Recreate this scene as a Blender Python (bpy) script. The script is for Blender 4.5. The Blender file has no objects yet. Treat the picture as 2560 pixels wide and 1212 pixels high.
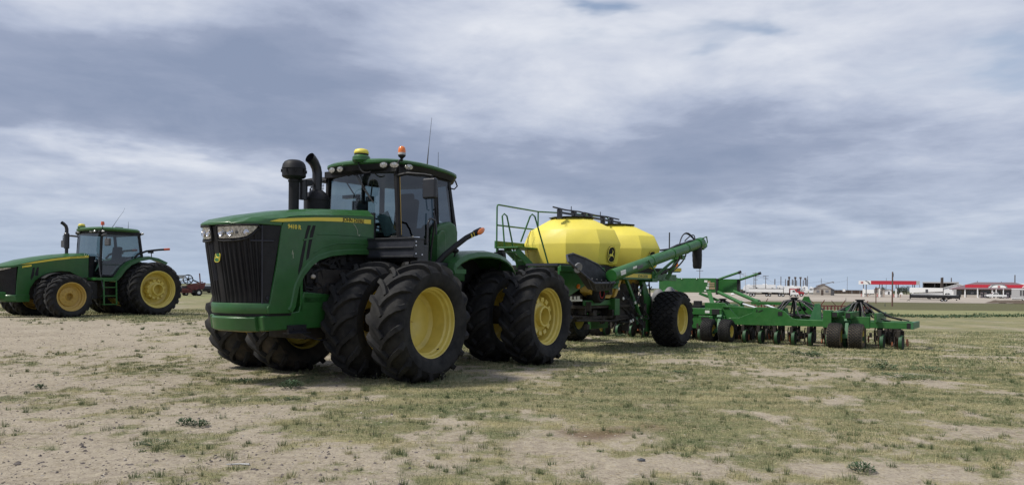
import bpy, math, random
import numpy as np
from mathutils import Vector, Matrix, noise

R_ = math.radians
random.seed(7)
SC = bpy.context.scene

# ------------------------------------------------------------------ camera
cam_d = bpy.data.cameras.new("camera")
cam = bpy.data.objects.new("camera", cam_d)
SC.collection.objects.link(cam)
SC.camera = cam
cam_d.sensor_width = 36.0
cam_d.lens = 26.72
cam_d.shift_y = 0.043
cam_d.clip_start = 0.05
cam_d.clip_end = 9000
ROLL = 0.0105
cr, sr = math.cos(ROLL), math.sin(ROLL)
cam.matrix_world = Matrix(((cr, -sr, 0, 0), (0, 0, -1, 0), (sr, cr, 0, 1.48), (0, 0, 0, 1)))

# ------------------------------------------------------------------ sky
SUN_EL, SUN_AZ = 55.0, -102.0      # azimuth measured from +Y towards +X (the sun stands to the left)
world = bpy.data.worlds.new("World")
SC.world = world
world.use_nodes = True
wn, wl = world.node_tree.nodes, world.node_tree.links
wn.clear()
def wm(op, a, b=None, c=None, clamp=False):
    n = wn.new("ShaderNodeMath"); n.operation = op; n.use_clamp = clamp
    for i, v in enumerate((a, b, c)):
        if v is None: continue
        if isinstance(v, (int, float)): n.inputs[i].default_value = v
        else: wl.new(v, n.inputs[i])
    return n.outputs[0]
def wnoise(vec, scale, detail=6, rough=.55, dist=0.0):
    n = wn.new("ShaderNodeTexNoise"); n.inputs['Scale'].default_value = scale
    n.inputs['Detail'].default_value = detail; n.inputs['Roughness'].default_value = rough
    n.inputs['Distortion'].default_value = dist
    wl.new(vec, n.inputs['Vector']); return n
def wcomb(x, y, z):
    n = wn.new("ShaderNodeCombineXYZ")
    for i, v in enumerate((x, y, z)):
        if isinstance(v, (int, float)): n.inputs[i].default_value = v
        else: wl.new(v, n.inputs[i])
    return n.outputs[0]
def wmixc(f, a, b):
    n = wn.new("ShaderNodeMix"); n.data_type = 'RGBA'; n.clamp_factor = True
    for i, v in ((0, f), (6, a), (7, b)):
        if isinstance(v, (int, float)): n.inputs[i].default_value = v
        elif isinstance(v, tuple): n.inputs[i].default_value = (*v, 1)
        else: wl.new(v, n.inputs[i])
    return n.outputs[2]
tc = wn.new("ShaderNodeTexCoord")
sep = wn.new("ShaderNodeSeparateXYZ"); wl.new(tc.outputs['Generated'], sep.inputs[0])
sx, sy, sz = sep.outputs
az = wm('ARCTAN2', sx, sy)
el = wm('ARCSINE', sz)
zp = wm('ADD', wm('MAXIMUM', sz, 0.0), 0.10)
plane = wcomb(wm('DIVIDE', sx, zp), wm('DIVIDE', sy, zp), 0.0)        # the cloud deck seen in perspective
n_big = wnoise(plane, 0.55, 5, .5, .3)
n_mid = wnoise(plane, 1.7, 8, .58, .5)
ang = wcomb(wm('MULTIPLY', az, 2.2), wm('MULTIPLY', el, 7.0), 3.7)
n_fine = wnoise(plane, 5.5, 7, .62, .4)
n_str = wnoise(ang, 2.1, 9, .6, .6)                                    # drawn-out streaks
warp = wnoise(ang, 1.6, 5, .55)
wsep = wn.new("ShaderNodeSeparateColor"); wl.new(warp.outputs['Color'], wsep.inputs[0])
azw = wm('ADD', az, wm('MULTIPLY', wm('SUBTRACT', wsep.outputs[0], .5), .42))
elw = wm('ADD', el, wm('MULTIPLY', wm('SUBTRACT', wsep.outputs[1], .5), .17))
def blob(a0, e0, sa, se, amp):
    da = wm('DIVIDE', wm('SUBTRACT', azw, a0), sa); de = wm('DIVIDE', wm('SUBTRACT', elw, e0), se)
    q = wm('ADD', wm('MULTIPLY', da, da), wm('MULTIPLY', de, de))
    return wm('MULTIPLY', wm('EXPONENT', wm('MULTIPLY', q, -1.0)), amp)
# cloud banks by azimuth and elevation (radians)
BANKS = [
 (.12, .325, .24, .075, .42), (.02, .235, .13, .045, .26), (.33, .27, .16, .05, .20), (.50, .30, .16, .08, .22), (.56, .22, .10, .05, .14),
 (-.60, .335, .20, .03, .28), (-.25, .335, .16, .03, -.10), (-.33, .26, .26, .050, -.50), (-.55, .195, .22, .035, -.34),
 (-.20, .175, .20, .035, -.34), (-.48, .135, .16, .014, .34), (-.28, .118, .09, .012, .30), (.14, .155, .22, .035, -.34),
 (.30, .195, .12, .035, -.22), (.43, .215, .06, .045, -.20), (.45, .10, .16, .010, .20), (.36, .125, .20, .02, -.14),
 (-.52, .095, .20, .015, .16), (-.02, .085, .12, .015, .08), (-.62, .145, .05, .012, -.3),
]
acc = None
for b_ in BANKS:
    q = blob(*b_); acc = q if acc is None else wm('ADD', acc, q)
bri = wm('ADD', wm('MULTIPLY', acc, 1.02), .49)
bri = wm('ADD', bri, wm('MULTIPLY', wm('SUBTRACT', n_mid.outputs[0], .5), .75))
bri = wm('ADD', bri, wm('MULTIPLY', wm('SUBTRACT', n_str.outputs[0], .5), .56))
bri = wm('ADD', bri, wm('MULTIPLY', wm('SUBTRACT', n_fine.outputs[0], .5), .26))
bri = wm('ADD', bri, wm('MULTIPLY', wm('SUBTRACT', n_big.outputs[0], .5), .20))
cr_ = wn.new("ShaderNodeValToRGB"); wl.new(bri, cr_.inputs[0])
el_ = cr_.color_ramp.elements
el_[0].position = 0.0; el_[0].color = (.215, .258, .365, 1)
el_[1].position = 1.0; el_[1].color = (.65, .67, .725, 1)
for p_, c_ in ((.28, (.272, .312, .42)), (.5, (.378, .42, .53)), (.72, (.495, .53, .62))):
    e_ = el_.new(p_); e_.color = (*c_, 1)
sky = wn.new("ShaderNodeTexSky"); sky.sky_type = 'NISHITA'; sky.sun_disc = False
sky.sun_elevation = R_(SUN_EL); sky.sun_rotation = R_(SUN_AZ)
sky.air_density = 1.0; sky.dust_density = 1.2
vm = wn.new("ShaderNodeVectorMath"); vm.operation = 'SCALE'; vm.inputs[3].default_value = 0.10
wl.new(sky.outputs[0], vm.inputs[0])
# openings in the deck where the clear sky shows
hole = None
for b_ in [(.125, .355, .035, .016, 1.3), (.21, .305, .07, .014, .9), (.20, .275, .045, .012, .7), (.27, .30, .03, .01, .6), (.56, .265, .07, .014, .9), (.60, .245, .04, .01, .5), (.33, .34, .05, .012, .3)]:
    q = blob(*b_); hole = q if hole is None else wm('ADD', hole, q)
hole = wm('MULTIPLY', wm('MULTIPLY', hole, wm('ADD', n_mid.outputs[0], .25)), .8, clamp=True)
hole = wm('MINIMUM', wm('ADD', hole, .06), .85)
c1 = wmixc(hole, cr_.outputs[0], vm.outputs[0])
hz = wm('POWER', wm('SUBTRACT', 1.0, wm('MINIMUM', wm('MULTIPLY', wm('MAXIMUM', el, 0.0), 5.6), 1.0)), 2.0)
c2 = wmixc(wm('MULTIPLY', hz, .80), c1, (.37, .46, .58))
bg = wn.new("ShaderNodeBackground"); wl.new(c2, bg.inputs[0]); bg.inputs[1].default_value = 1.0
wo = wn.new("ShaderNodeOutputWorld"); wl.new(bg.outputs[0], wo.inputs[0])

# ------------------------------------------------------------------ sun
sd = bpy.data.lights.new("sun", 'SUN'); sd.energy = 3.0; sd.angle = R_(9.0); sd.color = (1.0, .955, .87)
sun = bpy.data.objects.new("sun", sd); SC.collection.objects.link(sun)
a_, e_ = R_(SUN_AZ), R_(SUN_EL)
sdir = Vector((math.sin(a_) * math.cos(e_), math.cos(a_) * math.cos(e_), math.sin(e_)))
sun.rotation_euler = sdir.to_track_quat('Z', 'Y').to_euler()
sun.location = (0, 0, 30)

SC.view_settings.view_transform = 'Standard'
SC.view_settings.look = 'None'
SC.view_settings.exposure = 0.28
SC.view_settings.gamma = 1.0
SC.cycles.max_bounces = 6
SC.cycles.transparent_max_bounces = 12
SC.cycles.use_denoising = True

# ------------------------------------------------------------------ materials
MAT = {}
def M(name, col, rough=.5, metal=0.0, coat=0.0, var=.12, scale=5.0, dust=0.0, dustcol=(.30, .25, .18), bump=0.0, bscale=60, dscale=2.5, emit=0, spec=.5):
    m = bpy.data.materials.new(name); m.use_nodes = True
    n, l = m.node_tree.nodes, m.node_tree.links
    p = n['Principled BSDF']
    p.inputs['Metallic'].default_value = metal
    p.inputs['Coat Weight'].default_value = coat; p.inputs['Coat Roughness'].default_value = .08
    p.inputs['Specular IOR Level'].default_value = spec
    t = n.new('ShaderNodeTexCoord')
    def nz(sc, det=5, ro=.6):
        q = n.new('ShaderNodeTexNoise'); q.inputs['Scale'].default_value = sc; q.inputs['Detail'].default_value = det
        q.inputs['Roughness'].default_value = ro; l.new(t.outputs['Object'], q.inputs['Vector']); return q.outputs[0]
    def rng(v, a, b, c, d):
        q = n.new('ShaderNodeMapRange'); l.new(v, q.inputs[0])
        for i, x in enumerate((a, b, c, d)): q.inputs[i + 1].default_value = x
        return q.outputs[0]
    def mix(f, a, b):
        q = n.new('ShaderNodeMix'); q.data_type = 'RGBA'
        l.new(f, q.inputs[0])
        for i, v in ((6, a), (7, b)):
            if isinstance(v, tuple): q.inputs[i].default_value = (*v, 1)
            else: l.new(v, q.inputs[i])
        return q.outputs[2]
    lo = tuple(max(0, c * (1 - var)) for c in col); hi = tuple(min(1, c * (1 + var)) for c in col)
    c = mix(rng(nz(scale), .3, .7, 0, 1), lo, hi)
    if dust > 0:
        c = mix(rng(nz(dscale, 8, .68), .42, .72, .02 * dust, dust), c, dustcol)
    l.new(c, p.inputs['Base Color'])
    l.new(rng(nz(scale * 1.7), .3, .7, max(.02, rough - .08), min(1, rough + .1)), p.inputs['Roughness'])
    if bump > 0:
        b = n.new('ShaderNodeBump'); b.inputs['Strength'].default_value = bump; b.inputs['Distance'].default_value = .01
        l.new(nz(bscale, 6, .65), b.inputs['Height']); l.new(b.outputs[0], p.inputs['Normal'])
    if emit:
        p.inputs['Emission Color'].default_value = (*col, 1); p.inputs['Emission Strength'].default_value = emit
    MAT[name] = m
    return m
M('green_paint', (.021, .104, .022), .40, coat=.14, dust=.30, dustcol=(.075, .115, .06), dscale=1.7)
M('opener_green', (.016, .075, .026), .6, dust=.5, dustcol=(.05, .07, .035))
M('frame_green', (.019, .125, .022), .45, coat=.08, dust=.16, dustcol=(.12, .14, .07))
M('pale_green', (.035, .150, .06), .5, dust=.25, dustcol=(.14, .17, .12))
M('mud_crust', (.115, .092, .066), .95, var=.3, scale=20)
M('rubber', (.017, .017, .018), .76, var=.3, dust=.5, dustcol=(.060, .056, .050), spec=.22, bump=.25, bscale=45)
M('muddy_rubber', (.024, .023, .022), .8, var=.25, dust=.5, dustcol=(.13, .095, .06), bump=.25, bscale=45)
M('dusty_rubber', (.030, .027, .025), .85, var=.3, dust=.85, dustcol=(.15, .12, .085), bump=.3, dscale=9)
M('rim_yellow', (.66, .53, .115), .42, coat=.2, dust=.18, dustcol=(.40, .33, .18))
M('rim_ochre', (.50, .33, .065), .5, coat=.1, dust=.3, dustcol=(.34, .26, .14))
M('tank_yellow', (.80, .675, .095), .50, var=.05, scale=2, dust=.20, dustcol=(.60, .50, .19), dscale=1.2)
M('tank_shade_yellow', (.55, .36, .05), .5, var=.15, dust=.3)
M('decal_yellow', (.78, .62, .07), .4, var=.04)
M('decal_pale', (.55, .55, .45), .5)
M('black_paint', (.016, .017, .022), .42, coat=.1, dust=.12, dustcol=(.06, .06, .065))
M('black_plastic', (.011, .011, .013), .55, spec=.3, dust=.15, dustcol=(.06, .06, .06))
M('dull_black', (.010, .010, .011), .8)
M('slate_paint', (.024, .026, .038), .5, dust=.15, dustcol=(.08, .08, .085))
M('hose_rubber', (.022, .022, .024), .5)
M('grime', (.030, .026, .022), .85, var=.4, dust=.4, dustcol=(.07, .055, .04))
M('steel', (.48, .48, .50), .32, metal=.9, dust=.2)
M('chrome', (.75, .75, .78), .12, metal=1.0)
M('rust', (.24, .075, .032), .8, var=.35, scale=14, dust=.3, dustcol=(.30, .17, .09))
M('stain_brown', (.08, .06, .03), .6, var=.3, scale=9)
M('amber', (.78, .19, .02), .25, coat=.6, var=.05)
M('amber_red', (.62, .10, .03), .3, coat=.4, var=.05)
M('white_paint', (.84, .84, .82), .45, var=.04, dust=.06, dustcol=(.6, .58, .52))
M('white_metal', (.82, .83, .83), .5, var=.05, dust=.1, dustcol=(.55, .54, .5))
M('pale_grey', (.42, .42, .42), .6, var=.1)
M('mid_grey', (.20, .20, .21), .6, var=.15)
M('dark_grey', (.075, .077, .082), .6, var=.2)
M('sticker_white', (.70, .70, .66), .5, var=.05)
M('sticker_tan', (.36, .25, .15), .5, var=.25, scale=60)
M('red_paint', (.36, .018, .028), .4, coat=.3, dust=.1)
M('canopy_red', (.50, .022, .045), .5, var=.05)
M('implement_red', (.13, .024, .026), .6, dust=.4, dustcol=(.16, .10, .075))
M('post_brown', (.15, .085, .065), .85, var=.25)
M('weathered_wood', (.095, .075, .062), .9, var=.35, scale=14)
M('pole_wood', (.10, .082, .072), .9, var=.25, scale=3)
M('siding', (.44, .40, .35), .8, var=.15)
M('roof_brown', (.155, .105, .095), .8, var=.15)
M('roof_mauve', (.17, .105, .115), .8, var=.12)
M('brown_board', (.085, .062, .05), .9, var=.3)
M('olive_wall', (.13, .12, .095), .8, var=.15)
M('bark', (.08, .06, .045), .9, var=.3)
M('leaf_dark', (.038, .058, .028), .8, var=.45, scale=1.2)
M('leaf_weed', (.050, .088, .038), .8, var=.4, scale=9)
M('seat_cloth', (.05, .05, .045), .8)
M('paper', (.45, .62, .60), .6, var=.2)
M('rod_metal', (.66, .67, .70), .35, metal=.2, var=.05)
M('lamp_lens', (.46, .46, .45), .15, metal=.55, var=.6, scale=34)
M('soil_dark', (.10, .075, .055), .95, var=.3)
M('screen_dark', (.05, .055, .06), .15, coat=.5)

def glass_mat(name, tint, fres=.12, alpha=.62):
    m = bpy.data.materials.new(name); m.use_nodes = True
    n, l = m.node_tree.nodes, m.node_tree.links; n.clear()
    tr = n.new('ShaderNodeBsdfTransparent'); tr.inputs[0].default_value = (*tint, 1)
    gl = n.new('ShaderNodeBsdfGlossy'); gl.inputs['Roughness'].default_value = .03; gl.inputs['Color'].default_value = (.9, .93, .95, 1)
    fr = n.new('ShaderNodeFresnel'); fr.inputs['IOR'].default_value = 1.5
    ad = n.new('ShaderNodeMath'); ad.operation = 'ADD'; ad.inputs[1].default_value = fres; l.new(fr.outputs[0], ad.inputs[0]); ad.use_clamp = True
    t = n.new('ShaderNodeTexCoord'); no = n.new('ShaderNodeTexNoise'); no.inputs['Scale'].default_value = 2.2; no.inputs['Detail'].default_value = 3
    l.new(t.outputs['Object'], no.inputs['Vector'])
    bp = n.new('ShaderNodeBump'); bp.inputs['Strength'].default_value = .05; bp.inputs['Distance'].default_value = .02
    l.new(no.outputs[0], bp.inputs['Height']); l.new(bp.outputs[0], gl.inputs['Normal'])
    mx = n.new('ShaderNodeMixShader'); l.new(ad.outputs[0], mx.inputs[0]); l.new(tr.outputs[0], mx.inputs[1]); l.new(gl.outputs[0], mx.inputs[2])
    o = n.new('ShaderNodeOutputMaterial'); l.new(mx.outputs[0], o.inputs[0]); MAT[name] = m
glass_mat('cab_glass', (.40, .48, .50), .04)
glass_mat('clear_lens', (.85, .87, .88), .10)
glass_mat('dark_glass', (.13, .155, .18), .03)

# ------------------------------------------------------------------ mesh helpers
class MB:
    def __init__(s): s.v = []; s.f = []; s.mi = []; s.cur = 0
    def add(s, vs, fs):
        o = len(s.v); s.v += [tuple(map(float, p)) for p in vs]
        for f in fs: s.f.append(tuple(i + o for i in f)); s.mi.append(s.cur)
        return s
    def box(s, c, d, rz=0, ry=0, rx=0, top=1.0):
        hx, hy, hz_ = d[0] / 2, d[1] / 2, d[2] / 2
        m = Matrix.Rotation(rz, 3, 'Z') @ Matrix.Rotation(ry, 3, 'Y') @ Matrix.Rotation(rx, 3, 'X')
        vs = []
        for z in (-1, 1):
            k = top if z > 0 else 1.0
            for x, y in ((-1, -1), (1, -1), (1, 1), (-1, 1)):
                vs.append(Vector(c) + m @ Vector((x * hx * k, y * hy * k, z * hz_)))
        return s.add(vs, [(0, 3, 2, 1), (4, 5, 6, 7), (0, 1, 5, 4), (1, 2, 6, 5), (2, 3, 7, 6), (3, 0, 4, 7)])
    def bb(s, x0, x1, y0, y1, z0, z1):
        return s.box(((x0 + x1) / 2, (y0 + y1) / 2, (z0 + z1) / 2), (abs(x1 - x0), abs(y1 - y0), abs(z1 - z0)))
    def prism(s, pts, ax, a0, a1):
        # pts: 2D outline; ax 'y': pts are (x,z) extruded along y; 'x': (y,z); 'z': (x,y)
        def P(p, a):
            return (p[0], a, p[1]) if ax == 'y' else ((a, p[0], p[1]) if ax == 'x' else (p[0], p[1], a))
        n = len(pts)
        vs = [P(p, a0) for p in pts] + [P(p, a1) for p in pts]
        fs = [tuple(range(n))[::-1], tuple(range(n, 2 * n))] + [(i, (i + 1) % n, n + (i + 1) % n, n + i) for i in range(n)]
        return s.add(vs, fs)
    def bar(s, p0, p1, w, h=None, up=(0, 0, 1), k=1.0):
        h = h or w; p0, p1 = Vector(p0), Vector(p1); d = (p1 - p0).normalized(); u = Vector(up)
        if abs(d.dot(u)) > .98: u = Vector((1, 0, 0))
        a = d.cross(u).normalized(); b = a.cross(d).normalized(); vs = []
        for p, q in ((p0, 1.0), (p1, k)):
            for i, j in ((-1, -1), (1, -1), (1, 1), (-1, 1)): vs.append(p + a * i * w / 2 * q + b * j * h / 2 * q)
        return s.add(vs, [(0, 3, 2, 1), (4, 5, 6, 7), (0, 1, 5, 4), (1, 2, 6, 5), (2, 3, 7, 6), (3, 0, 4, 7)])
    def tube(s, pts, r, n=8, cap=True):
        pts = [Vector(p) for p in pts]; N = len(pts)
        rs = r if isinstance(r, (list, tuple)) else [r] * N
        vs = []; a = None
        for i, p in enumerate(pts):
            d = (pts[min(i + 1, N - 1)] - pts[max(i - 1, 0)]).normalized()
            if a is None:
                u = Vector((0, 0, 1)) if abs(d.z) < .9 else Vector((1, 0, 0))
                a = d.cross(u).normalized()
            a = (a - d * a.dot(d)).normalized(); b = d.cross(a)
            for k in range(n):
                t = 2 * math.pi * k / n; vs.append(p + (a * math.cos(t) + b * math.sin(t)) * rs[i])
        fs = []
        for i in range(N - 1):
            for k in range(n):
                k2 = (k + 1) % n; fs.append((i * n + k, i * n + k2, (i + 1) * n + k2, (i + 1) * n + k))
        if cap: fs += [tuple(range(n))[::-1], tuple(range((N - 1) * n, N * n))]
        return s.add(vs, fs)
    def lathe(s, prof, c=(0, 0, 0), ax='y', n=32, closed=False, dirv=None):
        # prof: list of (radius, offset along axis)
        c = Vector(c)
        if dirv is not None:
            w = Vector(dirv).normalized(); u = w.orthogonal().normalized(); v = w.cross(u)
        elif ax == 'y': u, v, w = Vector((1, 0, 0)), Vector((0, 0, 1)), Vector((0, 1, 0))
        elif ax == 'x': u, v, w = Vector((0, 1, 0)), Vector((0, 0, 1)), Vector((1, 0, 0))
        else: u, v, w = Vector((1, 0, 0)), Vector((0, 1, 0)), Vector((0, 0, 1))
        N = len(prof); vs = []
        for r, o in prof:
            for k in range(n):
                t = 2 * math.pi * k / n; vs.append(c + w * o + (u * math.cos(t) + v * math.sin(t)) * max(r, 1e-4))
        fs = []
        for i in range(N if closed else N - 1):
            j = (i + 1) % N
            for k in range(n):
                k2 = (k + 1) % n; fs.append((i * n + k, i * n + k2, j * n + k2, j * n + k))
        return s.add(vs, fs)
    def ell(s, c, r, nu=16, nv=10, z0=-1.0):
        vs = []; 
        for j in range(nv + 1):
            ph = math.asin(z0) + (math.pi / 2 - math.asin(z0)) * j / nv
            for k in range(nu):
                t = 2 * math.pi * k / nu
                vs.append((c[0] + r[0] * math.cos(ph) * math.cos(t), c[1] + r[1] * math.cos(ph) * math.sin(t), c[2] + r[2] * math.sin(ph)))
        fs = [(j * nu + k, j * nu + (k + 1) % nu, (j + 1) * nu + (k + 1) % nu, (j + 1) * nu + k) for j in range(nv) for k in range(nu)]
        fs.append(tuple(range(nu))[::-1])
        return s.add(vs, fs)
    def rings(s, rs, cap0=True, cap1=True, closed=True):
        n = len(rs[0]); vs = [p for r in rs for p in r]; fs = []
        for i in range(len(rs) - 1):
            for k in range(n if closed else n - 1):
                k2 = (k + 1) % n; fs.append((i * n + k, i * n + k2, (i + 1) * n + k2, (i + 1) * n + k))
        if cap0: fs.append(tuple(range(n))[::-1])
        if cap1: fs.append(tuple(range((len(rs) - 1) * n, len(rs) * n)))
        return s.add(vs, fs)
    def mesh(s, name, mats, smooth=32, fix=True):
        me = bpy.data.meshes.new(name); me.from_pydata(s.v, [], s.f)
        if fix:
            import bmesh
            bm = bmesh.new(); bm.from_mesh(me); bmesh.ops.recalc_face_normals(bm, faces=bm.faces); bm.to_mesh(me); bm.free()
        for m in (mats if isinstance(mats, (list, tuple)) else [mats]): me.materials.append(MAT[m])
        if isinstance(mats, (list, tuple)) and len(mats) > 1: me.polygons.foreach_set('material_index', s.mi)
        me.polygons.foreach_set('use_smooth', [True] * len(me.polygons))
        me.set_sharp_from_angle(angle=R_(smooth)); me.update()
        return me
    def build(s, name, mats, parent=None, smooth=32, bevel=0, fix=True, seg=2):
        o = bpy.data.objects.new(name, s.mesh(name, mats, smooth, fix)); SC.collection.objects.link(o)
        if parent: o.parent = parent
        if bevel:
            b = o.modifiers.new('bevel', 'BEVEL'); b.width = bevel; b.segments = seg; b.limit_method = 'ANGLE'; b.angle_limit = R_(40); b.harden_normals = True
        return o
def tag(o, label=None, cat=None, group=None, kind=None):
    if label: o['label'] = label
    if cat: o['category'] = cat
    if group: o['group'] = group
    if kind: o['kind'] = kind
    return o
def empty(name, loc=(0, 0, 0), rz=0, parent=None):
    o = bpy.data.objects.new(name, None); SC.collection.objects.link(o); o.location = loc; o.rotation_euler = (0, 0, rz)
    o.empty_display_size = .3
    if parent: o.parent = parent
    return o
def inst(name, me, parent, loc=(0, 0, 0), rot=(0, 0, 0)):
    o = bpy.data.objects.new(name, me); SC.collection.objects.link(o); o.parent = parent; o.location = loc; o.rotation_euler = rot
    return o
def copy_tree(o, parent=None):
    c = o.copy(); SC.collection.objects.link(c); c.parent = parent
    for ch in list(o.children): copy_tree(ch, c)
    return c
def text(name, s_, size, mat, parent, loc, facing='left', ext=.002, off=0.0, sx=1.0, tilt=0.0, align='LEFT'):
    cu = bpy.data.curves.new(name, 'FONT'); cu.body = s_; cu.size = size; cu.extrude = ext; cu.offset = off
    cu.align_x = align; cu.space_character = 1.0; cu.resolution_u = 3
    cu.materials.append(MAT[mat])
    o0 = bpy.data.objects.new(name, cu); me = bpy.data.meshes.new_from_object(o0); bpy.data.objects.remove(o0)
    o = bpy.data.objects.new(name, me); SC.collection.objects.link(o); o.parent = parent
    X = Vector((-1, 0, 0)); Z = Vector((0, 1, 0)); Y = Vector((0, 0, 1))
    m = Matrix((X, Y, Z)).transposed().to_4x4()
    m = Matrix.Translation(loc) @ m @ Matrix.Rotation(tilt, 4, 'Z') @ Matrix.Diagonal((sx, 1, 1, 1))
    o.matrix_local = m
    return o
def arc(c, r, a0, a1, n, ax='y', y=0):
    return [(c[0] + r * math.cos(R_(a0 + (a1 - a0) * i / n)), c[1] + r * math.sin(R_(a0 + (a1 - a0) * i / n))) for i in range(n + 1)]
def smt(a, b, x):
    t = min(1.0, max(0.0, (x - a) / (b - a))); return t * t * (3 - 2 * t)
def interp(x, pts):
    if x <= pts[0][0]: return pts[0][1]
    for (a, b), (c, d) in zip(pts, pts[1:]):
        if x <= c: return b + (d - b) * (x - a) / (c - a)
    return pts[-1][1]
def curve3(p0, p1, p2, n=10):
    p0, p1, p2 = Vector(p0), Vector(p1), Vector(p2)
    return [p0 * (1 - t) ** 2 + p1 * 2 * t * (1 - t) + p2 * t * t for t in [i / n for i in range(n + 1)]]
DEER = [(-.95, .05), (-.70, .22), (-.30, .22), (.10, .20), (.30, .42), (.36, .62), (.30, .80), (.18, .98), (.34, .92), (.46, .72), (.60, .66),
        (.74, .52), (.58, .52), (.50, .30), (.48, .08), (.80, -.12), (.96, -.36), (.84, -.40), (.66, -.20), (.30, -.14), (-.05, -.10),
        (-.36, -.12), (-.70, -.40), (-1.0, -.66), (-1.06, -.58), (-.80, -.30), (-.66, -.08), (-.86, .0)]
# ------------------------------------------------------------------ terrain
def gz(X, Y):
    s = X / max(Y, 1.0); a = smt(13, 24, Y)
    return a * (.30 * smt(-.12, -.42, s) if s < -.12 else 0) * 1.0 + (-.32 * a - .28 * smt(40, 80, Y)) * smt(-.1, .12, s)
def gzn(X, Y):
    z = gz(X, Y)
    k = 1.0 - smt(30, 60, math.hypot(X, Y))
    if k > 0: z += k * (.022 * noise.noise(Vector((X * .55, Y * .55, 0))) + .010 * noise.noise(Vector((X * 2.1, Y * 2.1, 5))))
    return z
PATCH = [(-10.5,19.6,2.6,5.1,-.7),(-7.0,11.0,.5,2.7,-.3),(-7.0,12.8,1.4,1.0,.45),(-4.1,9.0,.7,1.6,.3),(-3.5,7.4,.4,.5,.5),(-4.0,6.6,.9,1.3,-.5),(-2.5,6.7,.5,.8,-.3),
 (-12.6,25.8,2.4,2.4,.75),(-3.2,10.4,.5,1.0,-.35),(-3.3,9.7,.3,.7,.3),(-2.0,8.6,.6,.8,-.25),(-2.0,7.7,.6,.4,.3),(-1.3,11.0,.9,1.1,.4),(4.1,15.8,.8,1.0,-1.0),
 (5.3,13.1,.9,.55,-1.1),(6.8,12.1,.7,.6,-.7),(.2,12.6,.4,.6,-.9),(.6,7.1,.8,.5,-.9),(-.4,8.7,.6,.5,-.5),(-.8,6.2,.6,.4,-.3),(3.0,8.7,.3,.7,-.8),(4.3,10.2,.4,.5,-.6),
 (3.3,6.2,.7,.3,-.6),(1.0,6.2,.4,.3,-.6),(2.4,6.2,.4,.3,-.4),(5.0,7.8,.5,.6,-.5),(1.8,10.4,1.5,1.6,.3),(1.1,9.0,.5,.7,.3),(2.4,7.4,.8,.8,.35),(2.4,18.3,.8,1.3,.4),
 (-.9,9.8,1.0,.7,.25),(5.3,10.3,1.1,1.1,.3),(-4.5,14.7,.9,.7,-.4),(-4.2,12.5,.4,.6,-.5),(-2.6,11.75,1.3,.5,.5),(-20,40,8,6,-.2),(9,18,1.5,.5,-.6),(12,20,3,.5,-.5),(3,22,1,.6,-.4)]
def cover(X, Y):
    s = X / max(Y, 1.0)
    b = interp(s, [(-1.2, .22), (-.62, .24), (-.42, .42), (-.27, .70), (-.12, .84), (.1, .88), (.6, .84), (1.2, .8)])
    if s < -.1: b += (.95 - b) * smt(24, 30, Y)
    b += (.92 - b) * smt(16, 30, Y) * smt(-.1, .1, s)
    if Y < 6.6 : b -= .16
    n1 = noise.fractal(Vector((X * .55, Y * .40, 1.3)), 1.0, 2.0, 4)
    n2 = noise.fractal(Vector((X * 2.0, Y * 1.5, 7.3)), 1.0, 2.0, 3)
    n3 = noise.fractal(Vector((X * 5.5, Y * 4.5, 2.7)), .7, 2.0, 2) if Y < 40 else 0.0
    wx = X + .45 * noise.noise(Vector((X * 1.3, Y * 1.1, 3.1))); wy = Y + .45 * noise.noise(Vector((X * 1.2, Y * 1.4, 9.1)))
    for (a, c, ra, rc, w) in PATCH:
        q = ((wx - a) / ra) ** 2 + ((wy - c) / rc) ** 2
        if q < 5: b += w * (.62 if w < 0 else 1.0) * math.exp(-q * .9)
    far = smt(30, 60, Y)
    return min(1.0, max(0.0, b + (.50 * n1 + .62 * n2 + .55 * n3) * (1 - .6 * far)))
def axis_vals(core0, core1, step, lo, hi, g):
    a = list(np.arange(core0, core1 + 1e-6, step)); d = step; x = core0
    left = []
    while x > lo: d *= g; x -= d; left.append(max(x, lo))
    right = []; d = step; x = core1
    while x < hi: d *= g; x += d; right.append(min(x, hi))
    return left[::-1] + a + right
gx = axis_vals(-12, 11, .085, -3500, 3500, 1.15)
gy = axis_vals(4.2, 19, .085, -600, 6000, 1.12)
nx, ny = len(gx), len(gy)
vs = np.zeros((nx * ny, 3)); cov = np.zeros(nx * ny); seed_ = 0
for j, y in enumerate(gy):
    for i, x in enumerate(gx):
        k = j * nx + i; vs[k] = (x, y, gzn(x, y)); cov[k] = cover(x, y)
fs = np.array([(j * nx + i, j * nx + i + 1, (j + 1) * nx + i + 1, (j + 1) * nx + i) for j in range(ny - 1) for i in range(nx - 1)])
me = bpy.data.meshes.new('ground'); me.from_pydata(vs.tolist(), [], fs.tolist())
at = me.attributes.new('cover', 'FLOAT', 'POINT'); at.data.foreach_set('value', cov)
def spot(X, Y):  # sunlit yellow patch (positive) and brown dead patches (negative), painted in colour
    wx = X + .25 * noise.noise(Vector((X * 1.9, Y * 1.9, 3.1))); wy = Y + .25 * noise.noise(Vector((X * 1.9, Y * 1.9, 9.1)))
    return math.exp(-(abs((wx - 2.43) / .85) ** 3 + abs((wy - 18.35) / 1.25) ** 3)) - math.exp(-(((wx - .85) / .42) ** 2 + ((wy - 7.75) / .28) ** 2)) - .7 * math.exp(-(((wx - 1.5) / .18) ** 2 + ((wy - 8.0) / .15) ** 2))
sunlit_brown = np.array([spot(v[0], v[1]) if abs(v[0]) < 8 and 4 < v[1] < 22 else 0.0 for v in vs])
at = me.attributes.new('straw', 'FLOAT', 'POINT'); at.data.foreach_set('value', sunlit_brown)  # also carries the sunlit patch of dry grass as a yellower tone
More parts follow.
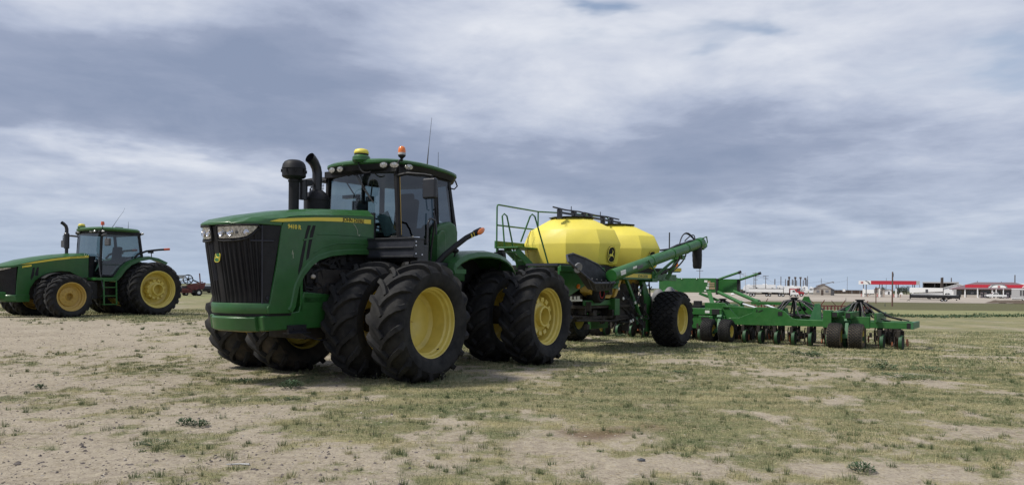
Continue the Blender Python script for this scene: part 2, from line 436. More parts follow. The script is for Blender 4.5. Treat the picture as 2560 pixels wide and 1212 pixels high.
me.polygons.foreach_set('use_smooth', [True] * len(me.polygons)); me.update()
ground = bpy.data.objects.new('ground', me); SC.collection.objects.link(ground); tag(ground, kind='structure')

gm = bpy.data.materials.new('field_ground'); gm.use_nodes = True
n, l = gm.node_tree.nodes, gm.node_tree.links; p = n['Principled BSDF']
p.inputs['Roughness'].default_value = .95; p.inputs['Specular IOR Level'].default_value = .15
tcg = n.new('ShaderNodeTexCoord'); OB = tcg.outputs['Object']
def gno(sc, det=6, ro=.6, vec=None, dist=0):
    q = n.new('ShaderNodeTexNoise'); q.inputs['Scale'].default_value = sc; q.inputs['Detail'].default_value = det
    q.inputs['Roughness'].default_value = ro; q.inputs['Distortion'].default_value = dist
    l.new(vec or OB, q.inputs['Vector']); return q.outputs[0]
def grg(v, a, b, c=0.0, d=1.0):
    q = n.new('ShaderNodeMapRange'); l.new(v, q.inputs[0])
    for i, x in enumerate((a, b, c, d)): q.inputs[i + 1].default_value = x
    return q.outputs[0]
def gmx(f, a, b):
    q = n.new('ShaderNodeMix'); q.data_type = 'RGBA'
    if isinstance(f, float): q.inputs[0].default_value = f
    else: l.new(f, q.inputs[0])
    for i, v in ((6, a), (7, b)):
        if isinstance(v, tuple): q.inputs[i].default_value = (*v, 1)
        else: l.new(v, q.inputs[i])
    return q.outputs[2]
def gma(op, a, b):
    q = n.new('ShaderNodeMath'); q.operation = op
    for i, v in enumerate((a, b)):
        if isinstance(v, (int, float)): q.inputs[i].default_value = v
        else: l.new(v, q.inputs[i])
    return q.outputs[0]
ca = n.new('ShaderNodeAttribute'); ca.attribute_name = 'cover'
mp = n.new('ShaderNodeMapping'); mp.inputs['Scale'].default_value = (.35, 1, 1); l.new(OB, mp.inputs['Vector'])
MP = mp.outputs[0]
dirt = gmx(grg(gno(.8), .35, .65), (.260, .218, .168), (.350, .300, .236))
dirt = gmx(grg(gno(9, 8, .7), .4, .7), dirt, (.45, .39, .29))
dirt = gmx(grg(gno(38, 5, .7), .50, .68, 0, .75), dirt, (.145, .115, .088))
dirt = gmx(grg(gno(95, 3, .6), .60, .72, 0, .9), dirt, (.50, .45, .38))
vor = n.new('ShaderNodeTexVoronoi'); vor.inputs['Scale'].default_value = 26; l.new(OB, vor.inputs['Vector'])
peb = gma('MULTIPLY', grg(vor.outputs['Distance'], .16, .10, 0, 1), grg(gno(3.3), .5, .62))
dirt = gmx(peb, dirt, (.17, .145, .13))
# dead straw and green growth
straw = gmx(grg(gno(2.2, 8, .7), .35, .65), (.34, .30, .15), (.235, .20, .11))
green = gmx(grg(gno(1.3, 6, .65), .38, .62), (.128, .150, .066), (.205, .205, .092))
green = gmx(grg(gno(55, 4, .7), .45, .7, 0, .6), green, (.062, .072, .036))
veg = gmx(grg(gno(1.9, 8, .68, vec=MP), .42, .60, 0, .95), green, straw)
msk = gma('ADD', ca.outputs['Fac'], gma('ADD', gma('MULTIPLY', gma('SUBTRACT', gno(6.5, 10, .74, vec=MP), .5), 1.5), gma('MULTIPLY', gma('SUBTRACT', gno(26, 8, .78), .5), 1.9)))
sa = n.new('ShaderNodeAttribute'); sa.attribute_name = 'straw'
veg = gmx(grg(sa.outputs['Fac'], .1, .8, 0, .9), veg, (.42, .39, .16))  # dry grass painted brighter where sun falls between the machines' shadows
col = gmx(gma('MULTIPLY', grg(msk, .38, .84), .93), dirt, veg)
col = gmx(grg(gma('MULTIPLY', sa.outputs['Fac'], -1.0), .1, .8, 0, .75), col, (.13, .082, .052))
# far bands of the field: paler hay strip, dark verge
sp = n.new('ShaderNodeSeparateXYZ'); l.new(OB, sp.inputs[0])
yy = gma('ADD', sp.outputs[1], gma('MULTIPLY', gma('SUBTRACT', gno(.05, 4, .6), .5), 14.0))
hay = gma('MULTIPLY', grg(yy, 55, 62), grg(yy, 83, 79))
col = gmx(gma('MULTIPLY', hay, .75), col, gmx(grg(gno(.5, 6, .7, vec=MP), .35, .65), (.27, .27, .125), (.19, .20, .095)))
verge = gma('MULTIPLY', grg(yy, 80, 83), grg(yy, 150, 135))
col = gmx(gma('MULTIPLY', verge, .9), col, gmx(grg(gno(.3, 6, .7, vec=MP), .35, .65), (.085, .085, .040), (.125, .12, .06)))
farc = grg(sp.outputs[1], 300, 700)
col = gmx(farc, col, (.13, .14, .085))
l.new(col, p.inputs['Base Color'])
bp = n.new('ShaderNodeBump'); bp.inputs['Strength'].default_value = .55; bp.inputs['Distance'].default_value = .03
hgt = gma('ADD', gma('MULTIPLY', gno(14, 10, .72), 1.0), gma('MULTIPLY', gno(60, 6, .7), .5))
l.new(hgt, bp.inputs['Height']); l.new(bp.outputs[0], p.inputs['Normal'])
me.materials.append(gm)

# gravel lot and road beyond the verge
def sheet(name, poly, z, mat, kind='structure'):
    mb = MB(); mb.add([(x, y, z) for x, y in poly], [tuple(range(len(poly)))])
    o = mb.build(name, mat, fix=False); tag(o, kind=kind); return o
lm = bpy.data.materials.new('lot_gravel'); lm.use_nodes = True
n, l = lm.node_tree.nodes, lm.node_tree.links; p = n['Principled BSDF']; p.inputs['Roughness'].default_value = .95
tcg = n.new('ShaderNodeTexCoord'); OB = tcg.outputs['Object']
mp = n.new('ShaderNodeMapping'); mp.inputs['Scale'].default_value = (.25, 1, 1); l.new(OB, mp.inputs['Vector'])
c = gmx(grg(gno(.06, 6, .65, vec=mp.outputs[0]), .35, .65), (.30, .255, .205), (.44, .39, .325))
c = gmx(grg(gno(.02, 4, .6, vec=mp.outputs[0]), .52, .62, 0, .5), c, (.22, .185, .15))
l.new(c, p.inputs['Base Color']); MAT['lot_gravel'] = lm
sheet('gravel_lot', [(16, 135), (40, 133), (320, 128), (420, 420), (330, 450), (100, 390), (14, 300)], -.57, 'lot_gravel')
sheet('gravel_road', [(6, 100), (18, 98), (44, 132), (16, 140)], -.58, 'lot_gravel')

# ------------------------------------------------------------------ grass blades (stuff)
rng_ = np.random.default_rng(3)
def grass(name, N, xr, rmin, rmax, hgt, wid, seed, thr=.42, label=None, power=1.0):
    r0 = np.random.default_rng(seed)
    # positions spread over the wedge of field in front of the viewer, with a margin on both sides
    u = r0.random(N); Y = rmin + (rmax - rmin) * u ** power
    s = xr[0] + (xr[1] - xr[0]) * r0.random(N); X = s * Y
    # clump them
    X += r0.normal(0, .05, N); Y += r0.normal(0, .05, N)
    ix = np.searchsorted(gx, X) - 1; iy = np.searchsorted(gy, Y) - 1
    cg = cov.reshape(ny, nx); zg = vs[:, 2].reshape(ny, nx)
    gxa, gya = np.array(gx), np.array(gy)
    fx = (X - gxa[ix]) / (gxa[ix + 1] - gxa[ix]); fy = (Y - gya[iy]) / (gya[iy + 1] - gya[iy])
    def bil(g): return (g[iy, ix] * (1 - fx) + g[iy, ix + 1] * fx) * (1 - fy) + (g[iy + 1, ix] * (1 - fx) + g[iy + 1, ix + 1] * fx) * fy
    c = bil(cg); z = bil(zg)
    cl = np.sin(X * 7.3 + 3 * np.sin(Y * 3.1)) * np.sin(Y * 8.1 + 2.5 * np.sin(X * 4.3))
    bil_s = bil(sunlit_brown.reshape(ny, nx))
    c = c - .5 * np.maximum(-bil_s, 0)
    keep = (c + .08 * cl + r0.normal(0, .15, N)) > thr
    X, Y, z, c = X[keep], Y[keep], z[keep], c[keep]; n_ = len(X)
    a = r0.random(n_) * 6.283; lean = r0.normal(0, .85, n_); h = hgt * (.45 + .9 * r0.random(n_)) * (.55 + .6 * c) ; w = wid * (.6 + .8 * r0.random(n_)) * np.clip(Y / 11, .7, 2.2)
    b = r0.random(n_) * 6.283
    P = np.zeros((n_, 3, 3))
    P[:, 0, 0] = X - np.cos(a) * w; P[:, 0, 1] = Y - np.sin(a) * w; P[:, 0, 2] = z - .006
    P[:, 1, 0] = X + np.cos(a) * w; P[:, 1, 1] = Y + np.sin(a) * w; P[:, 1, 2] = z - .006
    P[:, 2, 0] = X + np.cos(b) * h * np.sin(lean); P[:, 2, 1] = Y + np.sin(b) * h * np.sin(lean); P[:, 2, 2] = z + h * np.cos(lean)
    me = bpy.data.meshes.new(name)
    me.vertices.add(3 * n_); me.vertices.foreach_set('co', P.ravel())
    me.loops.add(3 * n_); me.loops.foreach_set('vertex_index', np.arange(3 * n_, dtype=np.int32))
    me.polygons.add(n_); me.polygons.foreach_set('loop_start', np.arange(0, 3 * n_, 3, dtype=np.int32)); me.polygons.foreach_set('loop_total', np.full(n_, 3, dtype=np.int32))
    me.update()
    at = me.attributes.new('tint', 'FLOAT', 'POINT'); at.data.foreach_set('value', np.repeat(np.clip(r0.normal(.5, .25, n_) + 1.6 * np.maximum(bil_s[keep], 0) + .5 * np.minimum(c - .8, 0) * -1, -.3, 2.2), 3))  # blades on the painted sunlit patch shift to yellow
    me.materials.append(MAT['grass_blade'])
    o = bpy.data.objects.new(name, me); SC.collection.objects.link(o); tag(o, label, 'grass', kind='stuff')
    return o
gb = bpy.data.materials.new('grass_blade'); gb.use_nodes = True
n, l = gb.node_tree.nodes, gb.node_tree.links; p = n['Principled BSDF']; p.inputs['Roughness'].default_value = .8; p.inputs['Specular IOR Level'].default_value = .2
tcg = n.new('ShaderNodeTexCoord'); OB = tcg.outputs['Object']
ta = n.new('ShaderNodeAttribute'); ta.attribute_name = 'tint'
mp = n.new('ShaderNodeMapping'); mp.inputs['Scale'].default_value = (.5, 1, 1); l.new(OB, mp.inputs['Vector'])
reg = gma('ADD', gma('SUBTRACT', gma('MULTIPLY', gno(1.9, 8, .68, vec=mp.outputs[0]), 3.0), .7), gma('MULTIPLY', ta.outputs['Fac'], .55))
rp = n.new('ShaderNodeValToRGB'); l.new(grg(reg, .72, 1.42), rp.inputs[0])
e0 = rp.color_ramp.elements; e0[0].position = 0; e0[0].color = (.110, .145, .068, 1); e0[1].position = 1; e0[1].color = (.52, .47, .28, 1)
for q_, c_ in ((.35, (.165, .190, .095)), (.6, (.26, .255, .135)), (.8, (.39, .35, .20))):
    k_ = e0.new(q_); k_.color = (*c_, 1)
l.new(rp.outputs[0], p.inputs['Base Color']); MAT['grass_blade'] = gb
NG = 260000
grass('short_grass', 560000, (-.80, .85), 4.6, 15, .026, .0028, 11, thr=.60, label='short olive and straw coloured grass growing in patches on the bare dirt', power=.8)
grass('field_grass', 240000, (-.72, .80), 13, 34, .046, .0050, 12, thr=.58, label='thin grass of the parking field around the machines', power=.75)

def tufts(N, seed):
    r0 = random.Random(seed); V = []; Tn = []
    while N:
        Y = 4.8 + 19 * r0.random() ** 1.2; X = r0.uniform(-.78, .82) * Y
        c_ = cover(X, Y)
        if c_ < .30 or r0.random() > c_ + .25: continue
        N -= 1; z = gzn(X, Y); h0 = r0.uniform(.03, .075); sp_ = r0.uniform(.015, .06); tn = r0.uniform(-.3, .9)
        for q in range(r0.randrange(14, 46)):
            a, b = r0.uniform(0, 6.283), r0.uniform(0, 6.283); rr = sp_ * math.sqrt(r0.random()); x, y = X + rr * math.cos(a), Y + rr * math.sin(a); h = h0 * r0.uniform(.5, 1.2); le = r0.gauss(.25, .35); w = .0026 * max(1, Y / 9)
            V += [(x - w * math.sin(b), y + w * math.cos(b), z - .004), (x + w * math.sin(b), y - w * math.cos(b), z - .004), (x + h * math.sin(le) * math.cos(a), y + h * math.sin(le) * math.sin(a), z + h * math.cos(le))]; Tn += [tn + r0.gauss(0, .12)] * 3
    me = bpy.data.meshes.new('grass_tufts'); me.from_pydata(V, [], [(3 * i, 3 * i + 1, 3 * i + 2) for i in range(len(V) // 3)]); at = me.attributes.new('tint', 'FLOAT', 'POINT'); at.data.foreach_set('value', Tn); me.materials.append(MAT['grass_blade'])
    o = bpy.data.objects.new('grass_tufts', me); SC.collection.objects.link(o); tag(o, 'taller tufts of green and dry grass scattered over the field', 'grass', kind='stuff')
tufts(2600, 40)

# dry straw litter lying flat on the bare dirt (stuff)
def litter(N, seed):
    r0 = np.random.default_rng(seed); Y = 4.6 + 15 * r0.random(N) ** .85; X = (-.8 + 1.65 * r0.random(N)) * Y
    ix = np.searchsorted(gx, X) - 1; iy = np.searchsorted(gy, Y) - 1; z = vs[:, 2].reshape(ny, nx)[iy, ix] + .006
    keep = r0.random(N) < .35 + .65 * cov.reshape(ny, nx)[iy, ix]; X, Y, z = X[keep], Y[keep], z[keep]; n_ = len(X)
    a = r0.random(n_) * 6.283; L_ = .012 + .03 * r0.random(n_) ** 2; w = .0014 * np.clip(Y / 8, .8, 2.2)
    P = np.zeros((n_, 3, 3)); dx, dy = np.cos(a), np.sin(a)
    P[:, 0] = np.stack([X - dx * L_ + dy * w, Y - dy * L_ - dx * w, z], 1); P[:, 1] = np.stack([X - dx * L_ - dy * w, Y - dy * L_ + dx * w, z + .003], 1); P[:, 2] = np.stack([X + dx * L_, Y + dy * L_, z + .004 * r0.random(n_)], 1)
    me = bpy.data.meshes.new('straw_litter'); me.vertices.add(3 * n_); me.vertices.foreach_set('co', P.ravel()); me.loops.add(3 * n_); me.loops.foreach_set('vertex_index', np.arange(3 * n_, dtype=np.int32))
    me.polygons.add(n_); me.polygons.foreach_set('loop_start', np.arange(0, 3 * n_, 3, dtype=np.int32)); me.polygons.foreach_set('loop_total', np.full(n_, 3, dtype=np.int32)); me.update()
    me.materials.append(M('dry_straw', (.36, .30, .19), .85, var=.45, scale=30)); o = bpy.data.objects.new('straw_litter', me); SC.collection.objects.link(o); tag(o, 'dry straw litter lying flat on the bare dirt', 'straw', kind='stuff')
litter(110000, 21)

# loose stones (stuff)
def stones(name, N, seed, mat, s0, s1, sr, yr, label):
    r0 = random.Random(seed); mb = MB()
    for _ in range(N):
        Y = yr[0] + (yr[1] - yr[0]) * r0.random() ** 1.3; s = r0.uniform(*sr); X = s * Y
        if cover(X, Y) > .5 and r0.random() < .8: continue
        z = gzn(X, Y); q = r0.uniform(s0, s1) * (.7 if r0.random() < .7 else 1.2); a = r0.random() * 6.28
        ca_, sa_ = math.cos(a), math.sin(a); ex, ey, ez = q * r0.uniform(.8, 1.4), q * r0.uniform(.6, 1), q * r0.uniform(.35, .7)
        pt = []
        for (x, y, zz) in ((1, .1, 0), (.3, .9, 0), (-.8, .6, 0), (-.9, -.5, 0), (.1, -1, 0), (.4, .2, 1), (-.4, -.1, .9)):
            x *= ex; y *= ey; pt.append((X + x * ca_ - y * sa_, Y + x * sa_ + y * ca_, z + zz * ez * 1.3 - .003))
        mb.add(pt, [(0, 1, 5), (1, 2, 6, 5), (2, 3, 6), (3, 4, 6), (4, 0, 5, 6)])
    o = mb.build(name, mat, smooth=20, fix=False); tag(o, label, 'gravel', kind='stuff')
M('stone_dark', (.13, .11, .10), .9, var=.4, scale=30)
M('stone_pale', (.40, .36, .31), .9, var=.3, scale=30)
stones('dark_gravel', 9000, 5, 'stone_dark', .006, .020, (-.85, -.1), (4.8, 22), 'small dark stones strewn over the bare dirt at the left')
stones('pale_gravel', 4200, 6, 'stone_pale', .005, .016, (-.85, .75), (4.8, 20), 'small pale stones strewn over the bare dirt')
# ------------------------------------------------------------------ tyres and rims
def tyre(R, W, rr, kind='bar', N=19, n=76, h=.055, adv=.40):
    mb = MB(); Rc = R - h
    half = [(Rc, 0), (Rc - .004 * R, .18 * W), (Rc - .016 * R, .33 * W), (Rc - .045 * R, .425 * W), (Rc - .10 * R, .475 * W),
            (Rc - (Rc - rr) * .36, .515 * W), (Rc - (Rc - rr) * .62, .515 * W), (rr + .05 * R, .47 * W), (rr + .012, .42 * W), (rr, .40 * W)]
    prof = [(r, -y) for r, y in half[::-1]] + half[1:]
    inner = [(rr, .40 * W), (rr - .015, .2 * W), (rr - .015, -.2 * W)]
    mb.lathe(prof + inner[1:], n=n, closed=True)
    # arc length along half profile
    L = [0.0]
    for (a, b), (c, d) in zip(half, half[1:]): L.append(L[-1] + math.hypot(c - a, d - b))
    Lw = L[4]
    def P(s, th, hh, sd):
        q = min(max(abs(s), 0) * Lw, L[-1] - 1e-4); sg = sd * (1 if s >= 0 else -1)
        for i in range(len(L) - 1):
            if q <= L[i + 1] + 1e-9: break
        t = (q - L[i]) / (L[i + 1] - L[i]); r = half[i][0] * (1 - t) + half[i + 1][0] * t; y = half[i][1] * (1 - t) + half[i + 1][1] * t
        nr, nyy = (half[i + 1][1] - half[i][1]), -(half[i + 1][0] - half[i][0]); m = math.hypot(nr, nyy)
        r += hh * nr / m; y += hh * nyy / m
        return (r * math.cos(th), sg * y, r * math.sin(th))
    mb.cur = 1
    if kind == 'bar':
        SE = 1.10
        for sd in (1, -1):
            for k in range(N):
                th0 = 2 * math.pi * (k + (0 if sd > 0 else .5)) / N
                rings_ = []
                M_ = 9
                for j in range(M_ + 1):
                    s = -.07 + (SE + .07) * j / M_
                    th = th0 + adv * (max(s + .07, 0) / 1.17) ** .72
                    s2 = s + .01; th2 = th0 + adv * ((s2 + .07) / 1.17) ** .72
                    du, dv = (th2 - th) * Rc, .01 * Lw
                    if j == 0: du, dv = .8, .6
                    m = math.hypot(du, dv); du /= m; dv /= m
                    wb = R * (.040 + .016 * (j / M_)); wt = wb * .62
                    if j == M_: wb *= 1.25; wt *= 1.2
                    hh = h if j < M_ else h * .25
                    if s > .86: hh = h * max(.12, (SE - s) / (SE - .86))
                    row = []
                    for q, z_ in ((-wb, -.008), (-wt, hh), (wt, hh), (wb, -.008)):
                        # offset perpendicular to path in the surface: (-dv, du)
                        row.append(P(s + q * du / Lw if False else s - q * (du) / Lw, th + q * dv / Rc, z_, sd))
                    rings_.append(row)
                mb.rings(rings_)
    else:
        rows, gap = (6, .20) if kind == 'diamond' else (7, .14)
        hw = .44 * W
        for i in range(rows + 1 if kind == 'diamond' else rows):
            for k in range(N):
                if kind == 'diamond':
                    yc = -hw + 2 * hw * i / rows; th = 2 * math.pi * (k + .5 * (i % 2)) / N
                    a, b = (hw / rows) * 2 * (1 - gap), (math.pi / N) * (1 - gap)
                    c = [(0, -b), (a, 0), (0, b), (-a, 0)]
                    c = [(x * .5 + x2 * .5, y * .5 + y2 * .5) if False else (x, y) for (x, y), (x2, y2) in zip(c, c)]
                    o8 = []
                    for q in range(4):
                        x0, y0 = c[q]; x1, y1 = c[(q + 1) % 4]
                        o8 += [(x0 * .86 + x1 * .14, y0 * .86 + y1 * .14), (x0 * .14 + x1 * .86, y0 * .14 + y1 * .86)]
                    c = o8
                else:
                    yc = -hw + 2 * hw * (i + .5) / rows; th = 2 * math.pi * (k + .5 * (i % 2)) / N
                    a, b = hw / rows * (1 - gap) * 1.08, math.pi / N * (1 - gap * 1.1)
                    c = [(-a, -b * .7), (-a * .4, -b), (a, -b * .8), (a, b * .7), (a * .3, b), (-a, b * .8)]
                bot, top = [], []
                for x, y in c:
                    for lst, kk, hh in ((bot, 1, -.006), (top, .86, h)):
                        yy_ = yc + x * kk; s = min(abs(yy_) , hw * 1.08)
                        # find s param by y
                        q = 0
                        for i2 in range(4):
                            if s <= half[i2 + 1][1]: q = L[i2] + (L[i2 + 1] - L[i2]) * (s - half[i2][1]) / (half[i2 + 1][1] - half[i2][1]); break
                        else: q = L[4] + (s - half[4][1])
                        lst.append(P((q / Lw) * (1 if yy_ >= 0 else -1), th + y * kk, hh, 1))
                m = len(c)
                mb.add(bot + top, [tuple(range(m, 2 * m))] + [(j, (j + 1) % m, m + (j + 1) % m, m + j) for j in range(m)])
    return mb
def rim_lathe(prof, n=48, extra=None):
    mb = MB(); mb.lathe(prof, n=n)
    if extra: extra(mb)
    return mb
def side(prof, sgn): return [(r, y * sgn) for r, y in prof]
def wheel(parent, loc, tyre_me, rim_me, hub_me=None, rot=0.0, name='wheel', rim_name='rim', label=None):
    w = empty(name, loc, parent=parent); w.rotation_euler = (0, rot, 0)
    inst('tyre', tyre_me, w); inst(rim_name, rim_me, w)
    if hub_me: inst('hub', hub_me, w)
    if label: w['label'] = label
    return w
def dish(R, hw, inset, hubr, thick=.02, hubout=.05):
    # deep open rim seen from its open side (+y): flange, stepped barrel, disc set back, centre
    return [(R - .02, -hw), (R, -hw + .01), (R - .03, -hw + .03), (R - .045, -hw + .05), (R - .045, hw - .16), (R - .02, hw - .03), (R + .012, hw - .012), (R + .016, hw + .004), (R + .004, hw + .010),
            (R - .022, hw - .004), (R - .032, hw - .05), (R - .055, hw - .07), (R - .062, hw - .12), (R - .085, hw - .145), (R - .09, inset + .035), (R - .12, inset + .012), (R * .72, inset), (R * .70, inset + .012),
            (hubr + .03, inset + .02), (hubr, inset + hubout), (hubr - .03, inset + hubout), (hubr - .035, inset - .02), (0, inset - .02)]
def hub_drum(r0, y0, r1, y1, r2, y2, teeth):
    mb = MB()
    mb.lathe([(r0, y0), (r0, y1 - .05), (r0 - .025, y1), (r1 + .06, y1 + .01), (r1, y1 + .03), (r1, y2 - .01), (r1 - .012, y2), (r1 - .035, y2), (r1 - .04, y1 - .05), (0, y1 - .06)], n=40)
    for k in range(teeth):
        a = 2 * math.pi * k / teeth; c, s = math.cos(a), math.sin(a)
        mb.bar((c * (r0 + .01), y1 - .16, s * (r0 + .01)), (c * (r0 - .01), y1 + .045, s * (r0 - .01)), .10, .075, up=(c, 0, s))
    return mb

T_TY = tyre(.950, .64, .545, 'bar', 18, h=.064).mesh('tractor_tyre', ['rubber', 'rubber'], 38)
T_TYM = T_TY.copy(); T_TYM.materials[0] = MAT['muddy_rubber']
def m_side(profile, s, mat, n=56):
    mb = MB(); mb.lathe(side(profile, s), n=n); return mb.mesh('rim', [mat], 30)
T_RIM_DEEP = {s: m_side(dish(.555, .25, -.16, .04, hubout=.004), s, 'rim_yellow') for s in (1, -1)}
T_RIM_REAR = {s: m_side(dish(.555, .25, -.12, .30, hubout=.02), s, 'rim_yellow') for s in (1, -1)}
def mirror_mb(mb, s):
    if s < 0: mb.v = [(x, -y, z) for x, y, z in mb.v]
    return mb
T_HUB = {s: mirror_mb(hub_drum(.335, -.12, .20, .06, 0, .19, 12), s).mesh('hub', ['rim_yellow'], 35) for s in (1, -1)}

# valve dots on the deep rims
# ================================================================== big articulated tractor
def big_tractor():
    t = empty('articulated_tractor', (-2.976, 12.7345, .02), R_(-122.7))
    tag(t, 'large green articulated tractor with eight big black tyres, yellow wheels and a black front grille', 'tractor')
    G = 'green_paint'
    # ---- wheels
    for ax, ang in ((0.0, 0.0), (-3.51, .07)):
        for s in (1, -1):
            for yy in (1.86, .93):
                outer = yy > 1.5
                rim = T_RIM_DEEP if (ax == 0 or not outer) else T_RIM_REAR
                tm = T_TYM if (s < 0 and ax == 0) else T_TY
                wheel(t, (ax, s * (yy + (.06 if s < 0 and outer else 0)), .895), tm, rim[s], T_HUB[s] if (ax != 0 and outer) else None, rot=random.uniform(0, 6.28) if not (ax == 0 and s > 0) else (.05 if outer else .2))
    # rim rings and valve of nearest wheel are in the lathe profile; centre pin and weld marks:
    mb = MB()
    mb.lathe([(.22, 0), (.215, .008), (.205, .008), (.20, 0)], c=(0, 1.698, .895), n=40)
    mb.lathe([(.012, 0), (.012, .02), (0, .022)], c=(.04, 1.70, .90), n=8)
    mb.build('rim_weld', ['rim_ochre'], t)
    mb = MB(); mb.tube([(-.20, 2.03, .47), (-.205, 2.07, .49)], .008, 6); mb.build('valve_stem', ['dull_black'], t)
    # ---- axles and chassis
    for ax in (0.0, -3.51):
        mb = MB(); mb.lathe([(.0, -1.6), (.13, -1.6), (.15, -1.3), (.20, -.7), (.30, -.35), (.34, 0), (.30, .35), (.20, .7), (.15, 1.3), (.13, 1.6), (0, 1.6)], c=(ax, 0, .895), n=24)
        mb.build('axle', ['grime'], t)
    mb = MB()
    mb.bb(-1.35, 1.0, -.42, .42, .62, 1.25); mb.bb(-4.5, -2.2, -.40, .40, .62, 1.30); mb.bb(-2.3, -1.3, -.22, .22, .55, 1.15)
    mb.lathe([(0, .45), (.16, .45), (.16, 1.4), (0, 1.4)], c=(-1.78, 0, 0), ax='z', n=18)
    mb.bb(-4.9, -4.4, -.25, .25, .45, .62); mb.bb(-1.2, .9, -.55, .55, 1.2, 1.7)
    mb.build('chassis', ['grime'], t, bevel=.015)
    # engine bay clutter seen through the wheel arch
    mb = MB()
    r0 = random.Random(4)
    mb.bb(-.2, 1.25, -.5, .5, 1.2, 2.25)
    for i in range(26):
        x, z = r0.uniform(.1, 1.2), r0.uniform(1.1, 1.95)
        mb.tube(curve3((x, .50, z), (x + r0.uniform(-.3, .3), .60, z + r0.uniform(-.1, .2)), (x + r0.uniform(-.5, .5), .52, z + r0.uniform(-.4, .2)), 5), r0.uniform(.012, .03), 6)
    for i in range(16): mb.box((r0.uniform(0, 1.2), .53, r0.uniform(1.1, 2.0)), (r0.uniform(.05, .2), .08, r0.uniform(.05, .18)))
    mb.build('engine', ['dull_black'], t)
    mb = MB(); mb.bb(1.22, 1.27, .50, .60, 1.05, 1.75); mb.bb(.82, 1.2, .50, .60, 1.18, 1.27); mb.build('bay_bracket', ['frame_green'], t, bevel=.008)
    mb = MB(); mb.ell((1.02, .60, 1.58), (.045, .03, .035), 10, 6); mb.build('filler_cap', ['siding'], t); mb = MB(); mb.box((.98, .58, 1.80), (.05, .03, .06)); mb.build('engine_decal', ['pale_grey'], t)
    # ---- front frame and weight
    fr = MB()
    fr.prism([(1.93, .79), (1.96, 1.0), (1.62, 1.03), (1.3, 1.06), (1.2, 1.35), (.55, 1.30), (.55, .80)], 'y', .30, .60)
    fr.prism([(1.93, .79), (1.96, 1.0), (1.62, 1.03), (1.3, 1.06), (1.2, 1.35), (.55, 1.30), (.55, .80)], 'y', -.60, -.30)
    fr.build('front_frame', [G], t, bevel=.02)
    bm_ = MB(); rows = []
    for z, o in ((.78, -.05), (.80, -.01), (.97, 0.02), (.995, -.01)):
        rows.append([(2.16 + o - .30 * (abs(y) / .60) ** 2.4, y, z + (0.02 if abs(y) > .5 and z < .85 else 0)) for y in [-.54 + 1.02 * k / 16 for k in range(17)]] + [(1.5, .48, z), (1.5, -.54, z)])
    bm_.rings(rows); bm_.build('front_weight', [G], t, bevel=.012)
    mb = MB(); mb.prism([(1.98, .765), (1.6, .762), (1.6, .785), (1.98, .785)], 'y', -.35, .30); mb.build('weight_underside', ['rim_ochre'], t)
    mb = MB(); rws = []
    for z in (1.0, 1.035):
        rws.append([(2.13 - .30 * (abs(y) / .62) ** 2.6, y, z) for y in [-.61 + 1.22 * k / 16 for k in range(17)]] + [(1.45, .61, z), (1.45, -.61, z)])
    mb.rings(rws); mb.build('bumper_strip', ['black_plastic'], t)
    mb = MB(); mb.bb(1.18, 1.52, .60, .64, .74, .86); mb.bb(1.14, 1.56, .56, .70, .735, .75)
    for x in (1.26, 1.42): mb.lathe([(0, 0), (.02, 0), (.02, .02), (0, .02)], c=(x, .64, .81), n=10)
    mb.tube(curve3((1.3, .66, .74), (1.1, .75, .60), (.8, .7, .62), 8), .012, 6)
    mb.build('side_bracket', ['black_paint'], t)
    # ---- grille: plan curve wraps around the nose
    top = [(2.33, 0), (2.325, .12), (2.305, .25), (2.25, .38), (2.16, .49), (2.02, .57), (1.86, .612), (1.66, .635)]
    bot = [(2.14, 0), (2.135, .12), (2.11, .25), (2.06, .37), (1.99, .48), (1.94, .54), (1.90, .585), (1.86, .61)]
    def plan(pts, u):   # u in -1..1
        q = abs(u) * (len(pts) - 1); i = min(int(q), len(pts) - 2); f = q - i
        return (pts[i][0] * (1 - f) + pts[i + 1][0] * f, (pts[i][1] * (1 - f) + pts[i + 1][1] * f) * (1 if u >= 0 else -1))
    def gp_(u, v, off=0.0):   # v 0 bottom..1 top
        a, b = plan(bot, u), plan(top, u); z = 1.18 + (2.27 - 1.18) * v + .03 * v * abs(u)
        x = a[0] * (1 - v) + b[0] * v; y = a[1] * (1 - v) + b[1] * v
        u2 = min(1, u + .02); u1 = max(-1, u - .02)
        p1, p2 = plan(bot, u1), plan(bot, u2); q1, q2 = plan(top, u1), plan(top, u2)
        tx = (p2[0] - p1[0]) * (1 - v) + (q2[0] - q1[0]) * v; ty = (p2[1] - p1[1]) * (1 - v) + (q2[1] - q1[1]) * v
        m = math.hypot(tx, ty); return (x + off * ty / m, y - off * tx / m, z)
    gr = MB(); NU, NV = 96, 8; grid = []
    for j in range(NV + 1):
        row = []
        for i in range(NU + 1):
            u = -1 + 2 * i / NU; o = -.012
            if abs(u) < .74 and .03 < j / NV < .82: o = -.018 + (.018 if i % 4 in (0, 1) else -.012)
            if abs(u) < .06: o = 0
            row.append(gp_(u, j / NV, o))
        grid.append(row)
    gr.rings(grid, False, False, closed=False)
    gr.build('grille', ['black_plastic'], t, smooth=25, fix=False)
    mb = MB()
    for u in (.76, -.76): mb.tube([gp_(u, v / 6, .0) for v in range(7)], .012, 6)
    for u0, u1 in ((.60, .92), (-.92, -.60)): mb.tube([gp_(u0 + (u1 - u0) * k / 5, .80, .003) for k in range(6)], .010, 6)
    mb.lathe([(.0, 0), (.028, 0), (.028, .012), (.02, .012), (.018, 0.004), (0, .004)], c=gp_(.93, .07, 0), ax='y', n=14)
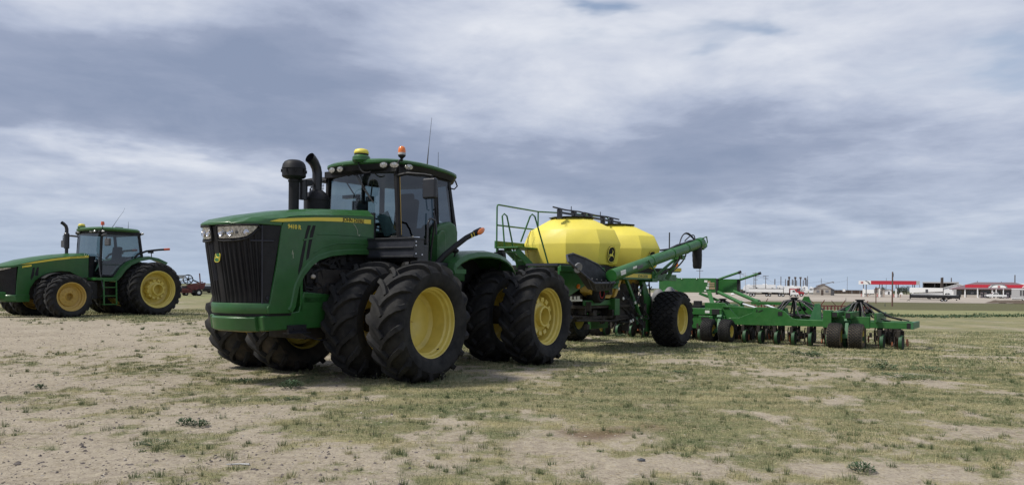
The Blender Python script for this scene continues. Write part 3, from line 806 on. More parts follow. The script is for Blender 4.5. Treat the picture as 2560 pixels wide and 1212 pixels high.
    for k in range(18):
        for q in range(4):
            mb.box(gp_(-.20 + .032 * q, .30 + .026 * k + .012 * (q % 2), .004), (.006, .012, .012))
    mb.build('grille_trim', ['slate_paint'], t)
    # ---- headlights wrap with the nose
    def lamp(s):
        g0, g1 = MB(), MB(); outl = []
        us = [.085, .20, .32, .44, .56, .64, .70]
        tp = [.985] * 7; bt = [.845, .835, .835, .838, .86, .91, .972]
        A = [gp_(s * u, v, .012) for u, v in zip(us, tp)]; B = [gp_(s * (u + .012 * (k == 0)), v, .012) for k, (u, v) in enumerate(zip(us, bt))]
        g0.rings([A, B], False, False, closed=False)
        lens = g0.build('headlight', ['lamp_lens'], t, fix=False)
        fr_ = MB(); loop = [gp_(s * u, v + .015, .012) for u, v in zip(us, tp)] + [gp_(s * (us[-1] + .04), .96, .012)] + [gp_(s * u, v - .03, .012) for u, v in list(zip(us, bt))[::-1]] + [gp_(s * (.07), .91, .012)]
        fr_.tube(loop + [loop[0]], .017, 6); fr_.build('lamp_frame', ['black_plastic'], lens)
        for u, r in ((.17, .050), (.33, .052), (.56, .040)):
            rf = MB()
            c = Vector(gp_(s * u, .908, .014)); c2 = Vector(gp_(s * u, .908, .05)); d = (c2 - c).normalized()
            rf.lathe([(r, 0), (r * .92, .012), (r * .75, .004), (r * .35, -.004), (r * .3, .012), (0, .014)], c=c, dirv=d, n=16)
            rf.build('lamp_reflector', ['chrome'], lens)
        for u in (.245, .43):
            bl = MB()
            c = Vector(gp_(s * u, .905, .016)); c2 = Vector(gp_(s * u, .905, .05)); bl.lathe([(.022, 0), (.02, .008), (0, .009)], c=c, dirv=(c2 - c), n=12)
            bl.build('lamp_bulb', ['dark_grey'], lens)
    lamp(1); lamp(-1)
    # ---- emblem
    c = Vector(gp_(.0, .595, .008)); e = empty('emblem', c, parent=t); e.rotation_euler = (0, R_(-8), 0)
    def badge(par, w, h, m0, m1, dm, dz=1, deer=True, rad=.35, thick=.008):
        mb = MB(); 
        def rr_(w_, h_, n=5):
            o = []; q = min(w_, h_) * rad
            for cx, cy, a in ((w_ / 2 - q, h_ / 2 - q, 0), (-w_ / 2 + q, h_ / 2 - q, 90), (-w_ / 2 + q, -h_ / 2 + q, 180), (w_ / 2 - q, -h_ / 2 + q, 270)):
                for k in range(n + 1): b = R_(a + 90 * k / n); o.append((cx + q * math.cos(b), cy + q * math.sin(b)))
            return o
        mb.prism(rr_(w, h), 'x', 0, thick); mb.build('badge_rim', [m1], par, fix=True)
        mb = MB(); mb.prism(rr_(w * .84, h * .88), 'x', thick * .5, thick * 1.3); mb.build('badge_plate', [m0], par)
        mb = MB(); k = w * .36
        mb.prism([(-x * k, z * k * dz) for x, z in DEER], 'x', thick * 1.2, thick * 1.7); mb.build('badge_deer', [dm], par)
    t['_b'] = 1
    badge(e, .115, .135, 'frame_green', 'decal_yellow', 'decal_yellow')
    big_tractor.badge = badge
    # ---- hood: shell
    crest = [(-.30, 2.73), (.16, 2.70), (.68, 2.665), (1.39, 2.57), (1.89, 2.475), (2.20, 2.40), (2.36, 2.345)]
    shou = [(-.30, 2.60), (.5, 2.555), (1.0, 2.515), (1.46, 2.46), (1.83, 2.385), (2.05, 2.33), (2.4, 2.30)]
    def zt(x, y):
        a, b = interp(x, crest), interp(x, shou); q = abs(y) / .64
        z = a - .035 * q ** 1.2
        w_ = smt(.74, 1.0, q)
        z = z * (1 - w_) + b * w_
        q2 = abs(y); 
        z -= .018 * smt(.30, .34, q2) * (1 - smt(.44, .50, q2)) * smt(.3, .6, x)      # long dished panels on the bonnet top
        return z
    def xf(y):
        q = abs(y)
        return interp(q, [(b, a) for a, b in top]) + .03 if q < .6 else interp(q, [(.6, 1.92), (.635, 1.68), (.66, 1.60)])
    hs = MB(); ys = [-.64, -.62, -.58, -.53, -.48, -.44, -.38, -.34, -.30, -.2, -.1, 0, .1, .2, .30, .34, .38, .44, .48, .53, .58, .62, .64]
    grid = []
    NX = 22
    for i in range(NX + 1):
        row = []
        for y in ys:
            f = xf(y); x = -.27 + (f + .27) * (i / NX)
            z = zt(x, y)
            if i == NX: z = min(z - .02, 2.335 + .0 * abs(y))
            row.append((x, y, z))
        grid.append(row)
    lip = []
    for y in ys:
        f = xf(y); lip.append((f + .004, y, 2.285 + .02 * (abs(y) / .64)))
    grid.append(lip); grid.append([(x - .06, y * .97, z - .002) for x, y, z in lip])
    hs.rings(grid, False, False, closed=False)
    hood = hs.build('hood', [G], t, smooth=28, fix=False)
    md = hood.modifiers.new('bevel', 'BEVEL'); md.width = .008; md.segments = 2; md.limit_method = 'ANGLE'; md.angle_limit = R_(30)
    mb = MB(); mb.bb(-.30, -.268, -.63, .63, 2.0, 2.66); mb.build('hood_seal', ['black_plastic'], hood)
    # side panels with wheel arch
    archp = [(1.50, 1.035), (1.41, 1.12), (1.34, 1.42), (1.24, 1.59), (1.10, 1.73), (.95, 1.83), (.70, 1.90), (.35, 1.94), (-.26, 1.965)]
    outl = [(-.26, 2.60), (.5, 2.553), (1.0, 2.512), (1.46, 2.455), (1.60, 2.42), (1.66, 2.30), (1.74, 1.75), (1.86, 1.18), (1.90, 1.12), (1.88, 1.035)] + archp
    for s in (1, -1):
        mb = MB(); mb.prism(outl, 'y', s * .60, s * .640)
        pn = mb.build('side_panel', [G], t, bevel=.01)
        # arch flare lip
        lp = MB(); a2 = [(1.47, 1.04)] + archp[1:]
        ring = []
        for k, (x, z) in enumerate(a2):
            x0, z0 = a2[max(k - 1, 0)]; x1, z1 = a2[min(k + 1, len(a2) - 1)]; dx, dz_ = x1 - x0, z1 - z0; m = math.hypot(dx, dz_); nx_, nz_ = dz_ / m, -dx / m
            nx_, nz_ = -nx_, -nz_
            w_ = .085
            ring.append([(x, s * .640, z), (x, s * .662, z), (x - nx_ * w_ * .9, s * .658, z - nz_ * w_ * .9), (x - nx_ * w_ * 1.1, s * .636, z - nz_ * w_ * 1.1)])
        ring = [r for r in ring]
        lp.rings(ring); lp.build('arch_lip', [G], pn, bevel=.006)
        # pressed crease lines
        cr2 = MB()
        cr2.tube([Vector((x, s * .640, z)) for x, z in ((.98, 2.22), (.6, 2.24), (.2, 2.245), (-.2, 2.24))], .007, 6)
        cr2.tube([Vector((x, s * .640, z)) for x, z in ((1.05, 1.94), (.9, 2.02), (.6, 2.10), (.2, 2.13), (-.2, 2.12))], .008, 6)
        cr2.build('panel_crease', [G], pn)
        # louvre slots
        for sl, nm in (([(1.175, 2.345), (1.115, 2.35), (1.20, 2.12), (1.225, 1.98), (1.28, 1.73), (1.345, 1.60), (1.35, 1.66), (1.30, 1.9), (1.245, 2.11), (1.21, 2.25)], 0),
                       ([(1.075, 2.35), (1.02, 2.355), (1.09, 2.12), (1.125, 1.98), (1.15, 1.86), (1.20, 1.82), (1.195, 1.9), (1.16, 2.08), (1.12, 2.25)], 1)):
            mb = MB(); mb.prism(sl, 'y', s * .6395, s * .6435); sv = mb.build('vent_slot', ['dull_black'], pn)
        mb = MB(); mb.bar((1.26, s * .646, 2.12), (1.03, s * .646, 2.17), .012, .022); mb.build('vent_bridge', [G], pn)
    nz_ = MB(); rws = []
    for z, o in ((1.035, .0), (1.06, .012), (1.165, .016), (1.185, .006), (1.185, -.03)):
        rws.append([(gp_(u, 0, o)[0] + (.02 if abs(u) < .5 else 0.0), gp_(u, 0, o)[1], z) for u in [-1 + 2 * k / 24 for k in range(25)]])
    nz_.rings(rws, False, False, closed=False); nz_.build('nose_band', [G], t, fix=False)
    # ---- yellow stripe, name and number (left side seen; right side the same)
    for s in (1, -1):
        mb = MB(); mb.prism([(1.88, 2.352), (1.7, 2.402), (1.4, 2.437), (1.0, 2.478), (.5, 2.515), (-.18, 2.535), (-.18, 2.465), (.5, 2.452), (1.0, 2.425), (1.4, 2.39), (1.65, 2.36)], 'y', s * .6405, s * .6445)
        mb.build('side_stripe', ['decal_yellow'], t)
    text('maker_name', 'JOHN DEERE', .082, 'dull_black', t, (.46, .6455, 2.465), sx=1.02, off=.0015)
    text('model_number', '9410 R', .088, 'decal_yellow', t, (1.555, .641, 2.275), sx=.98, off=.002)
    mb = MB(); mb.tube([(.22, .6405, 2.44), (.17, .6405, 2.40), (.13, .6405, 2.34), (.12, .6405, 2.28), (.09, .6405, 2.25), (.07, .6405, 2.28)], .004, 5)
    mb.tube([(1.46, .6405, 1.96), (1.47, .6405, 1.90), (1.445, .6405, 1.90)], .003, 5); mb.tube([(1.45, .6405, 1.93), (1.45, .6405, 1.84)], .003, 5)
    mb.build('paint_scratch', ['decal_pale'], t)
    # ---- air intake and exhaust
    ax_, ay_ = .60, -.33
    mb = MB(); mb.lathe([(0, 2.55), (.083, 2.55), (.083, 3.12), (.093, 3.13), (.093, 3.17), (.06, 3.18), (0, 3.18)], c=(ax_, ay_, 0), ax='z', n=24)
    pipe = mb.build('intake_pipe', ['black_plastic'], t)
    mb = MB(); mb.lathe([(.08, 3.16), (.170, 3.195), (.190, 3.215), (.190, 3.335), (.197, 3.34), (.192, 3.355), (.180, 3.41), (.150, 3.455), (.10, 3.48), (0, 3.485)], c=(ax_, ay_, 0), ax='z', n=32)
    for k in range(8):
        a = k * .785 + .2; mb.box((ax_ + .192 * math.cos(a), ay_ + .192 * math.sin(a), 3.30), (.03, .02, .05), rz=a)
    mb.build('precleaner', ['black_plastic'], pipe)
    mb = MB(); mb.tube([(ax_ + .088, ay_ - .02, 3.15), (ax_ + .09, ay_ - .02, 3.17)], .01); mb.lathe([(.086, 3.135), (.09, 3.14), (.09, 3.16), (.086, 3.165)], c=(ax_, ay_, 0), ax='z', n=24); mb.build('pipe_clamp', ['steel'], pipe)
    ex_, ey_ = .10, -.33
    mb = MB(); mb.lathe([(0, 2.5), (.208, 2.5), (.208, 2.87), (.214, 2.875), (.214, 2.90), (.20, 2.93), (.155, 3.0), (.10, 3.04), (.085, 3.05), (0, 3.05)], c=(ex_, ey_, 0), ax='z', n=32)
    muf = mb.build('muffler', ['black_plastic'], t)
    mb = MB()
    pts = [(ex_, ey_, 3.02), (ex_, ey_, 3.25), (ex_ - .0, ey_, 3.34), (ex_ + .02, ey_, 3.42), (ex_ + .07, ey_, 3.50), (ex_ + .14, ey_, 3.56), (ex_ + .17, ey_, 3.575)]
    mb.tube(pts, [.082, .082, .082, .082, .084, .090, .092], 20, cap=False); mb.tube(pts, [.072, .072, .072, .074, .076, .082, .086], 20, cap=False); mb.build('exhaust_stack', ['black_paint'], muf, fix=False)
    mb = MB(); mb.tube([(ex_ + .10, ey_, 3.16), (ex_ + .45, ey_, 3.16)], .03, 8); mb.box((ex_ + .24, ey_, 3.14), (.13, .16, .09)); mb.lathe([(.07, 2.86), (.07, 3.18), (0, 3.18)], c=(ax_ - .2, ay_, 0), ax='z', n=14); mb.build('stack_bracket', ['black_paint'], muf)
    # perforated shield behind the stack
    mb = MB()
    for k in range(9):
        mb.bar((ex_ - .13, -.62 + .03 * k * 1.2, 2.72), (ex_ - .13, -.62 + .036 * k, 3.16 - .012 * k), .006)
        mb.bar((ex_ - .13, -.64, 2.74 + .05 * k), (ex_ - .13, -.30, 2.74 + .05 * k), .006)
    mb.tube([(ex_ - .13, -.64, 2.70), (ex_ - .13, -.64, 3.10), (ex_ - .13, -.52, 3.20), (ex_ - .13, -.30, 3.22)], .012, 6)
    mb.build('heat_shield', ['black_paint'], muf)
    # ---- cab
    B = 'black_plastic'
    cb = MB()
    FL, FR, BK = -.66, -.66, -2.10
    def pil(p0, p1, w, d): cb.bar(p0, p1, w, d, up=(0, 1, 0))
    for s in (1, -1):
        pil((-.64, s * .86, 2.20), (-.62, s * .80, 3.40), .085, .07)        # A pillar
        pil((-1.60, s * .92, 1.9), (-1.56, s * .86, 3.42), .06, .06)         # B pillar
        pil((-2.12, s * .90, 2.45), (-2.02, s * .80, 3.42), .075, .08)        # C pillar
        cb.bar((-.62, s * .86, 2.24), (-2.1, s * .90, 2.30 if s < 0 else 2.24), .06, .10)
        cb.bar((-.60, s * .82, 3.40), (-2.08, s * .80, 3.42), .10, .12)
    cb.bar((-.60, -.84, 3.42), (-.60, .84, 3.42), .12, .12); cb.bar((-2.06, -.82, 3.42), (-2.06, .82, 3.42), .10, .12)
    cb.bar((-.62, -.86, 2.22), (-.62, .86, 2.22), .08, .14); cb.bar((-2.12, -.9, 2.4), (-2.12, .9, 2.4), .08, .3)
    cb.bb(-2.1, -.64, -.82, .82, 1.85, 2.02)
    cabf = cb.build('cab_frame', [B], t, bevel=.012)
    mb = MB(); mb.bb(-1.60, -.70, .80, .86, 1.80, 2.02); mb.bb(-2.0, -.5, -.86, .86, 1.5, 1.84); mb.build('cab_floor', ['dull_black'], t)
    mb = MB(); mb.bar((-.665, .895, 2.05), (-.645, .85, 3.36), .007, .012); mb.build('door_gap_trim', ['rim_ochre'], t)
    def pane(name, pts, mat='cab_glass'):
        g = MB(); g.add(pts, [tuple(range(len(pts)))]); return g.build(name, [mat], t, fix=False)
    # curved windscreen
    g = MB(); rows_ = []
    for j, z in enumerate((2.05, 2.4, 2.8, 3.2, 3.37)):
        rows_.append([(-.60 + .10 * (1 - (y / .8) ** 2) - .02 * (z - 2.05), y, z) for y in [-.80 + 1.6 * k / 12 for k in range(13)]])
    g.rings(rows_, False, False, closed=False); ws = g.build('windscreen', ['cab_glass'], t, fix=False)
    mb = MB()
    for k, (dx, dz_) in enumerate(((0, 0), (.0, .03))):
        mb.tube([(-.47, -.02 + dz_, 3.40), (-.475, .12 + dz_, 3.20), (-.49, .33 + dz_, 2.92)], .007, 5)
    mb.tube([(-.49, .16, 3.12), (-.495, .40, 2.86)], .011, 5)
    mb.build('wiper', [B], ws)
    door = pane('door_glass', [(-.68, .885, 2.06), (-1.56, .925, 2.06), (-1.54, .875, 3.36), (-.66, .835, 3.36)], 'dark_glass')
    pane('side_glass', [(-1.64, .925, 2.62), (-2.06, .90, 2.55), (-2.01, .835, 3.36), (-1.60, .865, 3.36)], 'dark_glass')
    pane('door_glass', [(-.68, -.885, 2.06), (-1.56, -.925, 2.06), (-1.54, -.875, 3.36), (-.66, -.835, 3.36)], 'cab_glass')
    pane('side_glass', [(-1.64, -.925, 2.50), (-2.06, -.90, 2.50), (-2.01, -.835, 3.36), (-1.60, -.865, 3.36)], 'cab_glass')
    pane('rear_glass', [(-2.11, -.85, 2.5), (-2.11, .85, 2.5), (-2.03, .80, 3.36), (-2.03, -.80, 3.36)], 'cab_glass')
    # door furniture
    mb = MB(); mb.tube([(-1.44, .94, 2.80), (-1.44, .99, 2.82), (-1.42, .99, 3.08), (-1.42, .93, 3.10)], .014, 6)
    mb.tube([(-1.57, .95, 1.98), (-1.57, .985, 2.1), (-1.53, .95, 3.2), (-1.50, .90, 3.3)], .016, 6)
    mb.box((-1.50, .95, 2.32), (.07, .05, .26)); mb.box((-1.50, .95, 2.02), (.07, .04, .10)); mb.build('door_handle', [B], t, bevel=.005)
    mb = MB(); mb.ell((-1.47, .985, 2.43), (.014, .01, .014), 8, 5); mb.ell((-1.50, .975, 2.20), (.014, .01, .014), 8, 5); mb.build('door_bolt', ['chrome'], t)
    # interior
    st = MB()
    st.box((-1.55, 0, 2.35), (.52, .52, .16)); st.box((-1.80, 0, 2.72), (.14, .50, .70), ry=R_(-8)); st.box((-1.84, 0, 3.10), (.10, .30, .16)); st.box((-1.5, .32, 2.55), (.42, .09, .08)); st.box((-1.5, 0, 2.14), (.4, .4, .3))
    st.build('driver_seat', ['seat_cloth'], t, bevel=.04, seg=3)
    st = MB(); st.tube([(-.80, 0, 2.05), (-.95, 0, 2.52)], .05, 10); st.tube([(-1.0 + .17 * math.cos(a) * .8, .19 * math.sin(a), 2.56 + .17 * math.cos(a) * .5) for a in [k * math.pi / 10 for k in range(21)]], .014, 6)
    st.box((-.97, 0, 2.54), (.06, .34, .03), ry=-.5); st.build('steering_wheel', ['dull_black'], t)
    st = MB(); st.box((-1.05, -.45, 2.88), (.05, .30, .22), rz=.3); st.box((-.95, -.62, 3.06), (.10, .26, .06)); st.box((-1.0, -.55, 2.55), (.5, .2, .3)); st.tube([(-1.1, -.75, 2.3), (-1.0, -.5, 2.9)], .015)
    st.tube([(-.8, .1, 3.35), (-.85, .0, 3.0)], .012); st.box((-.85, -.02, 2.98), (.05, .16, .09)); st.tube([(-.75, -.5, 3.3), (-.85, -.35, 3.02), (-.9, -.2, 2.9)], .012); st.box((-.9, -.35, 3.02), (.04, .08, .14))
    st.build('cab_monitor', ['screen_dark'], t)
    st = MB(); st.ell((-.95, .35, 2.28), (.16, .14, .09), 12, 8); st.build('control_pod', ['olive_wall'], t)
    st = MB(); st.box((-.66, .55, 2.50), (.03, .22, .40), rx=R_(24), rz=.2); st.build('paper_sheet', ['paper'], t)
    # ---- roof
    rf = MB(); rws = []
    def ringz(z, gx_, gy_, drop=0):
        o = []
        for k in range(48):
            a = 2 * math.pi * k / 48; c_, s_ = math.cos(a), math.sin(a)
            ex = 3.2
            rx_, ry_ = 1.09 + gx_, .98 + gy_
            x = -1.44 + rx_ * math.copysign(abs(c_) ** (2 / ex), c_); y = ry_ * math.copysign(abs(s_) ** (2 / ex), s_)
            o.append((x, y, z - .05 * max(0, -1.28 - x) - drop * (abs(y) / .98) ** 2))
        return o
    rf.rings([ringz(3.50, -.03, -.03), ringz(3.53, .0, 0), ringz(3.565, 0, 0), ringz(3.60, -.05, -.06, .01), ringz(3.618, -.16, -.17, .01), ringz(3.628, -.40, -.4, .01), ringz(3.632, -.8, -.85)])
    roof = rf.build('roof', [G], t, smooth=40)
    rb = MB(); rb.rings([ringz(3.40, -.14, -.12), ringz(3.42, -.05, -.06), ringz(3.505, -.015, -.015)]); rb.build('roof_underside', [B], roof, smooth=40)
    # work lamps in roof front and sides
    for (x, y, dx, dy) in ((-.355, -.45, 1, -.1), (-.35, -.25, 1, -.05), (-.365, .74, 1, .1), (-.45, .90, 1, .5), (-.74, .965, .55, 1), (-2.12, .80, -1, .4)):
        lp = MB(); lp.lathe([(.075, -.03), (.078, .0), (.070, .012), (0, .018)], c=(0, 0, 0), dirv=(dx, dy, -.12), n=18)
        lp.v = [(vx, vy, vz * .62) for vx, vy, vz in lp.v]; lp.v = [(vx + x, vy + y, vz + 3.455) for vx, vy, vz in lp.v]
        lo = lp.build('work_light', ['lamp_lens'], t)
        l2 = MB(); l2.lathe([(.084, -.02), (.086, .004), (.078, .006), (.076, -.005)], c=(0, 0, 0), dirv=(dx, dy, -.12), n=18); l2.v = [(vx + x, vy + y, vz * .62 + 3.455) for vx, vy, vz in l2.v]; l2.build('lamp_bezel', [B], lo)
    # gps globe
    mb = MB(); mb.lathe([(0, 3.54), (.12, 3.54), (.155, 3.58), (.15, 3.64), (.12, 3.67), (0, 3.67)], c=(-.42, .18, 0), ax='z', n=24); gq = mb.build('gps_receiver', [G], t)
    mb = MB(); mb.lathe([(.118, 3.66), (.122, 3.69), (.114, 3.70)], c=(-.42, .18, 0), ax='z', n=24); mb.build('receiver_gap', ['dull_black'], gq)
    mb = MB(); mb.lathe([(.10, 3.68), (.124, 3.70), (.126, 3.725), (.107, 3.765), (.06, 3.78), (0, 3.785)], c=(-.42, .18, 0), ax='z', n=24); mb.build('receiver_dome', ['tank_yellow'], gq, smooth=60)
    mb = MB(); mb.tube(curve3((-.35, .18, 3.56), (-.31, .25, 3.30), (-.34, .48, 3.36), 8), .012, 6); mb.build('receiver_cable', [B], gq)
    # beacon
    mb = MB(); mb.tube([(-.50, .86, 3.300), (-.46, .92, 3.360), (-.52, .93, 3.520), (-.60, .93, 3.580)], .016, 6); mb.lathe([(.02, 3.540), (.02, 3.580), (.035, 3.590), (.035, 3.600), (.055, 3.610), (.068, 3.640), (.0, 3.640)], c=(-.60, .93, 0), ax='z', n=16)
    bq = mb.build('beacon', [B], t)
    mb = MB(); mb.lathe([(.064, 3.635), (.066, 3.675), (.064, 3.680)], c=(-.60, .93, 0), ax='z', n=18); mb.build('beacon_collar', ['pale_grey'], bq)
    mb = MB(); mb.lathe([(.064, 3.675), (.066, 3.710), (.060, 3.750), (.045, 3.778), (.02, 3.790), (0, 3.791)], c=(-.60, .93, 0), ax='z', n=20); mb.build('beacon_lens', ['amber'], bq, smooth=60)
    # aerials
    mb = MB(); mb.tube([(-1.55, .70, 3.54), (-1.565, .70, 3.74), (-1.60, .70, 4.0), (-1.65, .70, 4.35), (-1.67, .70, 4.50)], [.014, .012, .005, .004, .003], 6); mb.build('aerial', ['dark_grey'], t)
    mb = MB(); mb.tube([(-2.05, .55, 3.54), (-2.06, .55, 3.66), (-2.06, .55, 3.95)], [.02, .006, .004], 6); mb.build('aerial', ['dark_grey'], t)
    # mirrors
    def mirror(s):
        mb = MB()
        if s > 0: mb.tube([(-.60, .80, 3.30), (-.62, 1.05, 3.33), (-.68, 1.35, 3.30), (-.70, 1.50, 3.27)], [.03, .028, .016, .014], 8); mb.tube([(-.70, 1.50, 3.27), (-.71, 1.50, 3.28), (-.71, 1.48, 3.16)], .014, 8)
        else: mb.tube([(-.60, -.80, 3.33), (-.60, -1.05, 3.36), (-.58, -1.45, 3.36)], [.06, .05, .03], 8); mb.tube([(-.62, -.95, 3.28), (-.63, -.97, 3.1), (-.60, -.88, 3.05)], .006, 5)
        ar = mb.build('mirror_arm', [B], t)
        y0 = 1.46 if s > 0 else -1.40
        mb = MB(); mb.box((-.70 if s > 0 else -.72, y0, 3.06 if s > 0 else 3.0), (.10, .27, .34)); mb.build('mirror', ['black_paint'], ar, bevel=.035, seg=3)
    mirror(1); mirror(-1)
    mb = MB(); mb.tube([(-2.02, .84, 3.26), (-2.10, .90, 3.24), (-2.15, .93, 3.30), (-2.13, .90, 3.40)], .014, 6); mb.build('rear_lamp_bracket', [B], t)
    # ---- tool box and steps platform beside the cab
    mb = MB(); mb.bb(-.34, -.12, .62, 1.62, 1.92, 2.20); bx_ = mb.build('tool_box', ['slate_paint'], t, bevel=.012)
    mb = MB(); mb.bb(-.36, -.10, .61, 1.635, 2.19, 2.222); mb.bb(-.12, -.095, .62, 1.62, 2.045, 2.075); mb.bb(-.12, -.102, .62, 1.62, 1.90, 1.935); mb.bb(-.345, -.118, 1.62, 1.632, 1.90, 2.19); mb.build('box_lid', ['black_paint'], bx_, bevel=.006)
    mb = MB(); mb.bb(-.62, -.35, .70, 1.50, 1.84, 2.12); mb.build('battery_cover', ['black_paint'], t, bevel=.012)
    mb = MB()
    for x, z in ((-.15, 2.15), (-.15, 2.09), (-.15, 1.96), (-.30, 1.95)): mb.ell((x, 1.636, z), (.014, .012, .014), 8, 5)
    for x in (-.70, -.85): mb.ell((x, 1.285, 1.83), (.014, .012, .014), 8, 5)
    mb.build('cover_bolt', ['chrome'], t)
    mb = MB(); mb.box((-.22, 1.50, 2.24), (.16, .02, .02), rz=.8, ry=.1); mb.box((-.25, 1.55, 2.23), (.12, .05, .01), rz=-.9); mb.build('metal_scrap', ['chrome'], t)
    mb = MB(); mb.bb(-1.55, -.55, .82, 1.28, 1.80, 1.86); mb.bb(-1.6, -1.1, .86, 1.24, 1.35, 1.40); mb.bb(-1.6, -1.1, .86, 1.24, .95, 1.0); mb.bb(-1.15, -1.1, .9, .94, .9, 1.85); mb.bb(-1.55, -1.5, .9, .94, .9, 1.85)
    mb.build('cab_steps', ['black_paint'], t)
    # handrails
    mb = MB(); mb.tube([(-.92, 1.24, 1.86), (-.90, 1.26, 2.50), (-.95, 1.26, 2.585), (-1.02, 1.24, 2.60), (-1.13, 1.22, 2.58), (-1.17, 1.18, 2.48), (-1.22, 1.08, 2.1), (-1.24, 1.05, 1.86)], .018, 8)
    mb.build('handrail', ['black_paint'], t, smooth=60)
    mb = MB(); mb.tube([(-1.42, 1.02, 1.5), (-1.43, 1.05, 2.0), (-1.42, 1.02, 2.55), (-1.40, .98, 2.75)], .016, 8); mb.build('handrail', ['black_paint'], t, smooth=60)
    # green tank behind the cab door
    mb = MB(); mb.prism([(-1.42, 1.55), (-1.42, 2.44), (-1.52, 2.55), (-1.85, 2.62), (-2.0, 2.58), (-2.07, 2.45), (-2.06, 1.85), (-1.95, 1.6)], 'y', .62, 1.03); fu = mb.build('fuel_tank', [G], t, bevel=.05, seg=3)
    mb = MB(); mb.prism([(-1.40, 1.55), (-1.40, 2.34), (-1.50, 2.44), (-1.60, 2.44), (-1.64, 2.36), (-1.64, 1.55)], 'y', .66, 1.08); mb.build('tank_cover', [G], fu, bevel=.02)
    mb = MB(); mb.prism([(-1.9, 1.55), (-1.9, 2.05), (-2.4, 1.78), (-2.4, 1.55)], 'y', .3, .95); mb.prism([(-1.42, 1.2), (-1.42, 1.9), (-2.9, 1.75), (-2.9, 1.3)], 'y', -.9, .6); mb.build('rear_cowl', [G], t, bevel=.02)
    mb = MB(); mb.prism([(-1.42, 1.55), (-1.42, 2.5), (-2.0, 2.5), (-2.06, 1.85), (-1.95, 1.6)], 'y', -1.03, -.62); mb.build('fuel_tank', [G], t, bevel=.04)
    # marker lamp arms
    for s in (1, -1):
        mb = MB(); mb.tube([(-1.22, s * 1.12, 1.76), (-1.40, s * 1.22, 1.98), (-1.62, s * 1.30, 2.16), (-1.86, s * 1.36, 2.32), (-2.06, s * 1.40, 2.41)], [.055, .052, .05, .048, .046], 8)
        am = mb.build('lamp_arm', [B], t, smooth=60)
        mb = MB(); mb.tube([(-2.03, s * 1.39, 2.395), (-2.08, s * 1.405, 2.42), (-2.20, s * 1.44, 2.475), (-2.24, s * 1.45, 2.485)], [.045, .058, .058, .03], 12); mb.build('lamp_housing', ['black_plastic'], am, smooth=60)
        mb = MB(); mb.ell((0, 0, 0), (.115, .035, .056), 14, 8)
        mb.v = [((-2.135 + vx * .93 - vz * -.0), s * (1.432 + .058) + vy * 1, 2.452 - vx * .37 + vz) for vx, vy, vz in mb.v]; mb.build('marker_lens', ['amber'], am, smooth=70)
        mb = MB()
        for p_, q_ in (((-1.93, 2.36), .022), ((-2.0, 2.39), .014)):
            mb.box((p_[0], s * 1.43, p_[1]), (q_, .012, .075), ry=R_(24))
        mb.build('warning_tape', ['decal_yellow'], am)
    # rear fender and lamps
    for s in (1, -1):
        fn = MB(); ring = []
        prof_ = [(-1.42, 1.76), (-1.46, 1.86), (-1.62, 1.96), (-1.85, 2.04), (-2.15, 2.085), (-2.5, 2.10), (-2.8, 2.08), (-3.05, 2.02), (-3.25, 1.92), (-3.38, 1.78)]
        for x, z in prof_: ring.append([(x, s * .62, z + .02), (x, s * 1.30, z + .02), (x, s * 1.42, z - .01), (x, s * 1.46, z - .09), (x, s * 1.44, z - .12), (x, s * 1.40, z - .05), (x, s * 1.28, z - .015), (x, s * .62, z - .015)])
        fn.rings(ring); fn.build('fender', [G], t, bevel=.008)
    mb = MB(); mb.bb(-1.95, -1.35, .60, 1.30, 1.68, 1.76); mb.build('fender_bracket', ['frame_green'], t); mb = MB(); mb.prism([(-1.46, 1.0), (-1.46, 1.86), (-1.62, 1.97), (-1.85, 2.05), (-2.15, 2.095), (-2.5, 2.11), (-2.8, 2.09), (-3.05, 2.03), (-3.25, 1.93), (-3.38, 1.78), (-3.4, 1.2)], 'y', .54, .619); mb.build('rear_frame_side', ['dull_black'], t)
    mb = MB(); mb.tube([(-1.62, 1.28, 1.96), (-1.62, 1.30, 2.04)], .016, 6); mb.ell((-1.62, 1.30, 2.08), (.05, .075, .045), 12, 8); mb.build('fender_lamp', [B], t)
    mb = MB(); mb.tube([(-3.2, 1.2, 1.8), (-3.22, 1.2, 2.02)], .02, 6); mb.box((-3.22, 1.18, 2.08), (.10, .22, .10)); mb.box((-3.1, 1.28, 2.12), (.08, .12, .09)); mb.build('tail_lamp', [B], t, bevel=.01)
    del t['_b']
    return t
big = big_tractor()
# ================================================================== second tractor, at the left
U_FT = tyre(.745, .42, .455, 'bar', 21, h=.042, adv=.36).mesh('front_tyre', ['rubber', 'rubber'], 38)
U_RT = tyre(.995, .48, .655, 'bar', 24, h=.052, adv=.34).mesh('rear_tyre', ['rubber', 'rubber'], 38)
def dish2(R, hw):
    return [(R - .02, -hw), (R, -hw + .01), (R - .03, -hw + .05), (R - .045, hw - .16), (R - .02, hw - .03), (R + .012, hw - .012), (R + .016, hw + .004), (R + .002, hw + .008), (R - .022, hw - .006), (R - .035, hw - .06),
            (R - .065, hw - .09), (R - .075, hw - .17), (R * .70, hw - .20), (R * .66, hw - .17), (R * .30, hw - .15), (R * .26, hw - .12), (R * .25, hw - .12), (R * .24, hw - .22), (R * .23, hw - .28), (0, hw - .28)]
def bolts(mb, rad, y, n, r=.018):
    for k in range(n):
        a = 2 * math.pi * k / n; mb.lathe([(r, y), (r, y + .02), (0, y + .02)], c=(rad * math.cos(a), 0, rad * math.sin(a)), n=6)
def urim(s):
    mb = MB(); mb.lathe(dish2(.465, .185), n=48); bolts(mb, .20, .035, 10); return mirror_mb(mb, s).mesh('rim', ['rim_ochre'], 30)
U_FR = {s: urim(s) for s in (1, -1)}
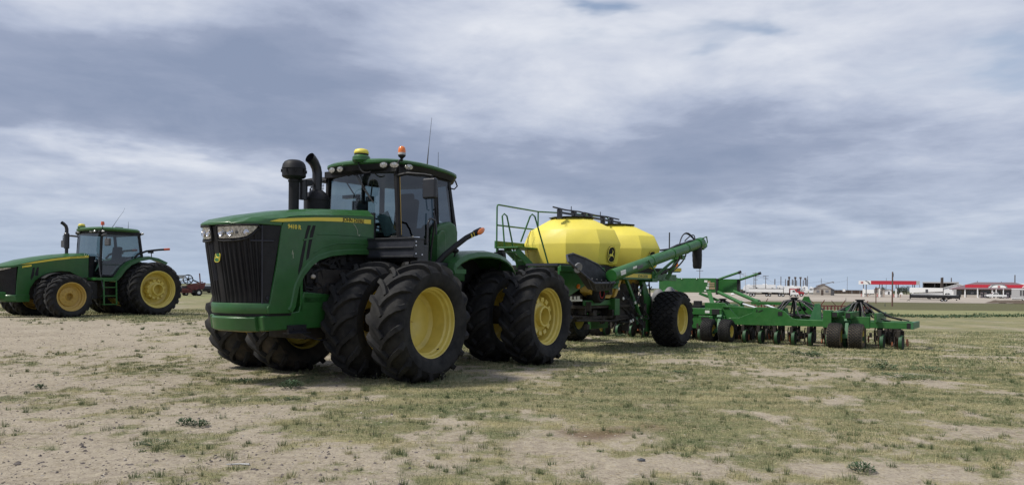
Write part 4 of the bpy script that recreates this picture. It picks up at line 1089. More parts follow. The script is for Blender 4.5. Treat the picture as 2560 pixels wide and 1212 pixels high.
U_RR = {s: m_side(dish(.665, .215, -.15, .26, hubout=.02), s, 'rim_yellow') for s in (1, -1)}
U_HUB = {s: mirror_mb(hub_drum(.33, -.14, .215, .05, 0, .23, 12), s).mesh('hub', ['rim_yellow'], 35) for s in (1, -1)}
def row_tractor():
    t = empty('row_crop_tractor', (-16.059, 26.15, .285), R_(-122.88))
    tag(t, 'smaller green tractor parked at the far left, with a single tall exhaust pipe', 'tractor')
    G, B = 'green_paint', 'black_plastic'
    for s in (1, -1):
        for yy in (1.56, .86): wheel(t, (0, s * yy, .705), U_FT, U_FR[s], rot=random.uniform(0, 6))
        for yy in (1.53, .80):
            o = yy > 1.2; wheel(t, (-3.07, s * yy, .955), U_RT, U_RR[s], U_HUB[s] if o else None, rot=random.uniform(0, 6))
    mb = MB(); mb.lathe([(0, -1.45), (.10, -1.45), (.14, -.5), (.22, 0), (.14, .5), (.10, 1.45), (0, 1.45)], c=(0, 0, .705), n=18); mb.build('axle', ['grime'], t)
    mb = MB(); mb.lathe([(0, -1.5), (.13, -1.5), (.16, -.6), (.34, -.2), (.34, .2), (.16, .6), (.13, 1.5), (0, 1.5)], c=(-3.07, 0, .955), n=18); mb.build('axle', ['grime'], t)
    mb = MB(); mb.bb(-3.6, 1.0, -.33, .33, .62, 1.2); mb.bb(-1.9, -.7, -.55, .60, .62, 1.35); mb.bb(-.9, .8, -.42, .42, 1.1, 1.75); mb.bb(-1.25, -.72, .30, 1.0, .60, 1.22); mb.build('chassis', ['grime'], t, bevel=.02)
    mb = MB(); mb.bb(-1.22, -.80, .98, 1.06, .62, 1.18); mb.build('side_tank', ['black_plastic'], t, bevel=.02)
    # bonnet
    hs = MB(); rr_ = []
    for x, zc, zs, w in ((-1.22, 2.23, 2.14, .52), (-.7, 2.20, 2.10, .53), (-.1, 2.13, 2.02, .54), (.45, 2.03, 1.92, .55), (.95, 1.92, 1.79, .55), (1.25, 1.82, 1.71, .54), (1.5, 1.74, 1.68, .42), (1.68, 1.69, 1.66, .22)):
        row = [(x, -w, zs - .06)] + [(x, y * w, zc - (zc - zs) * abs(y) ** 2.6) for y in (-1, -.9, -.72, -.5, -.25, 0, .25, .5, .72, .9, 1)] + [(x, w, zs - .06)]
        rr_.append(row)
    hs.rings(rr_, True, True, closed=True); hs.build('hood', [G], t, smooth=30)
    arch = [(.80, .62), (.74, .95), (.58, 1.22), (.38, 1.38), (.18, 1.48), (-.2, 1.56), (-.55, 1.54), (-.88, 1.38), (-1.0, 1.25), (-1.18, 1.25)]
    outl = [(-1.18, 2.10), (-.7, 2.05), (-.1, 1.97), (.45, 1.87), (.95, 1.74), (1.1, 1.70), (1.14, 1.2), (1.16, .74), (1.05, .60)] + arch
    for s in (1, -1):
        mb = MB(); mb.prism(outl, 'y', s * .50, s * .55); pn = mb.build('side_panel', [G], t, bevel=.01)
        mb = MB()
        for q in (0, .13): mb.prism([(.66 - q, 1.66 + q * .12), (.60 - q, 1.67 + q * .12), (.62 - q, 1.40), (.70 - q, 1.25 + q), (.73 - q, 1.3 + q)], 'y', s * .549, s * .554)
        mb.build('vent_slot', ['dull_black'], pn)
        mb = MB(); mb.prism([(1.05, 1.745), (.6, 1.86), (0, 1.98), (-.6, 2.075), (-1.17, 2.13), (-1.17, 2.06), (-.6, 2.005), (0, 1.915), (.6, 1.805)], 'y', s * .552, s * .557); mb.build('side_stripe', ['decal_yellow'], t)
    mb = MB(); mb.prism([(.98, 1.70), (.70, 1.755), (.70, 1.70), (.98, 1.64)], 'y', .551, .555); mb.build('number_plate_decal', ['decal_yellow'], t)
    text('maker_name', 'JOHN DEERE', .075, 'green_paint', t, (-.55, .558, 2.015), sx=1.15, tilt=R_(7.5))
    text('model_number', '8335 R', .06, 'green_paint', t, (.96, .556, 1.655), sx=1.0, tilt=R_(-11))
    # front fender flap
    mb = MB(); ring = []
    for a in range(50, 131, 10):
        x, z = .80 * math.cos(R_(a)), .705 + .80 * math.sin(R_(a)); ring.append([(x, .62, z), (x, 1.05, z), (x, 1.05, z - .02), (x, .62, z - .02)])
    mb.rings(ring); mb.build('front_fender', [B], t)
    # grille
    g = MB(); NU = 64; gg = []
    for j in range(7):
        v = j / 6; row = []
        for i in range(NU + 1):
            u = -1 + 2 * i / NU; q = abs(u); wx = (1.66 - .52 * q ** 2.4) * v + (1.42 - .26 * q ** 2.4) * (1 - v)
            row.append((wx - (.012 if (i // 2) % 2 and .05 < v < .8 else 0), u * .53 * (1 - .1 * q * (1 - v)), .74 + (1.70 - .74) * v))
        gg.append(row)
    g.rings(gg, False, False, closed=False); g.build('grille', [B], t, fix=False)
    mb = MB(); rr_ = []
    for z, o in ((.52, -.04), (.56, .01), (.72, .03), (.76, -.01)): rr_.append([(1.46 + o - .30 * (abs(y) / .56) ** 2.4, y, z) for y in [-.56 + 1.12 * k / 12 for k in range(13)]] + [(.75, .56, z), (.75, -.56, z)])
    mb.rings(rr_); mb.build('nose_band', [G], t, bevel=.01)
    mb = MB(); mb.bb(1.3, 1.95, -.30, .30, .62, .84); mb.build('front_weight', ['frame_green'], t, bevel=.03)
    for s in (1, -1):
        g = MB(); A, Bq = [], []
        for k in range(7):
            u = .12 + .76 * k / 6; q = u; x = 1.70 - .52 * q ** 2.4
            A.append((x, s * u * .56, 1.665)); Bq.append((x - .02, s * u * .56, 1.52 + .10 * (k / 6) ** 2.5))
        g.rings([A, Bq], False, False, closed=False); g.build('headlight', ['lamp_lens'], t, fix=False)
    # exhaust
    mb = MB(); mb.lathe([(0, 2.1), (.055, 2.1), (.055, 2.36), (.09, 2.38), (.09, 2.88), (.06, 2.92), (.058, 2.98), (0, 2.98)], c=(-.72, -.05, 0), ax='z', n=20); mf = mb.build('muffler', ['black_paint'], t)
    pts = [(-.72, -.05, 2.96), (-.72, -.05, 3.06), (-.69, -.05, 3.16), (-.60, -.05, 3.24), (-.54, -.05, 3.27)]
    mb = MB(); mb.tube(pts, .058, 14, cap=False); mb.tube(pts, .050, 14, cap=False); mb.build('exhaust_stack', ['black_paint'], mf, fix=False)
    # cab
    cb = MB()
    for s in (1, -1):
        cb.bar((-1.44, s * .80, 1.42), (-1.52, s * .76, 2.98), .07, .08, up=(0, 1, 0))
        cb.bar((-2.98, s * .84, 2.05), (-2.86, s * .80, 3.0), .08, .09, up=(0, 1, 0)); cb.bar((-1.50, s * .80, 2.96), (-2.9, s * .80, 2.98), .08, .12)
        cb.tube([(-1.44, s * .82, 1.42), (-1.9, s * .86, 1.42), (-2.1, s * .86, 1.66), (-2.4, s * .86, 1.92), (-2.95, s * .85, 2.14)], .05, 8)
    cb.bar((-1.50, -.8, 2.96), (-1.50, .8, 2.96), .1, .12); cb.bar((-2.9, -.8, 2.98), (-2.9, .8, 2.98), .1, .12); cb.bar((-2.98, -.8, 2.1), (-2.98, .8, 2.1), .1, .12); cb.bb(-2.95, -1.42, -.76, .76, 1.40, 1.50)
    cb.bb(-2.95, -2.3, -.7, .7, 1.5, 2.0); cb.bb(-1.44, -1.22, -.5, .5, 1.2, 2.12); cb.build('cab_frame', [B], t, bevel=.01)
    def pane(name, pts, m): g = MB(); g.add(pts, [tuple(range(len(pts)))]); g.build(name, [m], t, fix=False)
    g = MB(); rw = [[(-1.40 + .06 * (1 - (y / .77) ** 2) - .045 * (z - 1.45), y, z) for y in [-.77 + 1.54 * k / 8 for k in range(9)]] for z in (1.45, 1.9, 2.4, 2.94)]
    g.rings(rw, False, False, closed=False); g.build('windscreen', ['cab_glass'], t, fix=False)
    for s in (1, -1):
        pane('door_glass', [(-1.50, s * .84, 1.46), (-1.9, s * .87, 1.46), (-2.12, s * .87, 1.70), (-2.4, s * .87, 1.96), (-2.93, s * .85, 2.18), (-2.84, s * .82, 2.94), (-1.55, s * .80, 2.94)], 'cab_glass')
    pane('rear_glass', [(-2.97, -.8, 2.15), (-2.97, .8, 2.15), (-2.9, .78, 2.94), (-2.9, -.78, 2.94)], 'cab_glass')
    mb = MB(); mb.ell((-1.44, .55, 1.95), (.05, .10, .05), 10, 6, -.98); mb.build('horn_lamp', ['white_metal'], t)
    st = MB(); st.box((-2.25, 0, 1.85), (.5, .5, .16)); st.box((-2.5, 0, 2.2), (.14, .48, .62), ry=-.1); st.box((-2.2, 0, 1.62), (.4, .4, .4)); st.build('driver_seat', ['seat_cloth'], t, bevel=.04)
    st = MB(); st.tube([(-1.6, 0, 1.5), (-1.8, 0, 2.0)], .05, 8); st.tube([(-1.85 + .14 * math.cos(a), .18 * math.sin(a), 2.04 + .08 * math.cos(a)) for a in [k * math.pi / 8 for k in range(17)]], .014, 5); st.build('steering_wheel', ['dull_black'], t)
    rf = MB(); rr_ = []
    for z, gx_, gy_ in ((3.03, -.02, -.02), (3.06, 0, 0), (3.11, 0, 0), (3.16, -.06, -.07), (3.185, -.3, -.3), (3.19, -.7, -.75)):
        row = []
        for k in range(40):
            a = 2 * math.pi * k / 40; c_, s_ = math.cos(a), math.sin(a); row.append((-2.18 + (.92 + gx_) * math.copysign(abs(c_) ** .6, c_), (.92 + gy_) * math.copysign(abs(s_) ** .6, s_), z))
        rr_.append(row)
    rf.rings(rr_); roof = rf.build('roof', [G], t, smooth=40)
    mb = MB(); mb.bb(-2.98, -1.40, -.82, .82, 2.93, 3.035); mb.build('roof_underside', [B], roof, bevel=.03)
    for p_ in ((-1.36, .35), (-1.36, .58), (-1.50, .86), (-1.36, -.5), (-2.98, .84)):
        l_ = MB(); l_.ell((p_[0], p_[1], 3.0), (.05, .09, .045), 12, 8); l_.ell((p_[0], p_[1], 3.0), (.05, .09, .045), 12, 8, -.99); l_.build('work_light', ['lamp_lens'], t)
    mb = MB(); mb.lathe([(0, 3.12), (.12, 3.12), (.14, 3.17), (.12, 3.22), (0, 3.22)], c=(-1.42, -.40, 0), ax='z', n=20); gq = mb.build('gps_receiver', [G], t)
    mb = MB(); mb.lathe([(.11, 3.22), (.115, 3.26), (.09, 3.30), (0, 3.31)], c=(-1.42, -.40, 0), ax='z', n=20); mb.build('receiver_dome', ['tank_yellow'], gq, smooth=60)
    mb = MB(); mb.tube([(-1.50, .78, 3.02), (-1.50, .84, 3.10), (-1.50, .84, 3.24)], .014, 6); bq = mb.build('beacon', [B], t)
    mb = MB(); mb.lathe([(.06, 3.22), (.06, 3.30), (.045, 3.345), (0, 3.35)], c=(-1.50, .84, 0), ax='z', n=16); mb.build('beacon_lens', ['amber_red'], bq, smooth=60)
    mb = MB(); mb.tube([(-1.96, .6, 3.16), (-2.02, .6, 3.24), (-2.22, .6, 3.55), (-2.40, .6, 3.80), (-2.44, .6, 3.92)], [.012, .01, .005, .004, .003], 5); mb.build('aerial', ['dark_grey'], t)
    mb = MB(); mb.tube([(-2.75, .3, 3.16), (-2.76, .3, 3.46)], [.012, .004], 5); mb.build('aerial', ['dark_grey'], t)
    mb = MB(); mb.tube([(-2.3, .3, 3.2), (-2.25, .32, 3.215), (-2.5, .4, 3.21)], .015, 6); mb.build('roof_hook', [B], t)
    for s in (1, -1):
        mb = MB(); mb.tube([(-1.50, s * .80, 2.86), (-1.45, s * 1.15, 2.89), (-1.28, s * 1.42, 2.89), (-1.30, s * 1.45, 2.80), (-1.30, s * 1.45, 2.70)], [.035, .035, .014, .014, .014], 8); ar = mb.build('mirror_arm', [B if s < 0 else 'dark_grey'], t)
        mb = MB(); mb.box((-1.34, s * 1.47, 2.60), (.09, .30, .26)); mb.build('mirror', ['dark_grey'], ar, bevel=.03)
    # rear fenders
    for s in (1, -1):
        ring = []
        for x, z in ((-1.78, 1.30), (-1.92, 1.46), (-2.1, 1.72), (-2.35, 1.94), (-2.7, 2.10), (-3.1, 2.18), (-3.5, 2.12), (-3.85, 1.98)):
            nx_, nz_ = (x + 3.07), (z - .955); m = math.hypot(nx_, nz_); nx_ /= m; nz_ /= m
            ring.append([(x, s * .56, z), (x, s * 1.05, z), (x + nx_ * -.02, s * 1.12, z - .02), (x - nx_ * .13, s * 1.13, z - nz_ * .13), (x - nx_ * .12, s * 1.09, z - nz_ * .12), (x - nx_ * .05, s * 1.04, z - nz_ * .05), (x - nx_ * .05, s * .56, z - nz_ * .05)])
        mb = MB(); mb.rings(ring); mb.build('fender', [G], t)
        mb = MB(); mb.tube([(-2.62, s * .95, 2.10), (-2.75, s * .97, 2.24), (-3.05, s * 1.0, 2.36), (-3.5, s * 1.04, 2.43), (-3.78, s * 1.07, 2.46)], .038, 8); am = mb.build('lamp_arm', [B], t, smooth=60)
        mb = MB(); mb.tube([(-3.70, s * 1.06, 2.45), (-3.92, s * 1.09, 2.475)], .045, 10); mb.build('marker_lens', ['amber_red'], am)
        mb = MB(); mb.tube([(-3.25, s * 1.0, 2.12), (-3.25, s * 1.0, 2.30)], .018, 6); mb.box((-3.22, s * 1.0, 2.34), (.18, .10, .10)); mb.build('fender_lamp', [B], t, bevel=.01)
    # steps
    mb = MB()
    for z in (1.25, 1.02, .72, .42): mb.bb(-1.82, -1.36, 1.0, 1.22, z - .015, z + .015)
    mb.bb(-1.84, -1.10, .60, 1.15, 1.27, 1.36)
    for x in (-1.37, -1.82): mb.bar((x, 1.18, 1.3), (x, 1.22, .40), .02, .05, up=(1, 0, 0))
    mb.build('cab_steps', ['frame_green'], t)
    mb = MB(); mb.tube([(-1.34, 1.22, .95), (-1.30, 1.05, 1.6), (-1.28, .95, 2.2)], .014, 6); mb.build('handrail', ['dark_grey'], t)
row_tractor()

# ================================================================== air seeder cart
FG = 'frame_green'
C_TY = tyre(.86, .80, .45, 'diamond', 24, h=.042).mesh('cart_tyre', ['rubber', 'rubber'], 30)
C_RIM = {s: m_side([(.44, -.30), (.455, -.29), (.43, -.22), (.40, -.1), (.40, .2), (.44, .27), (.455, .31), (.462, .33), (.452, .34), (.435, .325), (.425, .28), (.40, .26), (.39, .08), (.36, .04), (.16, .0), (.15, .03), (0, .03)], s, 'rim_yellow') for s in (1, -1)}
def seeder_cart():
    t = empty('air_seeder_cart', (3.687, 24.332, -.31), R_(-123.91))
    tag(t, 'green seed cart carrying two big faceted yellow tanks behind the large tractor', 'seed cart')
    Z = .31      # local z = world z + Z
    for s in (1, -1): wheel(t, (0, 1.52 if s > 0 else -2.02, .845), C_TY, C_RIM[s], rot=.1 if s > 0 else .6)
    # castor wheels at the front of the cart
    # tanks
    for k, cx in enumerate((3.65, .98)):
        def ring_(z, k1, kt=None):
            o = []
            kx, ky = (k1, k1) if kt is None else kt
            for x, y in ((1.05, .42), (.60, 1.2), (0, 1.52), (-.60, 1.2), (-1.05, .42), (-1.05, -.42), (-.60, -1.2), (0, -1.52), (.60, -1.2), (1.05, -.42)): o.append((cx + x * kx, y * ky, z + Z))
            return o
        mb = MB(); mb.rings([ring_(2.02, .80), ring_(2.10, .925), ring_(2.16, .94), ring_(2.63, 1.0), ring_(2.66, .998), ring_(3.02, .88), ring_(3.05, .86), ring_(3.36, 0, (.52, .42)), ring_(3.39, 0, (.44, .36))])
        tk = mb.build('tank', ['tank_yellow'], t, smooth=25, bevel=.026, seg=2)
        mb = MB(); mb.rings([ring_(3.385, 0, (.56, .42)), ring_(3.41, 0, (.60, .45)), ring_(3.43, 0, (.40, .32))]); mb.build('tank_lid', ['black_plastic'], tk, bevel=.01)
        # straps moulded at front right corner
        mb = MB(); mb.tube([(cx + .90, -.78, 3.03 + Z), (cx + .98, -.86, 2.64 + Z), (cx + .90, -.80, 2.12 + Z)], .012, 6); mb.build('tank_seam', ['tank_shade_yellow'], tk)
        # black oval badge with deer, on the left front face (outward normal (1.5*.6..))
        e = empty('badge', parent=tk); n_ = Vector((.32, .60, 0)).normalized(); tx = Vector((-n_.y, n_.x, 0))
        c = Vector((cx + .24, 1.355, 2.36 + Z)) + n_ * .02
        up = Vector((-.0, -.0, 1)) + n_ * .10; up.normalize(); nn = up.cross(tx) * -1
        if nn.dot(n_) < 0: nn = -nn
        e.matrix_local = Matrix((nn, tx, up)).transposed().to_4x4(); e.location = c
        def ov(w, h, n=28): return [(w * math.copysign(abs(math.cos(q)) ** .75, math.cos(q)), h * math.copysign(abs(math.sin(q)) ** .75, math.sin(q))) for q in [2 * math.pi * i / n for i in range(n)]]
        mb = MB(); mb.prism(ov(.128, .128 * 1.75), 'x', 0, .006); mb.build('badge_plate', ['dull_black'], e)
        mb = MB(); r_ = [(.0095, y, z) for y, z in ov(.114, .114 * 1.8)]; mb.tube([Vector(p) for p in r_ + [r_[0]]], .009, 5); mb.build('badge_rim', ['tank_yellow'], e)
        mb = MB(); kk = .085; mb.prism([(x * kk, z * kk * 1.9 - .02) for x, z in DEER], 'x', .006, .011); mb.build('badge_deer', ['tank_yellow'], e)
    # lid gear on top
    mb = MB()
    for cx in (3.75, 2.0):
        mb.tube([(cx - 1.25, .05, 3.70 + Z), (cx - .4, .05, 3.72 + Z), (cx + .3, .05, 3.70 + Z), (cx + 1.0, .05, 3.72 + Z)], .022, 6)
        mb.bar((cx - 1.25, .1, 3.60 + Z), (cx + .75, .1, 3.60 + Z), .05, .055)
        for x in (-.65, -.1, .7): mb.box((cx + x, .08, 3.56 + Z), (.09, .12, .26))
        mb.tube([(cx + .1, .1, 3.6 + Z), (cx + .1, .1, 3.82 + Z)], .012, 5)
    mb.v = [(x, y, z - .10) for x, y, z in mb.v]
    mb.build('lid_linkage', ['black_paint'], t)
    # frame under the tanks
    mb = MB(); mb.bb(-1.4, 5.3, .95, 1.10, 1.72 + Z, 1.92 + Z); mb.bb(-1.4, 5.3, -1.10, -.95, 1.72 + Z, 1.92 + Z)
    for x in (-.3, 1.0, 2.3, 3.6, 4.9): mb.bb(x, x + .12, -1.1, 1.1, 1.70 + Z, 1.85 + Z)
    mb.build('upper_frame', [FG], t, bevel=.01)
    mb = MB(); mb.bb(-.2, 4.9, -1.28, 1.28, 1.92 + Z, 2.07 + Z); mb.build('tank_cradle', ['dull_black'], t, bevel=.03)
    mb = MB(); mb.bb(4.3, 6.3, .2, 1.12, 2.02 + Z - .02, 2.06 + Z); mb.bb(4.55, 5.6, 1.12, 1.16, 1.93 + Z, 2.06 + Z); mb.build('walkway_plate', ['slate_paint'], t)
    # side shield panel
    mb = MB(); mb.prism([(6.5, 1.97 + Z), (4.2, 1.88 + Z), (4.2, 1.74 + Z), (4.9, 1.62 + Z), (6.15, 1.22 + Z), (6.5, 1.30 + Z)], 'y', 1.24, 1.30); sp_ = mb.build('side_shield', [FG], t, bevel=.01)
    mb = MB(); mb.bb(4.2, 6.5, 1.28, 1.335, 1.86 + Z, 2.0 + Z); mb.build('shield_rail', [FG], sp_, bevel=.008)
    mb = MB(); mb.bb(5.55, 5.75, 1.336, 1.34, 1.90 + Z, 1.96 + Z); mb.build('safety_sticker', ['sticker_tan'], sp_); mb = MB(); mb.bb(5.76, 5.86, 1.336, 1.34, 1.90 + Z, 1.96 + Z); mb.build('safety_sticker', ['sticker_white'], sp_)
    mb = MB(); mb.lathe([(0, 1.30), (.06, 1.30), (.06, 1.34), (.02, 1.35), (0, 1.35)], c=(5.60, 0, 1.60 + Z - .1), n=14); mb.build('reflector', ['amber'], t)
    mb = MB(); mb.bb(4.9, 6.1, 1.0, 1.05, 1.12 + Z, 1.17 + Z)
    for x, w in ((5.75, .12), (5.45, .10), (5.25, .10), (5.05, .14)): mb.bb(x, x + w, 1.05, 1.06, 1.13 + Z, 1.25 + Z)
    mb.build('decal_strip', ['sticker_white'], t)
    # hoppers (yellow funnels) and meters
    for cx in (3.4, 1.2):
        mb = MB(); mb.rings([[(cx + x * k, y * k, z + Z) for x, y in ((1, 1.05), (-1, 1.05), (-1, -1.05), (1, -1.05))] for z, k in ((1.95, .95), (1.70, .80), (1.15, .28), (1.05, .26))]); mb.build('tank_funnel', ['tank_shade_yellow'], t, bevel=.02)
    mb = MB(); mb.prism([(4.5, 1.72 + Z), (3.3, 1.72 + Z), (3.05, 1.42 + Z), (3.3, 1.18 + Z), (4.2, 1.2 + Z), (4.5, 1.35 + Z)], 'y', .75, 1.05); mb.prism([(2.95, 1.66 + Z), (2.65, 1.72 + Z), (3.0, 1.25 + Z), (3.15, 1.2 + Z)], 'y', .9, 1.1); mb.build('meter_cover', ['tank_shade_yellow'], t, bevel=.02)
    # centre beam, axle and legs
    mb = MB(); mb.bb(-1.6, 5.6, -.18, .18, .95 + Z, 1.2 + Z); mb.bb(-.12, .12, -1.15, 1.15, .42 + Z, .64 + Z)
    mb.prism([(.7, .15 + Z), (-.5, .15 + Z), (-.5, .65 + Z), (.2, .80 + Z), (.9, 1.7 + Z), (1.15, 1.7 + Z), (.75, .62 + Z)], 'y', .92, 1.02)
    mb.prism([(.7, .15 + Z), (-.5, .15 + Z), (-.5, .65 + Z), (.2, .80 + Z), (.9, 1.7 + Z), (1.15, 1.7 + Z), (.75, .62 + Z)], 'y', -1.02, -.92)
    mb.bar((2.3, 1.05, 1.72 + Z), (1.15, 1.05, .45 + Z), .08, .10); mb.bar((5.6, 0, 1.05 + Z), (7.9, .75, .62 + Z), .16, .22); mb.bb(-.35, .35, .98, 1.10, .35 + Z, .95 + Z)
    mb.build('main_frame', [FG], t, bevel=.012)
    mb = MB(); mb.lathe([(0, -1.2), (.07, -1.2), (.07, 1.2), (0, 1.2)], c=(0, 0, .845), n=12); mb.lathe([(0, -1.9), (.07, -1.9), (.07, -1.1), (0, -1.1)], c=(0, 0, .845), n=12); mb.build('axle', ['dull_black'], t)
    # manifold, fans, blowers, hoses: dark cluster beneath
    r0 = random.Random(12); mb = MB()
    mb.bb(1.8, 4.6, .2, .9, .62 + Z, .70 + Z); mb.bb(1.6, 4.8, .5, .95, .92 + Z, 1.0 + Z); mb.bb(1.2, 4.9, -.9, -.3, .75 + Z, .95 + Z)
    for k in range(7): mb.tube([(5.0, .25 + .12 * k, .62 + Z + .05 * (k % 3)), (3.0, .25 + .12 * k, .55 + Z + .05 * (k % 3)), (.4, .2 + .1 * k, .65 + Z)], .035, 6)
    for i in range(46):
        x, y, z = r0.uniform(.4, 4.7), r0.uniform(.3, 1.1), r0.uniform(.3, 1.65) + Z
        mb.box((x, y, z), (r0.uniform(.06, .34), r0.uniform(.06, .25), r0.uniform(.06, .3)), rz=r0.uniform(-.3, .3))
    mb.bb(.9, 4.5, -.3, .55, .78 + Z, 1.72 + Z); mb.bb(1.0, 2.7, .5, .85, .5 + Z, 1.6 + Z)
    mb.build('metering_gear', ['grime'], t, bevel=.008)
    mb = MB()
    for i in range(34):
        x, y, z = r0.uniform(.2, 2.6), r0.uniform(.7, 1.2), r0.uniform(.4, 1.7) + Z
        mb.tube(curve3((x, y, z), (x + r0.uniform(-.6, .6), y + .15, z - r0.uniform(.0, .5)), (x + r0.uniform(-.7, .7), y, z + r0.uniform(-.6, .2)), 7), r0.uniform(.012, .028), 5)
    mb.build('hose', ['hose_rubber'], t)
    mb = MB()
    for (x, z) in ((2.7, 1.18), (1.9, 1.05), (2.05, .55), (2.2, .52), (1.45, .62), (3.0, 1.45), (1.6, 1.4)): mb.box((x, 1.16, z + Z), (.07, .03, .07), ry=.4)
    mb.build('fitting', ['sticker_white'], t)
    mb = MB(); mb.box((1.75, 1.15, .52 + Z), (.08, .04, .22), ry=.5); mb.build('lever', ['pale_green'], t)
    mb = MB(); mb.bb(2.9, 3.2, .95, 1.15, .72 + Z, 1.18 + Z); mb.bb(2.8, 4.7, .95, 1.02, 1.0 + Z, 1.14 + Z); mb.bb(3.1, 3.5, 1.0, 1.2, 1.45 + Z, 1.95 + Z); mb.build('gearbox_mount', [FG], t, bevel=.01)
    # fan with red centre
    mb = MB(); mb.lathe([(0, .85), (.24, .85), (.27, .9), (.27, 1.15), (.24, 1.2), (.18, 1.2), (.16, 1.12), (0, 1.12)], c=(4.10, 0, 1.33 + Z), n=24); fn = mb.build('fan_housing', ['dull_black'], t)
    mb = MB(); mb.lathe([(.13, 1.20), (.14, 1.21), (.12, 1.22), (.115, 1.20)], c=(4.10, 0, 1.33 + Z), n=24); mb.build('fan_ring', ['red_paint'], fn)
    mb = MB(); mb.tube([(4.45, 1.2, 1.55 + Z), (4.2, 1.25, 1.50 + Z), (4.05, 1.25, 1.40 + Z)], .02, 6); mb.build('fan_handle', ['pale_grey'], fn)
    # name beam
    mb = MB(); mb.bb(.62, 3.05, 1.14, 1.26, 1.72 + Z, 1.94 + Z); mb.bb(.60, 1.0, 1.0, 1.3, 1.66 + Z, 1.98 + Z); nb = mb.build('name_beam', [FG], t, bevel=.008)
    mb = MB(); mb.bb(.95, 2.95, 1.262, 1.266, 1.775 + Z, 1.885 + Z); mb.build('name_strip', ['decal_yellow'], nb)
    text('maker_name', 'JOHN DEERE', .105, 'green_paint', t, (1.95, 1.267, 1.79 + Z), sx=1.15, off=.002)
    # loading auger: tube, hopper, spout
    a0, a1 = Vector((5.0, 1.92, 1.78 + Z)), Vector((-1.32, 1.92, 2.93 + Z))
    mb = MB(); mb.tube([a0, a1], .155, 20); d = (a1 - a0).normalized()
    au = mb.build('auger_tube', [FG], t, smooth=50)
    mb = MB()
    for f in (.38, .62, .80): mb.tube([a0 + (a1 - a0) * f - d * .03, a0 + (a1 - a0) * f + d * .03], .17, 20)
    mb.tube([a1 - d * .30, a1 + d * .03], .185, 20); mb.tube([a1 + d * .02, a1 + d * .1], .12, 12)
    mb.tube([a0 + (a1 - a0) * .30 + Vector((0, .16, .12)), a0 + (a1 - a0) * .30 + Vector((-.2, .22, -.1)), a0 + (a1 - a0) * .38 + Vector((0, .2, -.35))], .022, 6)
    mb.tube([a1 + Vector((.1, .12, .15)), a1 + Vector((-.25, .12, .22)), a1 + Vector((-.38, .10, .05)), a1 + Vector((-.2, .1, -.12))], .02, 6)
    mb.box(a1 + Vector((-.32, 0, -.10)), (.36, .12, .10), ry=.35); mb.build('auger_collar', [FG], au, smooth=50)
    mb = MB(); 
    for f, m in ((.13, 'sticker_white'),): mb.box(a0 + (a1 - a0) * .06 + Vector((0, .155, .02)), (.28, .012, .11), ry=math.atan2(-d.z, -d.x) if False else .18)
    mb.box(a0 + (a1 - a0) * .17 + Vector((0, .155, .04)), (.22, .01, .05), ry=.18); mb.build('auger_sticker', ['sticker_white'], au)
    mb = MB(); mb.box(a0 + (a1 - a0) * .22 + Vector((0, .155, .0)), (.35, .01, .09), ry=.18); mb.build('auger_sticker', ['dark_grey'], au)
    sp0 = a1 + Vector((.28, 0, -.10))
    mb = MB(); mb.rings([[(sp0.x + r * math.cos(q) * 1.1 + o, sp0.y + r * math.sin(q), sp0.z - h) for q in [2 * math.pi * i / 14 for i in range(14)]] for h, r, o in ((.02, .15, 0), (.14, .155, 0), (.22, .15, -.01), (.30, .155, -.01), (.38, .148, -.02), (.46, .15, -.02), (.54, .142, -.03), (.62, .142, -.03), (.70, .13, -.04), (.72, .10, -.04))])
    mb.build('discharge_spout', ['black_plastic'], au, smooth=20)
    # hopper at the low end, open top facing forward
    hp = MB()
    P0 = [(7.22, 1.55, 2.16), (6.85, 1.55, 2.28), (6.05, 2.35, 2.12), (4.95, 2.45, 1.66), (4.85, 2.40, 1.50), (5.7, 2.35, 1.30), (6.1, 1.6, 1.45)]
    rim_ = [(6.78, 1.65, 2.22), (6.49, 1.65, 2.27), (5.86, 1.65, 2.18), (5.22, 1.65, 2.05), (4.62, 1.70, 1.76), (5.05, 2.05, 1.60), (6.25, 2.10, 1.58), (7.32, 2.0, 2.06)]
    low = [(6.2, 1.80, 1.55), (6.1, 1.75, 1.58), (5.7, 1.72, 1.58), (5.3, 1.75, 1.55), (4.95, 1.80, 1.50), (5.15, 2.0, 1.42), (5.95, 2.02, 1.38), (6.3, 1.95, 1.44)]
    q0 = [(x, y, z + Z) for x, y, z in rim_]; q1 = [(x, y, z + Z) for x, y, z in low]
    ce = Vector((5.9, 1.85, 1.9 + Z)); q0i = [tuple(Vector(p) * .95 + ce * .05) for p in q0]; q1i = [tuple(Vector(p) + Vector((0, 0, .03))) for p in q1]
    hp.rings([q1, q0, q0i, q1i], True, True)
    hpo = hp.build('auger_hopper', ['black_plastic'], au, smooth=25)
    mb = MB(); mb.tube([Vector(p) for p in q0 + [q0[0]]], .028, 6); mb.build('hopper_rim', ['slate_paint'], hpo)
    mb = MB(); mb.lathe([(0, -.03), (.12, -.03), (.12, 0), (.05, 0), (.045, .02), (0, .02)], c=(6.95, 2.06, 1.92 + Z), dirv=(.3, 1, -.35), n=16); mb.build('hopper_disc', ['mid_grey'], hpo)
    mb = MB()
    for k in range(7):
        mb.tube([(6.6 - .24 * k, 2.10, 1.70 - .012 * k + Z), (6.2 - .17 * k, 2.04, 1.42 + .01 * k + Z)], .014, 5)
    mb.build('hopper_rib', ['slate_paint'], hpo)
